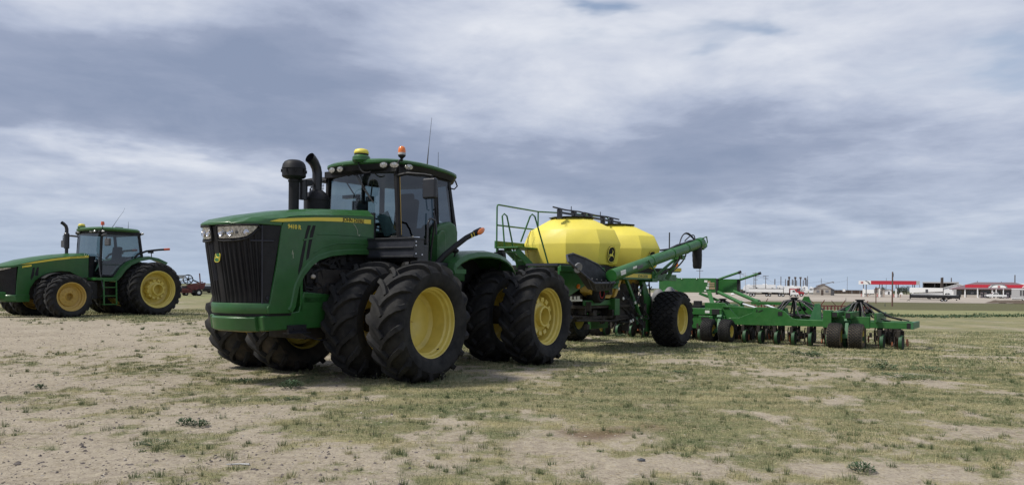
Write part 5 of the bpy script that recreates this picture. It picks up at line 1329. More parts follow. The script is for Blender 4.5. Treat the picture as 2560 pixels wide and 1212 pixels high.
    # auger support post, hoses, tail lamp beam
    mb = MB(); mb.bar((.15, 1.4, 1.75 + Z), (-.05, 1.80, 2.62 + Z), .10, .12); mb.bar((.9, 1.3, 1.8 + Z), (.0, 1.7, 2.45 + Z), .07); mb.box((.15, 1.8, 2.42 + Z), (.25, .3, .12)); mb.build('auger_support', [FG], t, bevel=.01)
    mb = MB(); mb.bar((4.2, 1.2, 1.55 + Z), (4.3, 1.85, 1.82 + Z), .14, .2); mb.bar((3.9, 1.2, 1.4 + Z), (4.6, 1.9, 1.65 + Z), .1, .12)
    mb.build('auger_support', [FG], t, bevel=.01)
    mb = MB()
    for o in (0, .05): mb.tube(curve3((-1.1 + o, 1.85, 2.98 + Z), (-.4, 1.75 - o, 3.5 + Z - o), (.25, 1.85, 2.85 + Z), 8), .018, 6)
    mb.tube(curve3((-.9, 1.9, 3.0 + Z), (-1.05, 1.85, 3.35 + Z), (-.3, 1.8, 2.95 + Z)), .018, 6)
    mb.tube([a0 + (a1 - a0) * f + Vector((.0, -.02, .18 + .03 * math.sin(f * 40))) for f in (.5, .6, .7, .78, .86, .92)], .03, 6)
    mb.tube(curve3((.6, 1.85, 2.7 + Z), (.2, 2.15, 2.4 + Z), (.8, 1.5, 1.9 + Z)), .03, 6); mb.tube(curve3((.3, 1.85, 2.75 + Z), (-.2, 2.2, 2.6 + Z), (.3, 1.6, 1.95 + Z)), .022, 6)
    mb.tube([(.7, 1.7, 2.5 + Z), (.7, 1.7, 3.2 + Z - .05)], .02, 6)
    mb.build('auger_hose', ['hose_rubber'], t)
    mb = MB(); mb.bar((1.2, 1.0, 2.0 + Z), (-1.0, 1.35, 2.06 + Z), .10, .14); lb = mb.build('lamp_beam', [FG], t, bevel=.01)
    mb = MB(); mb.box((-.62, 1.40, 2.07 + Z), (.6, .02, .10), rz=-.16); mb.build('beam_strip', ['decal_yellow'], lb)
    mb = MB(); mb.tube([(-.75, 1.33, 2.1 + Z), (-.75, 1.33, 2.2 + Z)], .02, 6); mb.lathe([(0, -.04), (.075, -.035), (.085, 0), (.075, .035), (0, .04)], c=(-.75, 1.33, 2.24 + Z), dirv=(1, .2, 0), n=18); mb.build('marker_lamp', ['amber'], lb)
    # guard rail and access ladder at the front
    rl = MB(); rr_ = .022
    rl.tube([(5.58, -1.2, 2.35 + Z), (5.58, -1.2, 3.60 + Z), (5.56, -1.2, 3.655 + Z), (5.50, -1.2, 3.67 + Z), (3.5, -1.2, 3.66 + Z), (1.5, -1.2, 3.78 + Z), (-.9, -1.2, 3.86 + Z), (-1.0, -1.2, 3.8 + Z), (-1.0, -1.2, 3.1 + Z)], rr_, 8)
    rl.tube([(3.5, -1.2, 3.65 + Z), (3.5, -1.2, 2.6 + Z)], rr_, 8); rl.tube([(5.58, -1.2, 3.12 + Z), (3.5, -1.2, 3.13 + Z), (3.1, -1.2, 3.15 + Z)], rr_, 8)
    rl.tube([(1.5, -1.2, 3.75 + Z), (1.5, -1.2, 2.7 + Z)], rr_, 8)
    rl.build('guard_rail', [FG], t, smooth=60)
    mb = MB(); mb.bb(3.75, 5.62, -1.25, -1.19, 2.50 + Z, 2.70 + Z); mb.bb(3.7, 5.6, -1.22, -.5, 2.50 + Z, 2.54 + Z); mb.tube([(5.5, -1.22, 2.52 + Z), (5.5, -1.22, 2.30 + Z)], .03); mb.tube([(4.5, -1.22, 2.52 + Z), (4.5, -1.22, 2.30 + Z), (4.52, -1.22, 1.9 + Z)], .03); mb.build('platform', [FG], t, bevel=.008)
    ld = MB()
    # slanting stair string with treads
    ld.bar((5.2, -1.15, 2.50 + Z), (3.9, -.6, 1.40 + Z), .05, .16); ld.bar((5.5, -.62, 2.45 + Z), (4.3, -.1, 1.35 + Z), .05, .16)
    for k in range(6):
        f = k / 5; ld.bar((5.2 - 1.3 * f, -1.15 + .55 * f, 2.42 - 1.1 * f + Z), (5.5 - 1.2 * f, -.62 + .52 * f, 2.40 - 1.1 * f + Z), .14, .03)
    ld.build('stairs', [FG], t)
    hr = MB()
    for (xa, ya, za, xb, yb, zb, xc, yc, zc) in ((5.55, -1.0, 3.42, 5.35, -1.05, 2.05, 5.1, -.95, 2.0), (5.45, -.18, 3.38, 5.55, -.45, 2.65, 5.05, .02, 2.02)):
        hr.tube([(xb, yb, zb + Z), (xa, ya - .05, za - .06 + Z), (xa - .02, ya, za + Z), (xa - .06, ya + .06, za - .06 + Z), (xc, yc + .1, zc + Z)], .022, 8)
    hr.build('stair_rail', [FG], t, smooth=60)
    # jack / hitch chain hanging under the frame
    mb = MB(); mb.tube([(1.30, 1.1, .55 + Z), (1.28, 1.12, .2 + Z), (1.30, 1.1, -.02 + Z)], [.05, .03, .015], 6); mb.build('hanging_pin', ['dull_black'], t)
    # bags or covers strapped behind
    mb = MB(); mb.ell((-1.1, 1.0, 1.15 + Z), (.25, .22, .38), 14, 10, -.98); mb.ell((-1.1, .6, 1.1 + Z), (.22, .22, .36), 14, 10, -.98); mb.build('grey_cover', ['mid_grey'], t)
seeder_cart()

# ================================================================== seed drill behind the cart
D_TY = tyre(.405, .40, .20, 'block', 26, n=48, h=.016).mesh('drill_tyre', ['mud_crust', 'rubber'], 30)
D_RIM = {s: m_side([(.19, -.15), (.205, -.14), (.19, -.05), (.19, .08), (.205, .15), (.215, .165), (.205, .172), (.19, .16), (.18, .06), (.16, .04), (.06, .03), (.055, .06), (0, .06)], s, 'rim_yellow', 28) for s in (1, -1)}
D_TYB = D_TY.copy(); D_TYB.materials[0] = MAT['rubber']
def opener_meshes():
    g = MB(); g.lathe([(.200, -.04), (.228, -.05), (.237, -.045), (.240, 0), (.237, .045), (.228, .05), (.200, .045), (.195, .0)], n=28, closed=True)
    for k in range(5):
        a = k * 2 * math.pi / 5; g.bar((0, 0, 0), (.16 * math.cos(a), 0, .16 * math.sin(a)), .03, .02, up=(0, 1, 0))
    wheel_me = g.mesh('gauge_wheel', ['opener_green'], 30)
    h = MB(); h.lathe([(.0, -.02), (.17, -.02), (.175, 0), (.17, .02), (0, .02)], n=20); fill = h.mesh('gauge_wheel_disc', ['dull_black'], 30)
    d = MB(); d.lathe([(0, -.004), (.23, -.002), (.235, 0), (.23, .002), (0, .004)], n=28); disc = d.mesh('opener_disc', ['rust'], 30)
    a = MB(); a.bar((.10, 0, .30), (-.05, 0, .02), .05, .07); a.bar((.12, .0, .48), (.10, 0, .26), .09, .10); a.bar((-.02, 0, .10), (-.42, 0, .08), .04, .06); a.tube([(.05, .02, .48), (-.12, .02, .30), (-.12, .02, .05)], .026, 6); a.tube([(-.20, .06, .46), (-.26, .05, .14)], .045, 8); a.box((-.10, -.12, .22), (.30, .03, .16)); a.tube([(.1, -.1, .46), (.0, -.14, .3), (-.1, -.14, .0)], .02, 5)
    arm = a.mesh('opener_arm', ['grime'], 30)
    c = MB(); c.lathe([(0, -.015), (.13, -.018), (.14, 0), (.13, .018), (0, .015)], n=18); close = c.mesh('closing_wheel', ['rust'], 30)
    w2 = wheel_me.copy(); w2.materials[0] = MAT['grime']
    return wheel_me, fill, disc, arm, close, w2
OP = opener_meshes()
def seed_drill():
    gx0 = (3.687, 24.332, -.33)
    t = empty('seed_drill', gx0, R_(-123.91))
    tag(t, 'wide green seed drill on small wheels, stretching right from behind the yellow tank cart', 'seed drill')
    Z = .33
    # openers in two ranks
    def opener(x, y):
        e = empty('row_opener', (x, y, .02), parent=t); e.rotation_euler = (0, 0, random.uniform(-.06, .06))
        inst('gauge_wheel', OP[0] if x > -4 else OP[5], e, (0, .06, .21)); inst('wheel_web', OP[1], e, (0, .085, .21)); inst('opener_disc', OP[2], e, (-.04, -.05, .20), (0, 0, .12)); inst('opener_arm', OP[3], e, (0, 0, .10)); inst('closing_wheel', OP[4], e, (-.42, -.02, .15), (0, 0, .15))
    for k in range(29):
        y = -7.2 + .522 * k
        opener(-3.42, y)
        if k < 28: opener(-5.0, y + .26)
    r1 = random.Random(31); mb = MB()
    for i in range(150):
        y = r1.uniform(-7.3, 7.4); x = r1.uniform(-5.2, -3.45); z = r1.uniform(.16, .62)
        if i % 3: mb.box((x, y, z), (r1.uniform(.05, .3), r1.uniform(.04, .16), r1.uniform(.06, .26)), rz=r1.uniform(-.4, .4))
        else: mb.tube(curve3((x, y, .62), (x + r1.uniform(-.2, .2), y + r1.uniform(-.15, .15), .4), (x + r1.uniform(-.2, .2), y, .12), 5), .022, 5)
    tag(mb.build('opener_linkage', ['grime'], t), kind='stuff')
    mb = MB()
    for i in range(44): y = -7.2 + .335 * i; mb.box((-3.55 + r1.uniform(-.1, .1), y, r1.uniform(.16, .34)), (r1.uniform(.05, .12), .03, r1.uniform(.10, .22)), ry=r1.uniform(-.5, .5), rz=r1.uniform(-.4, .4))
    tag(mb.build('rusty_scraper', ['rust'], t), kind='stuff')
    # tool bars
    mb = MB(); mb.bb(-3.60, -3.40, 2.55, 7.72, .32 + Z, .52 + Z); fb = mb.build('front_bar', [FG], t, bevel=.012)
    mb = MB(); mb.bb(-3.402, -3.398, 7.60, 7.60, .3 + Z, .5 + Z)
    mb = MB(); mb.bb(-3.60, -3.40, -7.7, 2.3, .32 + Z, .52 + Z); mb.build('front_bar', [FG], t, bevel=.012)
    mb = MB(); mb.bb(-5.2, -5.0, -7.7, 7.72, .30 + Z, .50 + Z); mb.build('rear_bar', [FG], t, bevel=.012)
    mb = MB()
    for y in (-7.5, -6, -4.2, -2.5, -.8, .8, 4.2, 6.0): mb.bb(-5.1, -3.5, y - .08, y + .08, .34 + Z, .48 + Z)
    mb.build('cross_member', [FG], t)
    mb = MB(); mb.prism([(-3.40, .32 + Z), (-3.40, .53 + Z), (-5.05, .52 + Z), (-5.05, .32 + Z)], 'y', 7.72, 7.80); mb.build('bar_end_plate', ['pale_green'], t, bevel=.005)
    mb = MB(); mb.bb(-3.398, -3.39, 7.62, 7.72, .34 + Z, .50 + Z); mb.build('bar_end_opening', ['dull_black'], t)
    # gauge wheel pairs with fork legs
    def pair(x, y, tm=D_TYB):
        for dy in (-.31, .31): wheel(t, (x, y + dy, .385), tm, D_RIM[1], name='support_wheel', rot=random.uniform(0, 6))
        mb = MB(); mb.bar((x - .28, y, .92), (x - .05, y - .0, .42), .10, .12); mb.bar((x, y - .10, .385), (x, y + .10, .385), .13, .13); mb.bar((x - .34, y, .98), (x - .18, y, .80), .16, .16); mb.build('wheel_leg', ['pale_green'], t, bevel=.008)
    pair(-3.05, 5.98, D_TY); pair(-3.05, 1.93); pair(-3.15, -3.0); pair(-3.15, -6.4)
    # trailing support wheels
    for y in (6.9, 2.3, -2.2): wheel(t, (-5.9, y, .50), U_FTs, D_RIM[1], name='castor_wheel') if False else wheel(t, (-5.9, y, .40), D_TY, D_RIM[1], name='castor_wheel')
    # wing frame: side plate and braces
    mb = MB(); mb.prism([(2.20, .28 + Z), (3.05, .28 + Z), (4.4, .30 + Z), (5.6, .32 + Z), (5.6, .50 + Z), (4.55, .51 + Z), (4.30, .55 + Z), (4.05, .78 + Z), (3.75, .88 + Z), (3.10, .88 + Z), (3.02, .70 + Z), (2.6, .52 + Z), (2.2, .50 + Z)], 'x', -3.38, -3.28); wp = mb.build('wing_plate', [FG], t, bevel=.01)
    mb = MB(); mb.bb(-3.278, -3.27, 3.86, 4.0, .62 + Z, .75 + Z); mb.bb(-3.278, -3.27, 3.16, 3.19, .72 + Z, .80 + Z); mb.box((-3.274, 3.30, .76 + Z), (.006, .16, .03), rx=.4); mb.build('plate_hole', ['dull_black'], wp)
    mb = MB(); mb.prism([(2.05, .95 + Z), (2.9, .80 + Z), (3.3, .45 + Z), (3.2, .35 + Z), (2.3, .30 + Z), (2.0, .36 + Z)], 'x', -3.9, -3.8); mb.prism([(1.35, 1.0 + Z), (2.05, 1.0 + Z), (2.7, .32 + Z), (2.4, .30 + Z), (1.4, .55 + Z)], 'x', -3.45, -3.36)
    mb.bar((-3.35, 2.0, .88 + Z), (-3.45, 3.3, .80 + Z), .08, .06); mb.bar((-3.6, 2.2, .45 + Z), (-3.3, 3.2, .55 + Z), .06, .05); mb.bar((-4.6, 2.6, 1.0 + Z), (-4.6, 4.6, .98 + Z), .08, .10); mb.bb(-4.9, -3.4, 3.55, 3.65, .5 + Z, .85 + Z)
    mb.prism([(3.9, .5 + Z), (4.75, .5 + Z), (4.45, 1.25 + Z), (4.3, 1.25 + Z)], 'x', -5.0, -4.9)
    mb.build('wing_brace', [FG], t, bevel=.01)
    # upper box section and plates above the outer wheels
    mb = MB(); mb.bb(-5.3, -3.1, 5.55, 5.75, .62 + Z, .80 + Z); mb.bb(-4.9, -2.95, 5.95, 6.15, .60 + Z, .80 + Z); mb.bb(-3.4, -3.05, 5.3, 5.55, .3 + Z, .84 + Z); mb.bb(-3.5, -3.38, 5.3, 6.6, .30 + Z, .66 + Z); mb.bb(-4.2, -4.1, 6.3, 6.5, .5 + Z, .75 + Z); mb.bb(-5.2, -3.2, 6.75, 6.82, .5 + Z, .78 + Z)
    mb.build('outer_frame', [FG], t, bevel=.01)
    mb = MB(); mb.bb(-3.052, -3.04, 5.58, 5.72, .64 + Z, .78 + Z); mb.bb(-2.952, -2.94, 5.98, 6.12, .62 + Z, .78 + Z); mb.build('tube_opening', ['dull_black'], t)
    mb = MB(); mb.prism([(4.75, .50 + Z), (5.02, .50 + Z), (5.06, .9 + Z), (5.0, 1.03 + Z), (4.92, 1.03 + Z)], 'x', -3.75, -3.70); mb.prism([(4.98, .50 + Z), (5.16, .50 + Z), (5.12, 1.02 + Z), (5.05, 1.05 + Z)], 'x', -3.60, -3.52); mb.prism([(5.5, .8 + Z), (5.8, .8 + Z), (5.95, 1.06 + Z), (5.9, 1.1 + Z)], 'x', -4.9, -4.8)
    mb.build('hinge_lug', ['pale_green'], t, bevel=.005)
    # centre section: frame, tall panels
    mb = MB(); mb.bb(-4.6, -3.35, -1.3, 1.75, .52 + Z, .78 + Z); mb.bb(-3.34, -3.24, -.2, 2.0, .58 + Z, .80 + Z); mb.bb(-3.5, -3.3, .9, 2.1, .10 + Z, .56 + Z); mb.bb(-3.3, -3.2, 1.2, 1.7, .2 + Z, .55 + Z); mb.bb(-4.7, -3.3, -1.4, -1.2, .3 + Z, .8 + Z); mb.bb(-4.6, -3.9, 2.0, 2.15, .4 + Z, .95 + Z)
    mb.prism([(-.4, .1 + Z), (.3, .1 + Z), (.4, .5 + Z), (-.3, .5 + Z)], 'x', -3.3, -3.2)
    cf = mb.build('centre_frame', [FG], t, bevel=.012)
    mb = MB(); mb.bb(-3.196, -3.19, 1.30, 1.58, .40 + Z, .50 + Z); mb.bb(-3.238, -3.23, 1.66, 1.92, .60 + Z, .78 + Z); mb.build('frame_opening', ['dull_black'], cf)
    mb = MB(); mb.bb(-3.239, -3.23, -.05, .12, .70 + Z, .75 + Z); mb.build('safety_sticker', ['sticker_tan'], cf)
    mb = MB(); mb.bb(-3.239, -3.23, 1.42, 1.58, .64 + Z, .73 + Z); mb.bb(-3.239, -3.23, -.12, -.06, .70 + Z, .75 + Z); mb.build('safety_sticker', ['sticker_white'], cf)
    # tall shield across the centre
    mb = MB(); mb.bb(-6.02, -5.98, -1.45, .86, 1.33 + Z, 1.88 + Z); sh = mb.build('centre_shield', [FG], t, bevel=.006)
    mb = MB(); mb.bb(-6.30, -6.26, .78, 1.62, 1.34 + Z, 1.85 + Z); sh2 = mb.build('centre_shield', [FG], t, bevel=.006)
    mb = MB(); mb.bb(-6.06, -5.94, .86, .93, 1.26 + Z, 1.86 + Z); mb.bb(-6.34, -6.22, 1.58, 1.66, 1.28 + Z, 1.84 + Z); mb.build('shield_edge', ['dull_black'], t)
    for y in (-1.35, -.5, .1): 
        mb = MB(); mb.ell((-5.97, y, 1.84 + Z), (.015, .025, .025), 8, 6, -.98); mb.build('shield_bolt', ['steel'], sh)
    mb = MB(); mb.bb(-5.978, -5.97, .40, .52, 1.72 + Z, 1.80 + Z); mb.bb(-5.978, -5.97, .52, .60, 1.58 + Z, 1.63 + Z); mb.bb(-5.978, -5.97, .53, .60, 1.66 + Z, 1.70 + Z); mb.bb(-5.978, -5.97, .47, .58, 1.46 + Z, 1.55 + Z); mb.bb(-5.978, -5.97, .40, .48, 1.37 + Z, 1.42 + Z); mb.build('safety_sticker', ['sticker_white'], sh)
    mb = MB(); mb.bb(-5.978, -5.97, .53, .64, 1.71 + Z, 1.77 + Z); mb.bb(-5.978, -5.97, .61, .80, 1.58 + Z, 1.63 + Z); mb.bb(-5.978, -5.97, .61, .80, 1.66 + Z, 1.71 + Z); mb.bb(-5.978, -5.97, .59, .82, 1.46 + Z, 1.54 + Z); mb.build('safety_sticker', ['sticker_tan'], sh)
    mb = MB(); mb.ell((-5.975, -.85, 1.33 + Z), (.012, .22, .10), 18, 8, -.2); mb.build('brown_stain', ['stain_brown'], sh)
    # rest arms above the shield
    for (p0, p1) in (((-6.05, .88, 1.82 + Z), (-6.1, 1.75, 2.12 + Z)), ((-6.3, 1.60, 1.80 + Z), (-6.4, 2.4, 2.08 + Z)), ((-6.1, -.75, 1.86 + Z), (-6.2, -1.9, 2.22 + Z)), ((-6.0, -1.43, 1.86 + Z), (-5.9, -1.9, 1.98 + Z))):
        mb = MB(); mb.tube([p0, p1], .045, 10); ra = mb.build('rest_arm', ['frame_green'], t)
        mb = MB(); d = (Vector(p1) - Vector(p0)).normalized(); mb.tube([Vector(p1) - d * .08, Vector(p1) + d * .02], .052, 10); mb.build('arm_cap', ['black_plastic'], ra)
    # lift cylinders with bright rods
    for (p0, p1, p2) in (((-6.0, .93, 1.36 + Z), (-5.2, 2.10, .95 + Z), (-4.7, 3.12, .72 + Z)), ((-6.2, 1.48, 1.38 + Z), (-5.4, 2.62, 1.02 + Z), (-4.9, 3.52, .75 + Z))):
        mb = MB(); mb.tube([p0, p1], .065, 14); cy_ = mb.build('lift_cylinder', [FG], t, smooth=60)
        mb = MB(); mb.tube([p1, p2], .034, 10); mb.build('cylinder_rod', ['rod_metal'], cy_, smooth=60)
        mb = MB(); d = (Vector(p1) - Vector(p0)).normalized(); mb.tube([Vector(p1) - d * .1, Vector(p1) + d * .03], .085, 12); mb.box(Vector(p1) + Vector((0, 0, -.08)), (.1, .12, .1)); mb.build('cylinder_cap', [FG], cy_)
    mb = MB(); mb.bar((-5.9, .62, 1.35 + Z), (-4.6, 1.25, .78 + Z), .14, .10); mb.bar((-4.6, 1.25, .82 + Z), (-3.6, 2.1, .80 + Z), .10, .14); mb.bar((-6.0, -1.2, 1.36 + Z), (-4.6, -1.2, .80 + Z), .12, .12); mb.bar((-5.0, 1.9, .55 + Z), (-4.8, 3.2, .70 + Z), .12, .18); mb.bar((-5.2, 3.2, .55 + Z), (-4.9, 3.75, .75 + Z), .12, .2); mb.bar((-6.0, .2, 1.3 + Z), (-6.0, 2.3, .55 + Z), .08, .1)
    mb.build('lift_frame', [FG], t, bevel=.01)
    # hydraulic block and manual box
    mb = MB(); mb.bb(-3.6, -3.5, .05, .35, .80 + Z, 1.25 + Z); mb.bb(-3.9, -3.4, -.9, 1.2, .80 + Z, .90 + Z); mb.bb(-3.7, -3.5, .9, 1.15, .85 + Z, 1.05 + Z); mb.build('valve_block', ['dull_black'], t, bevel=.01)
    mb = MB(); mb.bb(-3.49, -3.48, .06, .20, .83 + Z, .93 + Z); mb.bb(-3.49, -3.48, .06, .18, .98 + Z, 1.08 + Z); mb.build('warning_label', ['sticker_white'], t)
    # air towers with hoses
    r0 = random.Random(8)
    def tower(x, y, zt, n_=9, spread=1.0):
        mb = MB(); mb.tube([(x, y, .6 + Z), (x, y, zt - .06 + Z)], .045, 10); mb.tube([(x, y, zt - .10 + Z), (x, y, zt - .03 + Z)], .11, 14); mb.tube([(x, y, zt - .03 + Z), (x, y, zt + Z)], .15, 16)
        tw = mb.build('air_tower', ['black_plastic'], t)
        for k in range(n_):
            a = 2 * math.pi * k / n_ + .3; dx, dy = math.cos(a), math.sin(a); rr = spread * r0.uniform(.6, 1.15)
            hs_ = MB(); pts = [(x + dx * .08, y + dy * .08, zt - .08 + Z), (x + dx * .20 * spread, y + dy * .28 * spread, zt - .14 + Z), (x + dx * .4 * rr, y + dy * .6 * rr, zt - .34 + Z), (x + dx * .6 * rr, y + dy * .95 * rr, .62 + Z + r0.uniform(-.05, .1)), (x + dx * .8 * rr, y + dy * 1.5 * rr, .54 + Z)]
            hs_.tube(pts, r0.uniform(.022, .034), 6); hs_.build('air_hose', ['hose_rubber'], tw, smooth=60)
        mb = MB()
        for k in range(3): a = 2.1 * k + .5; mb.tube([(x + .3 * math.cos(a), y + .45 * math.sin(a), zt - .32 + Z), (x + .38 * math.cos(a), y + .56 * math.sin(a), zt - .42 + Z)], .05, 8)
        mb.build('hose_coupling', ['dull_black'], tw)
    tower(-4.2, 4.15, 1.22, 10, 1.2); tower(-4.4, 6.15, 1.18, 10, .85); tower(-5.6, 1.25, 1.12, 7, .8)
    mb = MB(); mb.tube([(-4.3, 3.4, .62 + Z), (-4.3, 4.6, .60 + Z), (-4.3, 5.6, .58 + Z)], .06, 8)
    for k in range(8): y = 4.3 + r0.uniform(-.3, 1.3); mb.tube(curve3((-4.2, y, .58 + Z), (-4.0, y + .4, .75 + Z + r0.uniform(-.1, .2)), (-3.9, y + .9, .56 + Z)), .016, 5)
    mb.tube(curve3((-3.4, 3.0, .42 + Z), (-3.25, 3.15, .20 + Z), (-3.35, 3.55, .40 + Z)), .012, 5)
    mb.build('trunk_hose', ['hose_rubber'], t)
    # last closing disc at the bar end
    mb = MB(); mb.lathe([(0, -.01), (.12, -.008), (.125, 0), (.12, .008), (0, .01)], c=(-4.2, 7.55, .20), dirv=(.15, 1, .1), n=20); mb.build('end_disc', ['rust'], t)
    mb = MB(); mb.bar((1.6 - 5.5, .0, .60 + Z), (-1.5, 0, 1.0 + Z), .14, .14); mb.build('tow_pole', [FG], t)
    return t
seed_drill()
# ================================================================== things beyond the field
GZ = -.6
def plc(name, X, Y, label, cat, z=GZ, rz=0.0, group=None):
    o = empty(name, (X, Y, z), -math.atan2(X, Y) + rz); tag(o, label, cat, group); return o
# local frame: +x to the right of the viewer, +y away, origin at ground level
def utility_pole(X, Y, h, arms, label, lean=0.0, r=.14, mat='pole_wood'):
    t = plc('utility_pole', X, Y, label, 'pole', group='poles standing beyond the gravel lot')
    mb = MB(); mb.tube([(0, 0, 0), (-lean * h, 0, h)], [r, r * .7], 8); mb.build('pole_shaft', [mat], t)
    for z, w in arms:
        mb = MB(); mb.bb(-w / 2 - lean * z, w / 2 - lean * z, -.16, -.06, z - .07, z + .07); a = mb.build('crossarm', [mat], t)
        mb = MB()
        for q in (-.46, -.2, .2, .46): mb.tube([(q * w - lean * z, -.11, z + .06), (q * w - lean * z, -.11, z + .22)], .05, 6)
        mb.build('insulator', ['pale_grey'], a)
    return t
utility_pole(61.71, 250, 9.0, [(8.6, .9), (7.9, 2.2)], 'utility pole rising alone above the green drill shield')
utility_pole(90.32, 300, 8.9, [(8.0, 2.9)], 'leaning utility pole with one crossarm, left of the white trailers', .045)
utility_pole(86.21, 280, 8.2, [(6.9, 1.8), (5.9, 1.6)], 'pale thin utility pole close beside the leaning one', .05, .11, 'pale_grey')
utility_pole(95.53, 300, 8.2, [(7.3, 2.0), (3.2, 1.4)], 'utility pole just left of the three armed pole', .01)
utility_pole(96.24, 300, 8.7, [(8.4, 2.4), (7.2, 2.4), (5.8, 1.6)], 'tallest dark utility pole with three crossarms', .01)
utility_pole(100.11, 300, 7.4, [(7.3, 2.2), (6.3, 2.0)], 'utility pole with two crossarms behind the long white trailer')
ORD = ['first', 'second', 'third', 'fourth', 'fifth', 'sixth', 'seventh', 'eighth', 'ninth', 'tenth', 'eleventh', 'twelfth', 'thirteenth', 'last']
for k, (sx_, h_, r_) in enumerate([(0.3458, 7.0, 0.2), (0.3537, 8.2, 0.16), (0.3597, 7.0, 0.16), (0.3629, 6.5, 0.3), (0.3645, 7.8, 0.32), (0.3687, 6.9, 0.18), (0.3700, 6.5, 0.14), (0.3726, 7.7, 0.3), (0.3745, 6.5, 0.16), (0.3795, 7.7, 0.26), (0.3832, 6.6, 0.18), (0.3858, 7.3, 0.22), (0.3876, 6.8, 0.16), (0.3888, 8.5, 0.14)]):
    Y_ = 360.0; t = plc('bare_post', sx_ * Y_, Y_, 'bare upright post behind the white trailers, %s from the left' % ORD[k], 'post', group='bare posts behind the trailers')
    mb = MB(); mb.tube([(0, 0, 0), (0, 0, h_)], [r_ * 1.1, r_], 8); mb.build('post_shaft', ['pole_wood'], t)
    if k in (4, 7, 9, 11): mb = MB(); mb.bb(-.5, .5, -.2, .2, h_ - .5, h_ + .35); mb.build('post_cap', ['pole_wood'], t)
for (X, Y, h, r, lab) in ((134.26, 330, 7.0, .10, 'thin pole behind the weathered shed'), (185.24, 420, 9.5, .09, 'very thin mast above the brown fence'), (206.79, 420, 9.0, .11, 'thin pole behind the middle of the long red canopy'),
     (225.25, 420, 5.6, .12, 'short pole between the long red canopy and the black shed'), (163.77, 290, 7.2, .30, 'thick pole, left one of the pair before the black shed'), (164.31, 290, 7.3, .30, 'thick pole, right one of the pair before the black shed'),
     (208.04, 360, 8.4, .26, 'pole rising behind the roof of the black shed'), (232.60, 380, 7.4, .14, 'small pole behind the left half of the store roof'), (244.60, 380, 7.2, .16, 'small pole behind the middle of the store roof'), (218.32, 330, 9.4, .24, 'dark pole rising behind the right end of the store')):
    t = plc('bare_post', X, Y, lab, 'post', group='poles standing beyond the gravel lot'); mb = MB(); mb.tube([(0, 0, 0), (0, 0, h)], [r, r * .8], 8); mb.build('post_shaft', ['pole_wood'], t)
t = plc('wooden_post', 50.05, 100, 'tall reddish wooden post standing at the near edge of the lot', 'post'); mb = MB(); mb.tube([(0, 0, -.2), (.0, 0, 4.55)], [.10, .085], 8); mb.build('post_shaft', ['post_brown'], t)
mb = MB(); mb.bb(-.02, .14, -.12, .12, 3.9, 4.35); mb.build('post_box', ['dark_grey'], t)
t = plc('sign_post', 56.52, 118, 'back of a square road sign with a pointed board above on one post', 'sign'); mb = MB(); mb.bb(-.07, .07, -.05, .05, 0, 2.4); mb.build('post_shaft', ['post_brown'], t)
mb = MB(); mb.prism([(-.26, 1.75), (.24, 1.75), (.24, 2.20), (-.26, 2.20)], 'y', -.03, .0); mb.build('sign_board', ['mid_grey'], t); mb = MB(); mb.prism([(-.22, 2.22), (.22, 2.22), (.02, 2.68), (-.02, 2.68)], 'y', -.03, 0); mb.build('sign_board', ['roof_brown'], t)
for (X, Y, h, lab) in ((61.53, 140, .65, 'small grey stake at the edge of the gravel lot'), (48.12, 98, .38, 'short dark stake in the verge beside the reddish post')):
    t = plc('marker_stake', X, Y, lab, 'stake'); mb = MB(); mb.bb(-.04, .04, -.03, .03, -.1, h); mb.bb(-.05, .05, -.035, .035, h * .7, h * .85); mb.build('stake_shaft', ['dark_grey'], t)

def wire(pts, label):
    t = plc('overhead_wire', pts[0][0], pts[0][1], label, 'wire', group='wires strung between the far poles'); t.rotation_euler = (0, 0, 0); o = Vector((pts[0][0], pts[0][1], GZ)); mb = MB()
    for (a, b) in zip(pts, pts[1:]):
        a, b = Vector(a) - o, Vector(b) - o; mb.tube([a.lerp(b, q / 8) - Vector((0, 0, .9 * 4 * (q / 8) * (1 - q / 8))) for q in range(9)], .028, 4)
    mb.build('wire_strand', ['dark_grey'], t)
wire([(90.32, 300, 7.6), (95.53, 300, 6.8), (100.11, 300, 6.8)], 'slack wire between the crossarm poles, left of the trailers')
wire([(100.11, 300, 5.7), (127.33, 360, 5.2), (134.26, 330, 5.2), (185.24, 420, 7.0)], 'thin wire running right from the two armed pole over the trailers and shed')
wire([(96.24, 300, 7.8), (100.11, 300, 6.8)], 'short high wire from the tallest pole to the two armed pole')

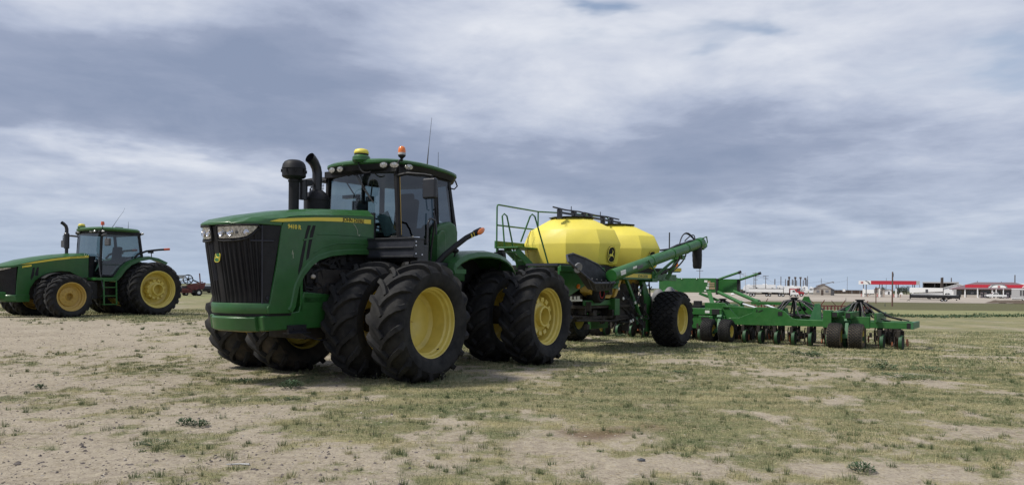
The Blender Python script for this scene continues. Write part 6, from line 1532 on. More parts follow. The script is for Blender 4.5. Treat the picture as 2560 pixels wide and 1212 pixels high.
# ---- trailers and trucks
def wheels_row(par, xs, y0, y1, r, w=.3, rim=True):
    for x in xs:
        e = empty('wheel', (x, y0, r), parent=par); mb = MB(); mb.lathe([(r * .5, -w / 2), (r * .95, -w / 2), (r, -w / 4), (r, w / 4), (r * .95, w / 2), (r * .5, w / 2)], n=20, closed=True); mb.build('tyre', ['rubber'], e)
        mb = MB(); mb.lathe([(0, -w * .3), (r * .3, -w * .42), (r * .52, -w * .3), (r * .52, w * .3), (0, w * .3)], n=16); mb.build('rim', ['white_metal'], e)
        mb = MB(); mb.lathe([(0, -w / 2), (r, -w / 2), (r, w / 2), (0, w / 2)], c=(x, y1, r), n=16); mb.build('far_wheel', ['rubber'], par)
def caravan(X, Y, w, h, label, wins=(), curved=False, door=None, rz=0):
    t = plc('travel_trailer', X, Y, label, 'trailer', rz=rz, group='white trailers parked in a row beyond the lot')
    mb = MB(); q = .35
    if curved: mb.prism([(-w / 2 + .5, .8), (w / 2, .8), (w / 2, h), (-w / 2 + 1.6, h), (-w / 2 + .6, h - .4), (-w / 2 + .1, h - 1.2), (-w / 2 + .05, 1.5)], 'y', 0, 2.6)
    else: mb.prism([(-w / 2, .7), (w / 2, .7), (w / 2, h - q), (w / 2 - q, h), (-w / 2 + q, h), (-w / 2, h - q)], 'y', 0, 2.6)
    b = mb.build('trailer_body', ['white_metal'], t, bevel=.06)
    mb = MB(); mb.bb(-w / 2 + .1, w / 2 - .1, .02, 2.58, h, h + .08); mb.bb(-w * .1, w * .1, .8, 1.6, h + .08, h + .35); mb.build('roof_unit', ['white_metal'], b)
    mb = MB(); mb.bb(-w / 2, w / 2, -.012, -.004, 1.5, 1.62); mb.bb(-w / 2 + .3, w / 2 - .3, .2, 2.4, .45, .7); mb.build('trim_band', ['pale_grey'], t)
    for (x, z, a, c) in wins: mb = MB(); mb.bb(x - a / 2, x + a / 2, -.02, .02, z - c / 2, z + c / 2); mb.build('window', ['screen_dark'], t)
    if door is not None: mb = MB(); mb.bb(door - .4, door + .4, -.02, .02, .85, 2.7); mb.build('door', ['dark_grey'], t)
    wheels_row(t, [-.5, .5], .2, 2.4, .38)
    return t
caravan(100.24, 322, 4.6, 3.75, 'white tank shaped trailer with a rounded nose, leftmost of the row', curved=True)
caravan(108.11, 325, 9.0, 4.0, 'longest white travel trailer in the row, behind the white grain trailer', [(-3.4, 2.6, .7, .5), (3.1, 2.4, .8, .5)])
caravan(114.52, 325, 2.6, 3.7, 'short white trailer with one small dark window', [(-.1, 2.5, .6, .4)])
caravan(119.74, 325, 7.2, 3.5, 'white travel trailer behind the red truck cab', [(2.2, 2.4, .6, .5)], door=3.0)
caravan(125.21, 325, 2.5, 3.5, 'narrow white trailer with two stacked small windows', [(-.2, 2.8, .6, .35), (-.2, 2.1, .6, .35)])
caravan(126.68, 322, 2.3, 3.1, 'small white camper beside the weathered shed', [(0, 2.2, 1.2, .5)], curved=True)
def truck(t, x0, s, body, long=2.6, h=2.0, deck=.6):
    # cab with bonnet; x0 = rear of cab; s = direction of travel (+1 right)
    P = lambda pts: [(x0 + s * x, z) for x, z in pts]
    mb = MB(); mb.prism(P([(0, deck), (0, h * .96), (.15, h), (1.1, h), (1.45, h * .66), (1.5, h * .64), (long, h * .58), (long + .05, deck)]), 'y', -.02, 1.9); cbp = mb.build('truck_cab', [body], t, bevel=.05)
    mb = MB(); mb.prism(P([(.55, h * .66), (.55, h * .9), (1.02, h * .9), (1.32, h * .68)]), 'y', -.03, .0); mb.build('window', ['screen_dark'], cbp)
    mb = MB(); mb.prism(P([(1.14, h * .97), (1.47, h * .68), (1.50, h * .68), (1.17, h * .97)]), 'y', .1, 1.8); mb.build('windscreen', ['screen_dark'], cbp)
    mb = MB(); mb.bb(x0 + s * (long + .02), x0 + s * (long + .12), -.03, 1.9, deck - .15, deck + .2); mb.build('bumper', ['white_metal'], t)
t = plc('grain_truck', 73.55, 215, 'white grain truck pulling a long white hopper trailer across the lot', 'truck')
mb = MB(); mb.prism([(-6.2, 1.25), (3.0, 1.2), (3.0, 2.2), (-6.2, 2.2)], 'y', 0, 2.4); hb = mb.build('hopper_box', ['white_paint'], t, bevel=.03)
mb = MB(); mb.bb(-6.25, 3.05, -.02, 2.42, 2.2, 2.33); mb.build('tarp_cover', ['dark_grey'], hb)
mb = MB(); mb.bb(3.15, 4.55, 0, 2.4, 1.15, 2.3); mb.build('front_box', ['white_paint'], t, bevel=.03)
mb = MB(); mb.bb(3.0, 3.15, .1, 2.3, .9, 2.25); mb.bb(4.55, 4.75, .1, 2.3, .9, 2.35); mb.bb(-6.0, 6.8, .3, 2.1, .62, .9)
for x in (-1.8, .8): mb.prism([(x - 1.3, 1.25), (x + 1.3, 1.25), (x + .35, .6), (x - .35, .6)], 'y', .5, 1.9)
mb.build('chassis', ['grime'], t)
truck(t, 4.9, 1, 'white_paint', 2.1, 2.0, .65)
wheels_row(t, [-5.7, -4.9], .2, 2.2, .45); wheels_row(t, [-1.4, -.6], .2, 2.2, .4); wheels_row(t, [2.0, 2.95], .2, 2.2, .45); wheels_row(t, [6.45], .2, 2.2, .45)
t = plc('red_truck', 85.44, 228, 'dark red truck cab facing right behind the white grain truck', 'truck'); mb = MB(); mb.bb(-2.1, -.5, .2, 2.0, .9, 2.35); mb.build('sleeper_box', ['red_paint'], t, bevel=.04); truck(t, -.5, 1, 'red_paint', 2.5, 2.35, .6); mb = MB(); mb.bb(-2.4, 2.0, .4, 1.7, .5, .8); mb.build('chassis', ['grime'], t); wheels_row(t, [1.3, -1.7], .1, 1.9, .5)
def pickup(X, Y, label, s=1, mat='white_paint', k=1.0, rz=0):
    t = plc('pickup_truck', X, Y, label, 'pickup', rz=rz)
    P = lambda pts: [(s * x * k, z * k) for x, z in pts]
    mb = MB(); mb.prism(P([(-2.7, .45), (-2.7, 1.05), (-.75, 1.08), (-.6, 1.1), (-.35, 1.72), (.75, 1.75), (1.25, 1.2), (1.4, 1.15), (2.45, 1.05), (2.6, .95), (2.62, .45)]), 'y', 0, 1.9 * k); b = mb.build('truck_body', [mat], t, bevel=.07)
    mb = MB(); mb.prism(P([(-.42, 1.18), (-.22, 1.62), (.15, 1.64), (.15, 1.18)]), 'y', -.015, .005); mb.build('window', ['screen_dark'], b)
    mb = MB(); mb.prism(P([(.25, 1.18), (.25, 1.64), (.68, 1.64), (1.05, 1.22)]), 'y', -.015, .005); mb.build('window', ['screen_dark'], b)
    mb = MB(); mb.prism(P([(.82, 1.66), (1.26, 1.22), (1.29, 1.22), (.85, 1.67)]), 'y', .15, 1.75 * k); mb.build('windscreen', ['screen_dark'], b)
    mb = MB(); mb.bb(s * 2.6 * k, s * 2.72 * k, .0, 1.9 * k, .4 * k, .62 * k); mb.build('bumper', ['dark_grey'], t)
    mb = MB(); mb.bb(s * 2.60 * k, s * 2.63 * k, .35 * k, 1.55 * k, .68 * k, .95 * k); mb.build('front_grille', ['dull_black'], t)
    wheels_row(t, [-1.75 * k, 1.65 * k], .14, 1.75 * k, .38 * k, .26)
    return t
pickup(98.91, 335, 'small white car left of the dark cars and the trailers', 1, 'white_paint', .62)
pickup(99.00, 330, 'dark car parked left of the rounded white trailer, nearer the white car', 1, 'dark_grey', .7)
pickup(96.91, 318, 'black pickup parked right against the rounded white trailer', 1, 'dull_black', .8)
pickup(122.89, 215, 'white pickup parked behind the grey crop header', 1, 'white_paint', .95)
pickup(150.54, 236, 'white pickup parked under the red fuel canopy by the pumps', -1, 'white_paint', 1.05, rz=.35)
pickup(166.97, 250, 'white car half hidden behind the silver livestock trailer', 1, 'white_paint', .8)
t = plc('gas_tank', 69.73, 240, 'small white tank lying on the ground beyond the green drill', 'tank'); mb = MB(); mb.lathe([(0, -.6), (.22, -.5), (.3, -.3), (.3, .3), (.22, .5), (0, .6)], c=(0, 0, .4), ax='x', n=14); mb.bb(-.35, -.25, -.15, .15, 0, .2); mb.bb(.25, .35, -.15, .15, 0, .2); mb.build('tank_shell', ['white_paint'], t)

# ---- buildings
def gable(name, X, Y, w, d, h, rh, wall, roof, label, cat='building', openings=(), over=.25, rz=0):
    t = plc(name, X, Y, label, cat, rz=rz)
    mb = MB(); mb.prism([(-w / 2, 0), (w / 2, 0), (w / 2, h), (0, h + rh), (-w / 2, h)], 'y', 0, d); mb.build('wall', [wall], t)
    mb = MB(); k = over
    mb.prism([(-w / 2 - k, h - k * rh / (w / 2)), (0, h + rh), (w / 2 + k, h - k * rh / (w / 2)), (w / 2 + k, h - k * rh / (w / 2) + .14), (0, h + rh + .16), (-w / 2 - k, h - k * rh / (w / 2) + .14)], 'y', -.3, d + .3); mb.build('roof', [roof], t)
    for (x0, x1, z0, z1, m, nm) in openings: mb = MB(); mb.bb(x0, x1, -.05, .02, z0, z1); mb.build(nm, [m], t)
    return t
gable('weathered_shed', 116.96, 286, 6.6, 8, 2.5, 1.75, 'siding', 'roof_brown', 'small weathered wooden shed with a pitched roof beyond the gravel lot', 'shed', [(-.6, .2, 0, 2.1, 'brown_board', 'door'), (-2.2, -1.2, 1.0, 2.0, 'mid_grey', 'window'), (.9, 2.0, 1.1, 2.0, 'mid_grey', 'window'), (-3.3, 3.3, .62, .68, 'brown_board', 'trim_board'), (-3.3, 3.3, 2.42, 2.5, 'brown_board', 'trim_board')])
t = plc('dark_annex', 119.80, 284, 'low dark box standing against the right end of the weathered shed', 'annex'); mb = MB(); mb.bb(-.6, .6, 0, 2, 0, 2.3); mb.build('wall', ['dark_grey'], t); mb = MB(); mb.bb(-.7, .7, -.1, 2.1, 2.3, 2.4); mb.build('roof', ['mid_grey'], t)
t = plc('grain_auger', 124.42, 300, 'thin grain auger reaching up behind the weathered shed', 'auger'); mb = MB(); mb.tube([(-4.2, 2, 3.6), (2.0, 2, 5.2)], .18, 8); mb.tube([(1.9, 2, 5.2), (2.5, 2, 5.0)], .25, 8); mb.build('auger_tube', ['mid_grey'], t); mb = MB(); mb.tube([(-1, 2, 0), (-1, 2, 4.3)], .06, 6); mb.tube([(-2.4, 2, 0), (-1, 2, 4.2)], .06, 6); mb.build('auger_stand', ['mid_grey'], t)
t = plc('board_fence', 190.11, 430, 'long low brown board fence behind the lot', 'fence')
mb = MB(); mb.bb(-8.2, 8.2, 0, .12, 0, 2.1); mb.build('fence_boards', ['brown_board'], t)
for k in range(9): mb = MB(); mb.bb(-8.2 + 2.05 * k - .1, -8.2 + 2.05 * k + .1, -.15, 0, 0, 2.2); mb.build('fence_post', ['pale_grey' if k in (5, 7) else 'brown_board'], t)
t = plc('board_fence', 130.26, 450, 'low dark fence line behind the trailers', 'fence'); mb = MB(); mb.bb(-16, 30, 0, .1, 0, 1.6); mb.build('fence_boards', ['brown_board'], t)
t = plc('white_sign', 174.74, 400, 'small blank white board standing before the brown fence', 'sign'); mb = MB(); mb.bb(-.65, .65, 0, .06, 1.3, 2.6); mb.build('sign_board', ['white_paint'], t); mb = MB(); mb.bb(-.06, .06, .06, .12, 0, 2.6); mb.build('post_shaft', ['dark_grey'], t)
t = plc('white_trailer', 154.75, 330, 'white box trailer seen under the left end of the long red canopy', 'trailer'); mb = MB(); mb.bb(-2.3, 2.3, 0, 2.4, .7, 2.4); mb.build('trailer_body', ['white_paint'], t, bevel=.05); mb = MB(); mb.bb(-2.2, 2.2, .2, 2.2, .4, .7); mb.build('chassis', ['dark_grey'], t); wheels_row(t, [-.5, .5], .2, 2.2, .38)
gable('far_house', 173.56, 360, 5.6, 9, 2.1, 1.3, 'siding', 'siding', 'pale tan house with a low roof seen between the canopy posts', 'house', [(-1.6, -.8, .8, 1.7, 'dark_grey', 'window'), (.4, 1.2, 0, 2.0, 'dark_grey', 'door')])
gable('far_house', 188.40, 380, 3.6, 8, 1.9, .8, 'white_metal', 'siding', 'tiny cream building seen left of the reddish post, under the canopy', 'house', [(-.4, .4, 0, 1.6, 'dark_grey', 'door')])
t = plc('tent_trailer', 179.24, 350, 'low white object among the trees under the canopy', 'trailer'); mb = MB(); mb.prism([(-.9, .2), (.9, .2), (.3, 1.3), (-.2, 1.3)], 'y', 0, 2); mb.build('trailer_body', ['white_paint'], t)
def fuel_canopy():
    t = plc('fuel_canopy', 117.44, 237, 'long red and white fuel canopy on white posts, standing alone on the lot', 'canopy')
    mb = MB(); mb.bb(-8.5, 8.5, 0, 6.5, 3.95, 5.1); mb.build('canopy_roof', ['white_paint'], t)
    mb = MB(); mb.bb(-5.0, 7.6, -.06, -.001, 3.93, 5.12); fa = mb.build('red_fascia', ['canopy_red'], t)
    mb = MB(); mb.bb(-5.0, 7.6, -.08, -.061, 4.85, 4.95); mb.build('fascia_line', ['red_paint'], fa)
    mb = MB(); mb.bb(7.6, 8.55, -.06, -.001, 3.93, 5.12); mb.build('grey_fascia', ['pale_grey'], t)
    mb = MB(); mb.prism([(-8.55, 3.93), (-5.0, 3.93), (-5.35, 4.5), (-6.0, 4.95), (-6.6, 5.12), (-8.55, 5.12)], 'y', -.07, -.001); mb.build('white_fascia', ['white_paint'], t)
    mb = MB(); mb.prism([(-5.6, 3.93), (-5.0, 3.93), (-5.6, 4.75), (-6.3, 5.12), (-6.8, 5.12), (-6.0, 4.6)], 'y', -.09, -.071); mb.build('green_swoosh', ['mid_grey'], t)
    mb = MB(); mb.bb(-7.9, -7.2, -.09, -.071, 4.2, 4.85); mb.build('red_mark', ['red_paint'], t); mb = MB(); mb.bb(-7.62, -7.52, -.10, -.091, 4.2, 4.85); mb.bb(-7.85, -7.25, -.10, -.091, 4.5, 4.56); mb.build('mark_line', ['white_paint'], t)
    for x in (-7.2, -2.6, 2.0, 6.6):
        for y in (.5, 6.0):
            mb = MB(); mb.bb(x - .13 + y * .12, x + .13 + y * .12, y - .13, y + .13, 0, 3.95); p_ = mb.build('canopy_post', ['mid_grey'], t)
            if y < 1: mb = MB(); mb.bb(x - .2 + y * .12, x + .2 + y * .12, y - .2, y + .2, 0, 2.6); mb.build('post_sleeve', ['white_paint'], p_)
        mb = MB(); mb.bb(x - .9, x + 1.1, 1.8, 4.6, 0, .15); mb.build('pump_island', ['pale_grey'], t)
        for dx in (-.55, 1.3): mb = MB(); mb.lathe([(0, 0), (.09, 0), (.09, .95), (0, 1.0)], c=(x + dx, .6, 0), ax='z', n=10); mb.build('bollard', ['canopy_red' if dx < 0 else 'rust'], t)
fuel_canopy()
def store():
    t = plc('convenience_store', 162.68, 258, 'low convenience store with a mauve hipped roof, dark windows and white columns', 'store')
    mb = MB(); mb.bb(-10.2, 13, 0, 12, 0, 3.0); mb.build('wall', ['olive_wall'], t)
    mb = MB(); mb.rings([[(-12.3, -2.2, 2.75), (14, -2.2, 2.75), (14, 14, 2.75), (-12.3, 14, 2.75)], [(-12.3, -2.2, 2.95), (14, -2.2, 2.95), (14, 14, 2.95), (-12.3, 14, 2.95)], [(-4.6, 4.5, 5.3), (6.6, 4.5, 5.3), (6.6, 7.5, 5.3), (-4.6, 7.5, 5.3)]]); mb.build('roof', ['roof_mauve'], t)
    for (x0, x1, z0, z1) in ((-10.8 + .9, -8.7, 1.0, 2.3), (-7.0, -3.9, .9, 2.4), (-3.0, -.4, .4, 2.4), (.2, 2.8, .4, 2.4), (3.6, 6.5, .4, 2.4)):
        mb = MB(); mb.bb(x0, x1, -.06, .0, z0, z1); w_ = mb.build('window', ['screen_dark'], t)
        mb = MB(); mb.bb(x0 - .08, x1 + .08, -.03, .001, z0 - .08, z1 + .08); mb.build('window_frame', ['mid_grey'], w_)
    for x in (-11.2, -7.6, -3.9, .3): mb = MB(); mb.bb(x - .2, x + .2, -1.9, -1.5, 0, 2.75); mb.build('porch_post', ['white_paint'], t)
    mb = MB(); mb.bb(-8.8, -2.6, -1.6, -1.4, 0, .9); mb.build('low_wall', ['siding'], t)
    mb = MB(); mb.bb(-5.9, -5.1, -.09, -.061, 1.2, 1.8); mb.build('window_poster', ['pale_grey'], t)
store()
def pump_canopy():
    t = plc('pump_canopy', 152.82, 238, 'red fuel canopy with a white arch sign in front of the store', 'canopy')
    k = .1253
    mb = MB(); mb.bb(-9.4, 8.5, .1, 5, 3.35, 4.2); mb.build('canopy_roof', ['canopy_red'], t)
    mb = MB(); mb.bb(-9.4, 8.5, 0, .1, 3.3, 4.25); mb.build('red_fascia', ['canopy_red'], t)
    def arch_(c, w, h, z, n=12, half=0): return [(c + w * math.cos(math.pi * i / n), z + h * math.sin(math.pi * i / n)) for i in range(n + 1) if not half or i >= n // 2]
    mb = MB(); mb.prism(arch_(-.6, 2.6, 1.25, 3.28), 'y', -.12, -.001); mb.build('grey_arch', ['mid_grey'], t)
    mb = MB(); mb.prism(arch_(-.3, 1.95, .88, 3.28), 'y', -.16, -.121); ar = mb.build('arch_sign', ['white_paint'], t)
    mb = MB(); mb.prism([(-3.1, 3.28), (-2.8, 3.28), (-2.1, 4.0), (-2.35, 4.0)], 'y', -.16, -.121); mb.build('white_swoosh', ['white_paint'], t)
    mb = MB(); mb.bb(-.62, .02, -.19, -.161, 3.34, 4.02); mb.build('red_mark', ['red_paint'], ar); mb = MB(); mb.bb(-.56, -.04, -.20, -.191, 3.6, 3.68); mb.bb(-.5, -.1, -.20, -.191, 3.8, 3.86); mb.build('mark_line', ['white_paint'], ar)
    mb = MB(); mb.prism(arch_(7.6, 1.9, .9, 3.28, half=1), 'y', -.16, -.001); mb.build('arch_sign', ['white_paint'], t)
    for x in (-6.0, -1.0, .9): mb = MB(); mb.tube([(x, .3, 3.3), (x, .3, .6), (x + (.25 if x != -1 else 0), .3, 0)], [.14, .15, .17], 8); mb.build('canopy_post', ['white_paint'], t)
    for x in (-4.9, -3.9, 2.0): 
        mb = MB(); mb.bb(x - .35, x + .35, 2.4, 2.9, 0, 1.8); pb = mb.build('fuel_pump', ['pale_grey'], t, bevel=.04); mb = MB(); mb.bb(x - .25, x + .25, 2.37, 2.41, .9, 1.4); mb.build('pump_screen', ['screen_dark'], pb)
    mb = MB(); mb.bb(2.8, 4.0, 1.5, 2.5, 0, 1.1); mb.build('ice_box', ['white_paint'], t, bevel=.03)
pump_canopy()
t = plc('open_shed', 188.83, 335, 'long black open sided shed with a grey roof edge', 'shed')
mb = MB(); mb.bb(-6.9, 6.9, 6, 6.2, 0, 5.6); mb.bb(-6.9, -6.7, 0, 6, 0, 5.6); mb.bb(6.7, 6.9, 0, 6, 0, 5.6); mb.build('wall', ['dull_black'], t); mb = MB(); mb.bb(-7.0, 7.0, -.3, 6.3, 5.6, 6.1); mb.build('roof', ['pale_grey'], t)
for x in (-6.6, -2.2, 2.2, 6.6): mb = MB(); mb.bb(x - .12, x + .12, 0, .24, 0, 5.6); mb.build('shed_post', ['dark_grey'], t)
gable('white_metal_barn', 171.36, 292, 9.6, 14, 3.3, 1.55, 'white_metal', 'white_metal', 'white metal barn with a shallow pitched roof left of the store', 'barn', [(-1.6, 2.2, 0, 2.9, 'pale_grey', 'door'), (-4.3, 4.3, 3.15, 3.22, 'mid_grey', 'trim_band'), (-.3, .3, 4.1, 4.25, 'mid_grey', 'vent')])
t = plc('white_roof_barn', 227.62, 340, 'large building with a white roof showing behind the store at the right edge', 'barn'); mb = MB(); mb.bb(-5, 9, 0, 10, 0, 4.2); mb.build('wall', ['dark_grey'], t); mb = MB(); mb.prism([(-5.4, 5.9), (9.4, 5.9), (9.4, 4.2), (-3.9, 4.2)], 'y', -.3, 10.3); mb.build('roof', ['white_metal'], t)
# livestock trailer at the right edge
t = plc('livestock_trailer', 114.97, 172, 'silver livestock trailer with slatted sides at the right edge of the photo', 'trailer')
mb = MB(); mb.bb(-1.6, 3.5, 0, 2.3, .55, 2.7); b = mb.build('trailer_body', ['pale_grey'], t, bevel=.04); mb = MB(); mb.bb(-1.62, 3.5, -.04, 2.34, 2.62, 2.8); mb.bb(-1.62, 3.5, -.05, 0, .5, .62); mb.build('side_rail', ['white_metal'], b)
for k in range(6):
    mb = MB(); mb.bb(-.0 + .5 * k, .32 + .5 * k, -.03, .01, 1.2, 2.45); mb.build('slot_panel', ['dark_grey'], b)
mb = MB(); mb.bb(-1.5, 3.3, .2, 2.1, .35, .55); mb.build('chassis', ['grime'], t); wheels_row(t, [.7, 1.6], .15, 2.1, .4)
# grey crop header on its transport trailer
t = plc('crop_header', 83.45, 150, 'long grey and black crop header lying on a low transport trailer', 'crop header')
mb = MB(); mb.tube([(-4.3, .2, 1.25), (4.2, .2, 1.2)], .12, 8); mb.bb(-4.35, 4.2, .1, 1.3, .85, 1.05); mb.prism([(-4.4, .7), (4.3, .65), (4.3, .85), (-4.4, .9)], 'y', -.2, .1); hd = mb.build('header_frame', ['dark_grey'], t)
mb = MB(); mb.tube([(-4.2, -.4, .95), (4.1, -.4, .92)], .22, 8); mb.bb(-4.4, -4.2, -.5, 1.2, .5, 1.5); mb.bb(4.1, 4.3, -.5, 1.2, .45, 1.4); mb.build('header_auger', ['dull_black'], hd)
mb = MB()
r0 = random.Random(2)
for k in range(30): x = -4.1 + .28 * k; mb.bar((x, -.5, .9), (x + .05, -.9, .62), .05, .03); 
for k in range(18): mb.box((r0.uniform(-2, 4), r0.uniform(-.4, .4), r0.uniform(.35, 1.3)), (r0.uniform(.2, .7), .3, r0.uniform(.08, .25)))
mb.build('header_fingers', ['dull_black'], hd)
mb = MB(); mb.bb(-4.5, 2.0, .2, .35, .32, .42); mb.bb(-6.2, -4.4, .24, .30, .30, .36); mb.tube([(-4.5, .27, .34), (-4.9, .27, 0)], .05, 6); mb.tube([(-4.6, .27, .34), (-4.3, .27, 0)], .05, 6); mb.bb(.9, 2.2, -.6, .6, .2, .45); mb.build('header_trailer', ['grime'], t)
wheels_row(t, [1.25, 1.85], -.6, .6, .28)
t = plc('white_stock_trailer', 111.99, 205, 'long white covered trailer behind the grey crop header', 'trailer')
mb = MB(); mb.prism([(-4.2, 1.5), (3.7, 1.95), (3.7, 2.9), (-4.2, 2.95)], 'y', 0, 2.4); mb.prism([(-4.2, 1.0), (3.7, 1.0), (3.7, 1.75), (.5, 1.7), (-4.2, 1.3)], 'y', .3, 2.2); mb.build('trailer_body', ['white_paint'], t, bevel=.04); mb = MB(); mb.bb(-.4, .2, -.05, .3, 1.6, 2.5); mb.bb(.6, 3.2, .2, .35, 1.95, 2.1); mb.bb(-4, 3.4, .3, 2.1, .6, 1.0); mb.build('chassis', ['dark_grey'], t); wheels_row(t, [1.6, 2.5], .25, 2.1, .42)
# red tillage tools lying in the field
def tillage(X, Y, z, label, w=1.9, seed=1):
    t = plc('tillage_implement', X, Y, label, 'farm implement', z=z, group='rusty red implements lying in the field'); r0 = random.Random(seed)
    mb = MB(); mb.bb(-w / 2, w / 2, 0, .1, .42, .52); mb.bb(-w / 2, w / 2, .9, 1.0, .42, .52); mb.bb(-.05, .05, 0, 1.0, .44, .5); mb.bb(-w / 2, -w / 2 + .1, 0, 1, .42, .5); mb.bb(w / 2 - .1, w / 2, 0, 1, .42, .5); mb.bar((0, .5, .5), (.35, .2, 1.05), .06); mb.bar((-.5, .5, .5), (-.9, .2, 1.0), .04); f = mb.build('implement_frame', ['implement_red'], t)
    for k in range(7):
        mb = MB(); x = -w / 2 + .1 + (w - .2) * k / 6; mb.lathe([(0, -.01), (.2, -.015), (.22, 0), (.2, .015), (0, .01)], c=(x, .1 + .8 * (k % 2), .22), dirv=(1, .4, 0), n=16); mb.bar((x, .1 + .8 * (k % 2), .22), (x, .05 + .9 * (k % 2), .46), .04); mb.build('disc_blade', ['implement_red'], f)
tillage(30.07, 74, -.56, 'rusty red implement in the field behind the hose tower', 2.1, 1); tillage(32.09, 74, -.56, 'rusty red implement in the field, right one of the pair', 2.0, 2); tillage(27.94, 84, -.6, 'rusty red implement seen between the drill lift cylinders', 2.2, 3); tillage(32.42, 70, -.55, 'small rusty implement seen past the outer air hoses', 1.3, 4)
# dark soil heap
mb = MB(); rows = []
for j in range(7):
    y = -1.5 + 3 * j / 6; rows.append([(x, y, max(0, (.62 - .02 * abs(x) if x > -3.6 else .62 * smt(-5.6, -3.6, x)) * (1 - (abs(y) / 1.6) ** 2) + .10 * noise.noise(Vector((x * .8, y, 2))) * (x > -5)) - .02) for x in [-5.8 + 14.8 * i / 48 for i in range(49)]])
mb.rings(rows, False, False, closed=False); o = mb.build('soil_heap', ['soil_dark'], fix=False); X, Y = 89.57, 134; o.location = (X, Y, GZ); o.rotation_euler = (0, 0, -math.atan2(X, Y)); tag(o, 'long low heap of dark soil along the right edge of the lot', 'soil heap')

# ---- trees beyond the canopy
def tree(X, Y, h, w, label, seed=1):
    t = plc('tree', X, Y, label, 'tree', group='trees beyond the fuel canopy'); r0 = random.Random(seed)
    mb = MB(); mb.tube([(0, 0, 0), (.1, 0, h * .4), (0, .1, h * .8)], [.22, .15, .05], 7)
    for k in range(5): a = r0.uniform(0, 6.28); mb.tube([(0, 0, h * (.3 + .09 * k)), (w * .3 * math.cos(a), w * .3 * math.sin(a), h * (.45 + .1 * k))], [.08, .03], 5)
    mb.build('trunk', ['bark'], t)
    n_ = 900; P = np.zeros((n_ * 3, 3)); 
    cl = [(r0.gauss(0, w * .26), r0.gauss(0, w * .22), h * r0.uniform(.30, .88)) for _ in range(12)]
    for i in range(n_):
        c = cl[r0.randrange(12)]; q = w * .17; p = Vector((c[0] + r0.gauss(0, q), c[1] + r0.gauss(0, q), c[2] + r0.gauss(0, q * .9)))
        for j in range(3): P[i * 3 + j] = p + Vector((r0.uniform(-1, 1), r0.uniform(-1, 1), r0.uniform(-1, 1))) * .22
    me = bpy.data.meshes.new('crown'); me.from_pydata(P.tolist(), [], [(3 * i, 3 * i + 1, 3 * i + 2) for i in range(n_)]); me.materials.append(MAT['leaf_dark']); inst('crown', me, t)
for k, (X, Y, h, w, lab) in enumerate(((194.74, 400, 3.6, 3.0, 'small bushy tree between the second and third canopy posts'), (188.85, 385, 2.9, 2.6, 'low bush right of the second canopy post'), (198.49, 390, 3.6, 2.8, 'narrow tree right of the reddish post'), (203.22, 395, 4.2, 3.6, 'dark round tree under the right half of the canopy'), (207.68, 400, 4.9, 3.8, 'tallest dark tree, near the right canopy post'), (204.14, 410, 2.6, 4.0, 'low scrub behind the middle of the canopy'),
     (225.88, 345, 5.4, 2.4, 'dark tree top showing above the store roof'))): tree(X, Y, h, w, lab, k + 3)

# ---- red windrower at the left, between the two tractors
t = plc('windrower', -30.05, 72, 'dark red pull type windrower with a black reel, between the two tractors', 'windrower', z=.28, rz=.25)
mb = MB(); mb.prism([(-.75, .95), (.95, 1.28), (1.0, 1.22), (.85, .70), (.4, .62), (-.2, .55), (-.72, .85)], 'y', 0, .10); mb.bb(-1.2, -.55, -.1, .9, .50, .72); mb.prism([(-1.25, .30), (-.2, .28), (-.2, .66), (-.6, .66), (-1.2, .50)], 'y', .05, .9); mb.bar((.58, 0, .2), (.42, 0, 2.15), .07, .10); mb.prism([(.12, .3), (.02, .62), (.15, .80), (.35, .80), (.30, .68), (.18, .3)], 'y', -.2, -.1); mb.bar((-.75, .05, .98), (.75, .05, 1.32), .09, .09); mb.build('windrower_frame', ['implement_red'], t, bevel=.01)
mb = MB(); mb.bb(-.3, .85, .15, 1.2, .60, .98); mb.bb(-1.1, -.4, .2, 1.6, .70, .95); mb.bar((-.1, .3, 1.5), (.45, .3, 1.25), .1, .12); mb.bb(0, .4, .2, 1.0, .3, .62); mb.build('windrower_deck', ['dark_grey'], t)
mb = MB()
mb.tube([(-.62 + .43 * math.cos(q), -.05, 1.55 + .43 * math.sin(q)) for q in [2 * math.pi * i / 20 for i in range(21)]], .05, 6)
for k in range(6): a = k * math.pi / 3 + .3; mb.bar((-.62, -.05, 1.55), (-.62 + .42 * math.cos(a), -.05, 1.55 + .42 * math.sin(a)), .06, .05, up=(0, 1, 0)); mb.tube([(-.62 + .40 * math.cos(a), -.05, 1.55 + .40 * math.sin(a)), (-1.5 + .40 * math.cos(a), 3.2, 1.55 + .40 * math.sin(a))], .03, 6)
mb.lathe([(0, -.03), (.12, -.03), (.12, .03), (0, .03)], c=(-.62, -.05, 1.55), n=12); mb.build('reel', ['dull_black'], t)
mb = MB(); mb.tube([(-.95, -.1, 1.85), (-1.35, -.1, 1.15)], .03, 6); mb.bb(-2.6, -.9, .2, .3, 1.65, 1.95); mb.build('reel_cover', ['pale_grey'], t)
wheels_row(t, [.30], -.25, 1.2, .32, .25); wheels_row(t, [-.62], .6, 1.2, .2, .2)
t = plc('flat_trailer', -37.95, 95, 'low flat trailer with white sides behind the red windrower', 'trailer', z=.28); mb = MB(); mb.bb(-.9, 1.6, 0, 2, .85, 1.08); mb.build('trailer_side', ['white_metal'], t); mb = MB(); mb.bb(-.9, 1.6, .05, 2, .55, .85); mb.build('chassis', ['dark_grey'], t); wheels_row(t, [.1, .8], .1, 1.8, .30)
mb = MB(); mb.bb(-.7, 1.2, -.4, 0, .2, .6); mb.build('toolbox', ['grime'], t)

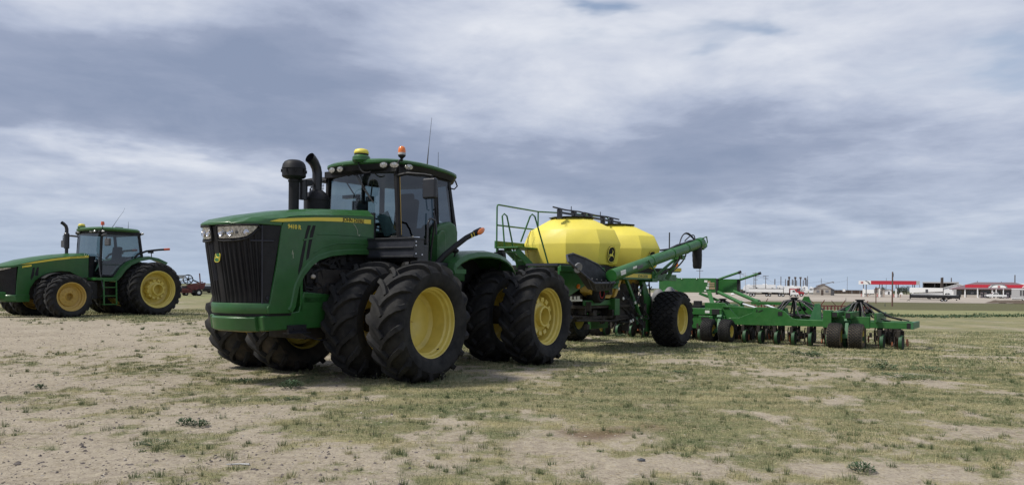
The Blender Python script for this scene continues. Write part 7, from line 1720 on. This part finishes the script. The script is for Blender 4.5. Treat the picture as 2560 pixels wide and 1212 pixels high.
# ---- weeds and litter in the near field
def weed(X, Y, h, label, seed, kind='leaf_weed', n_=70, sp=.12, cat='weed', up=.5):
    r0 = random.Random(seed); mb = MB(); z = gzn(X, Y)
    for i in range(n_):
        a = r0.uniform(0, 6.283); rr = sp * math.sqrt(r0.random()); hh = h * (.25 + .75 * r0.random()) * (1 - .5 * rr / sp); p = Vector((rr * math.cos(a), rr * math.sin(a), hh * .8))
        d = Vector((math.cos(a + r0.gauss(0, .6)), math.sin(a + r0.gauss(0, .6)), r0.uniform(-.1, up * 2))).normalized(); s = d.cross(Vector((0, 0, 1))).normalized(); L_ = min(h, .16) * r0.uniform(.16, .34)
        mb.add([p, p + d * L_ * .5 + s * L_ * .26, p + d * L_, p + d * L_ * .5 - s * L_ * .26], [(0, 1, 2, 3)])
    st = MB()
    for i in range(7): a = r0.uniform(0, 6.283); st.tube([(0, 0, -.01), (sp * .4 * math.cos(a), sp * .4 * math.sin(a), h * .5), (sp * .6 * math.cos(a), sp * .6 * math.sin(a), h * .8)], [.004, .003, .002], 4)
    t = empty('weed_plant', (X, Y, z)); tag(t, label, cat, 'broad leaved weeds in the field'); mb.build('leaves', [kind], t, fix=False); st.build('stems', [kind], t)
for k, (X, Y, h, sp, lab) in enumerate(((-3.11, 10.74, .16, .16, 'leafy green weed in front of the tractor nose, nearest its front weight'), (-3.96, 11.29, .12, .14, 'low green weed left of the tractor front tyres'), (-2.77, 9.71, .05, .2, 'flat weed on bare dirt in front of the tractor'),
    (6.94, 14.21, .24, .26, 'large dark weed below the right drill wheels'), (7.26, 18.35, .2, .22, 'dark weed in the grass left of the right drill wheels'), (-3.39, 7.93, .10, .09, 'small dark weed low at the left, left one of two'), (-3.21, 7.85, .09, .09, 'small dark weed low at the left, right one of two'),
    (-6.49, 10.48, .09, .07, 'tiny weed alone on the bare dirt at the far left'), (6.65, 12.86, .10, .6, 'wide low green weed patch right of the bare strip'), (7.70, 13.91, .12, .35, 'green weed clump farthest right in the field'), (3.86, 27.53, .22, .3, 'weed standing under the yellow tanks'),
    (2.89, 6.25, .10, .10, 'small green weed near the bottom right'), (2.91, 13.11, .08, .2, 'low weed beside the bare patch below the big diamond tyre'), (-3.25, 6.94, .05, .22, 'low spreading weed at the lower left'), (7.52, 20.08, .14, .18, 'weed in the grass below the drill openers'))):
    weed(X, Y, h, lab, 20 + k, sp=sp, n_=int(160 + 900 * sp))
# pale seeding grass at the foot of the nearest tyre
r0 = random.Random(77); mb = MB(); X0, Y0 = -1.27, 11.91
for i in range(420):
    x = X0 + r0.gauss(0, .42); y = Y0 + r0.gauss(.0, .16); z = gzn(x, y); a = r0.uniform(0, 6.28); h = r0.uniform(.05, .17); l_ = r0.gauss(0, .35); tx, ty = x + h * math.sin(l_) * math.cos(a), y + h * math.sin(l_) * math.sin(a); tz = z + h * math.cos(l_)
    mb.add([(x - .002, y, z), (x + .002, y, z), (tx, ty, tz)], [(0, 1, 2)])
    for q in range(2): dx, dy, dz_ = r0.gauss(0, .008), r0.gauss(0, .008), r0.uniform(-.02, .01); mb.add([(tx + dx - .005, ty + dy, tz + dz_), (tx + dx + .005, ty + dy, tz + dz_), (tx + dx, ty + dy, tz + dz_ + .010)], [(0, 1, 2)])
M('seed_grass', (.30, .31, .19), .8, var=.35, scale=30)
o = mb.build('seeding_grass', ['seed_grass'], fix=False); tag(o, 'pale seeding grass at the foot of the nearest big tyre', 'grass', kind='stuff')
# row of scrub along the old fence line at the right
r0 = random.Random(9); P = []; F_ = []
for i in range(5200):
    s_ = r0.uniform(.46, .85) if r0.random() < .8 else r0.uniform(.30, .5); Y = 58 + r0.gauss(0, 1.4) + 3 * math.sin(s_ * 20); X = s_ * Y; z = gz(X, Y); hh = .42 * abs(noise.noise(Vector((X * .35, 1, 2)))) + .10
    c = Vector((X, Y, z + r0.random() * hh)); k = len(P)
    for j in range(3): P.append(c + Vector((r0.uniform(-1, 1), r0.uniform(-1, 1), r0.uniform(-1, 1))) * .09)
    F_.append((k, k + 1, k + 2))
me = bpy.data.meshes.new('scrub'); me.from_pydata(P, [], F_); me.materials.append(MAT['leaf_weed']); o = bpy.data.objects.new('field_scrub', me); SC.collection.objects.link(o); tag(o, 'low dark scrub growing in a line across the field at the right', 'scrub', kind='stuff')
# litter
def clod(X, Y, s_, mat, name, label, cat, seed):
    r0 = random.Random(seed); mb = MB(); mb.ell((0, 0, 0), (s_, s_ * .7, s_ * .5), 9, 6, -.6); mb.v = [(x * r0.uniform(.75, 1.2), y * r0.uniform(.75, 1.2), z * r0.uniform(.7, 1.2)) for x, y, z in mb.v]
    o = mb.build(name, [mat], smooth=15); o.location = (X, Y, gzn(X, Y) + s_ * .2); tag(o, label, cat)
clod(1.12, 6.50, .035, 'dark_grey', 'dark_lump', 'dark lump of debris lying on bare dirt at the bottom centre', 'debris', 3)
clod(-3.99, 6.15, .028, 'stone_dark', 'stone', 'larger dark stone at the bottom left corner', 'stone', 4)
clod(-2.79, 6.47, .024, 'stone_dark', 'stone', 'dark stone on the dirt below the tractor nose', 'stone', 5)
X, Y = -2.21, 6.16; mb = MB(); mb.tube([(-.09, 0, .006), (.02, .01, .008), (.10, -.01, .01)], [.004, .008, .010], 5); o = mb.build('pale_stick', ['pale_grey']); o.location = (X, Y, gzn(X, Y)); tag(o, 'thin pale stick lying on the ground at the bottom left', 'stick')
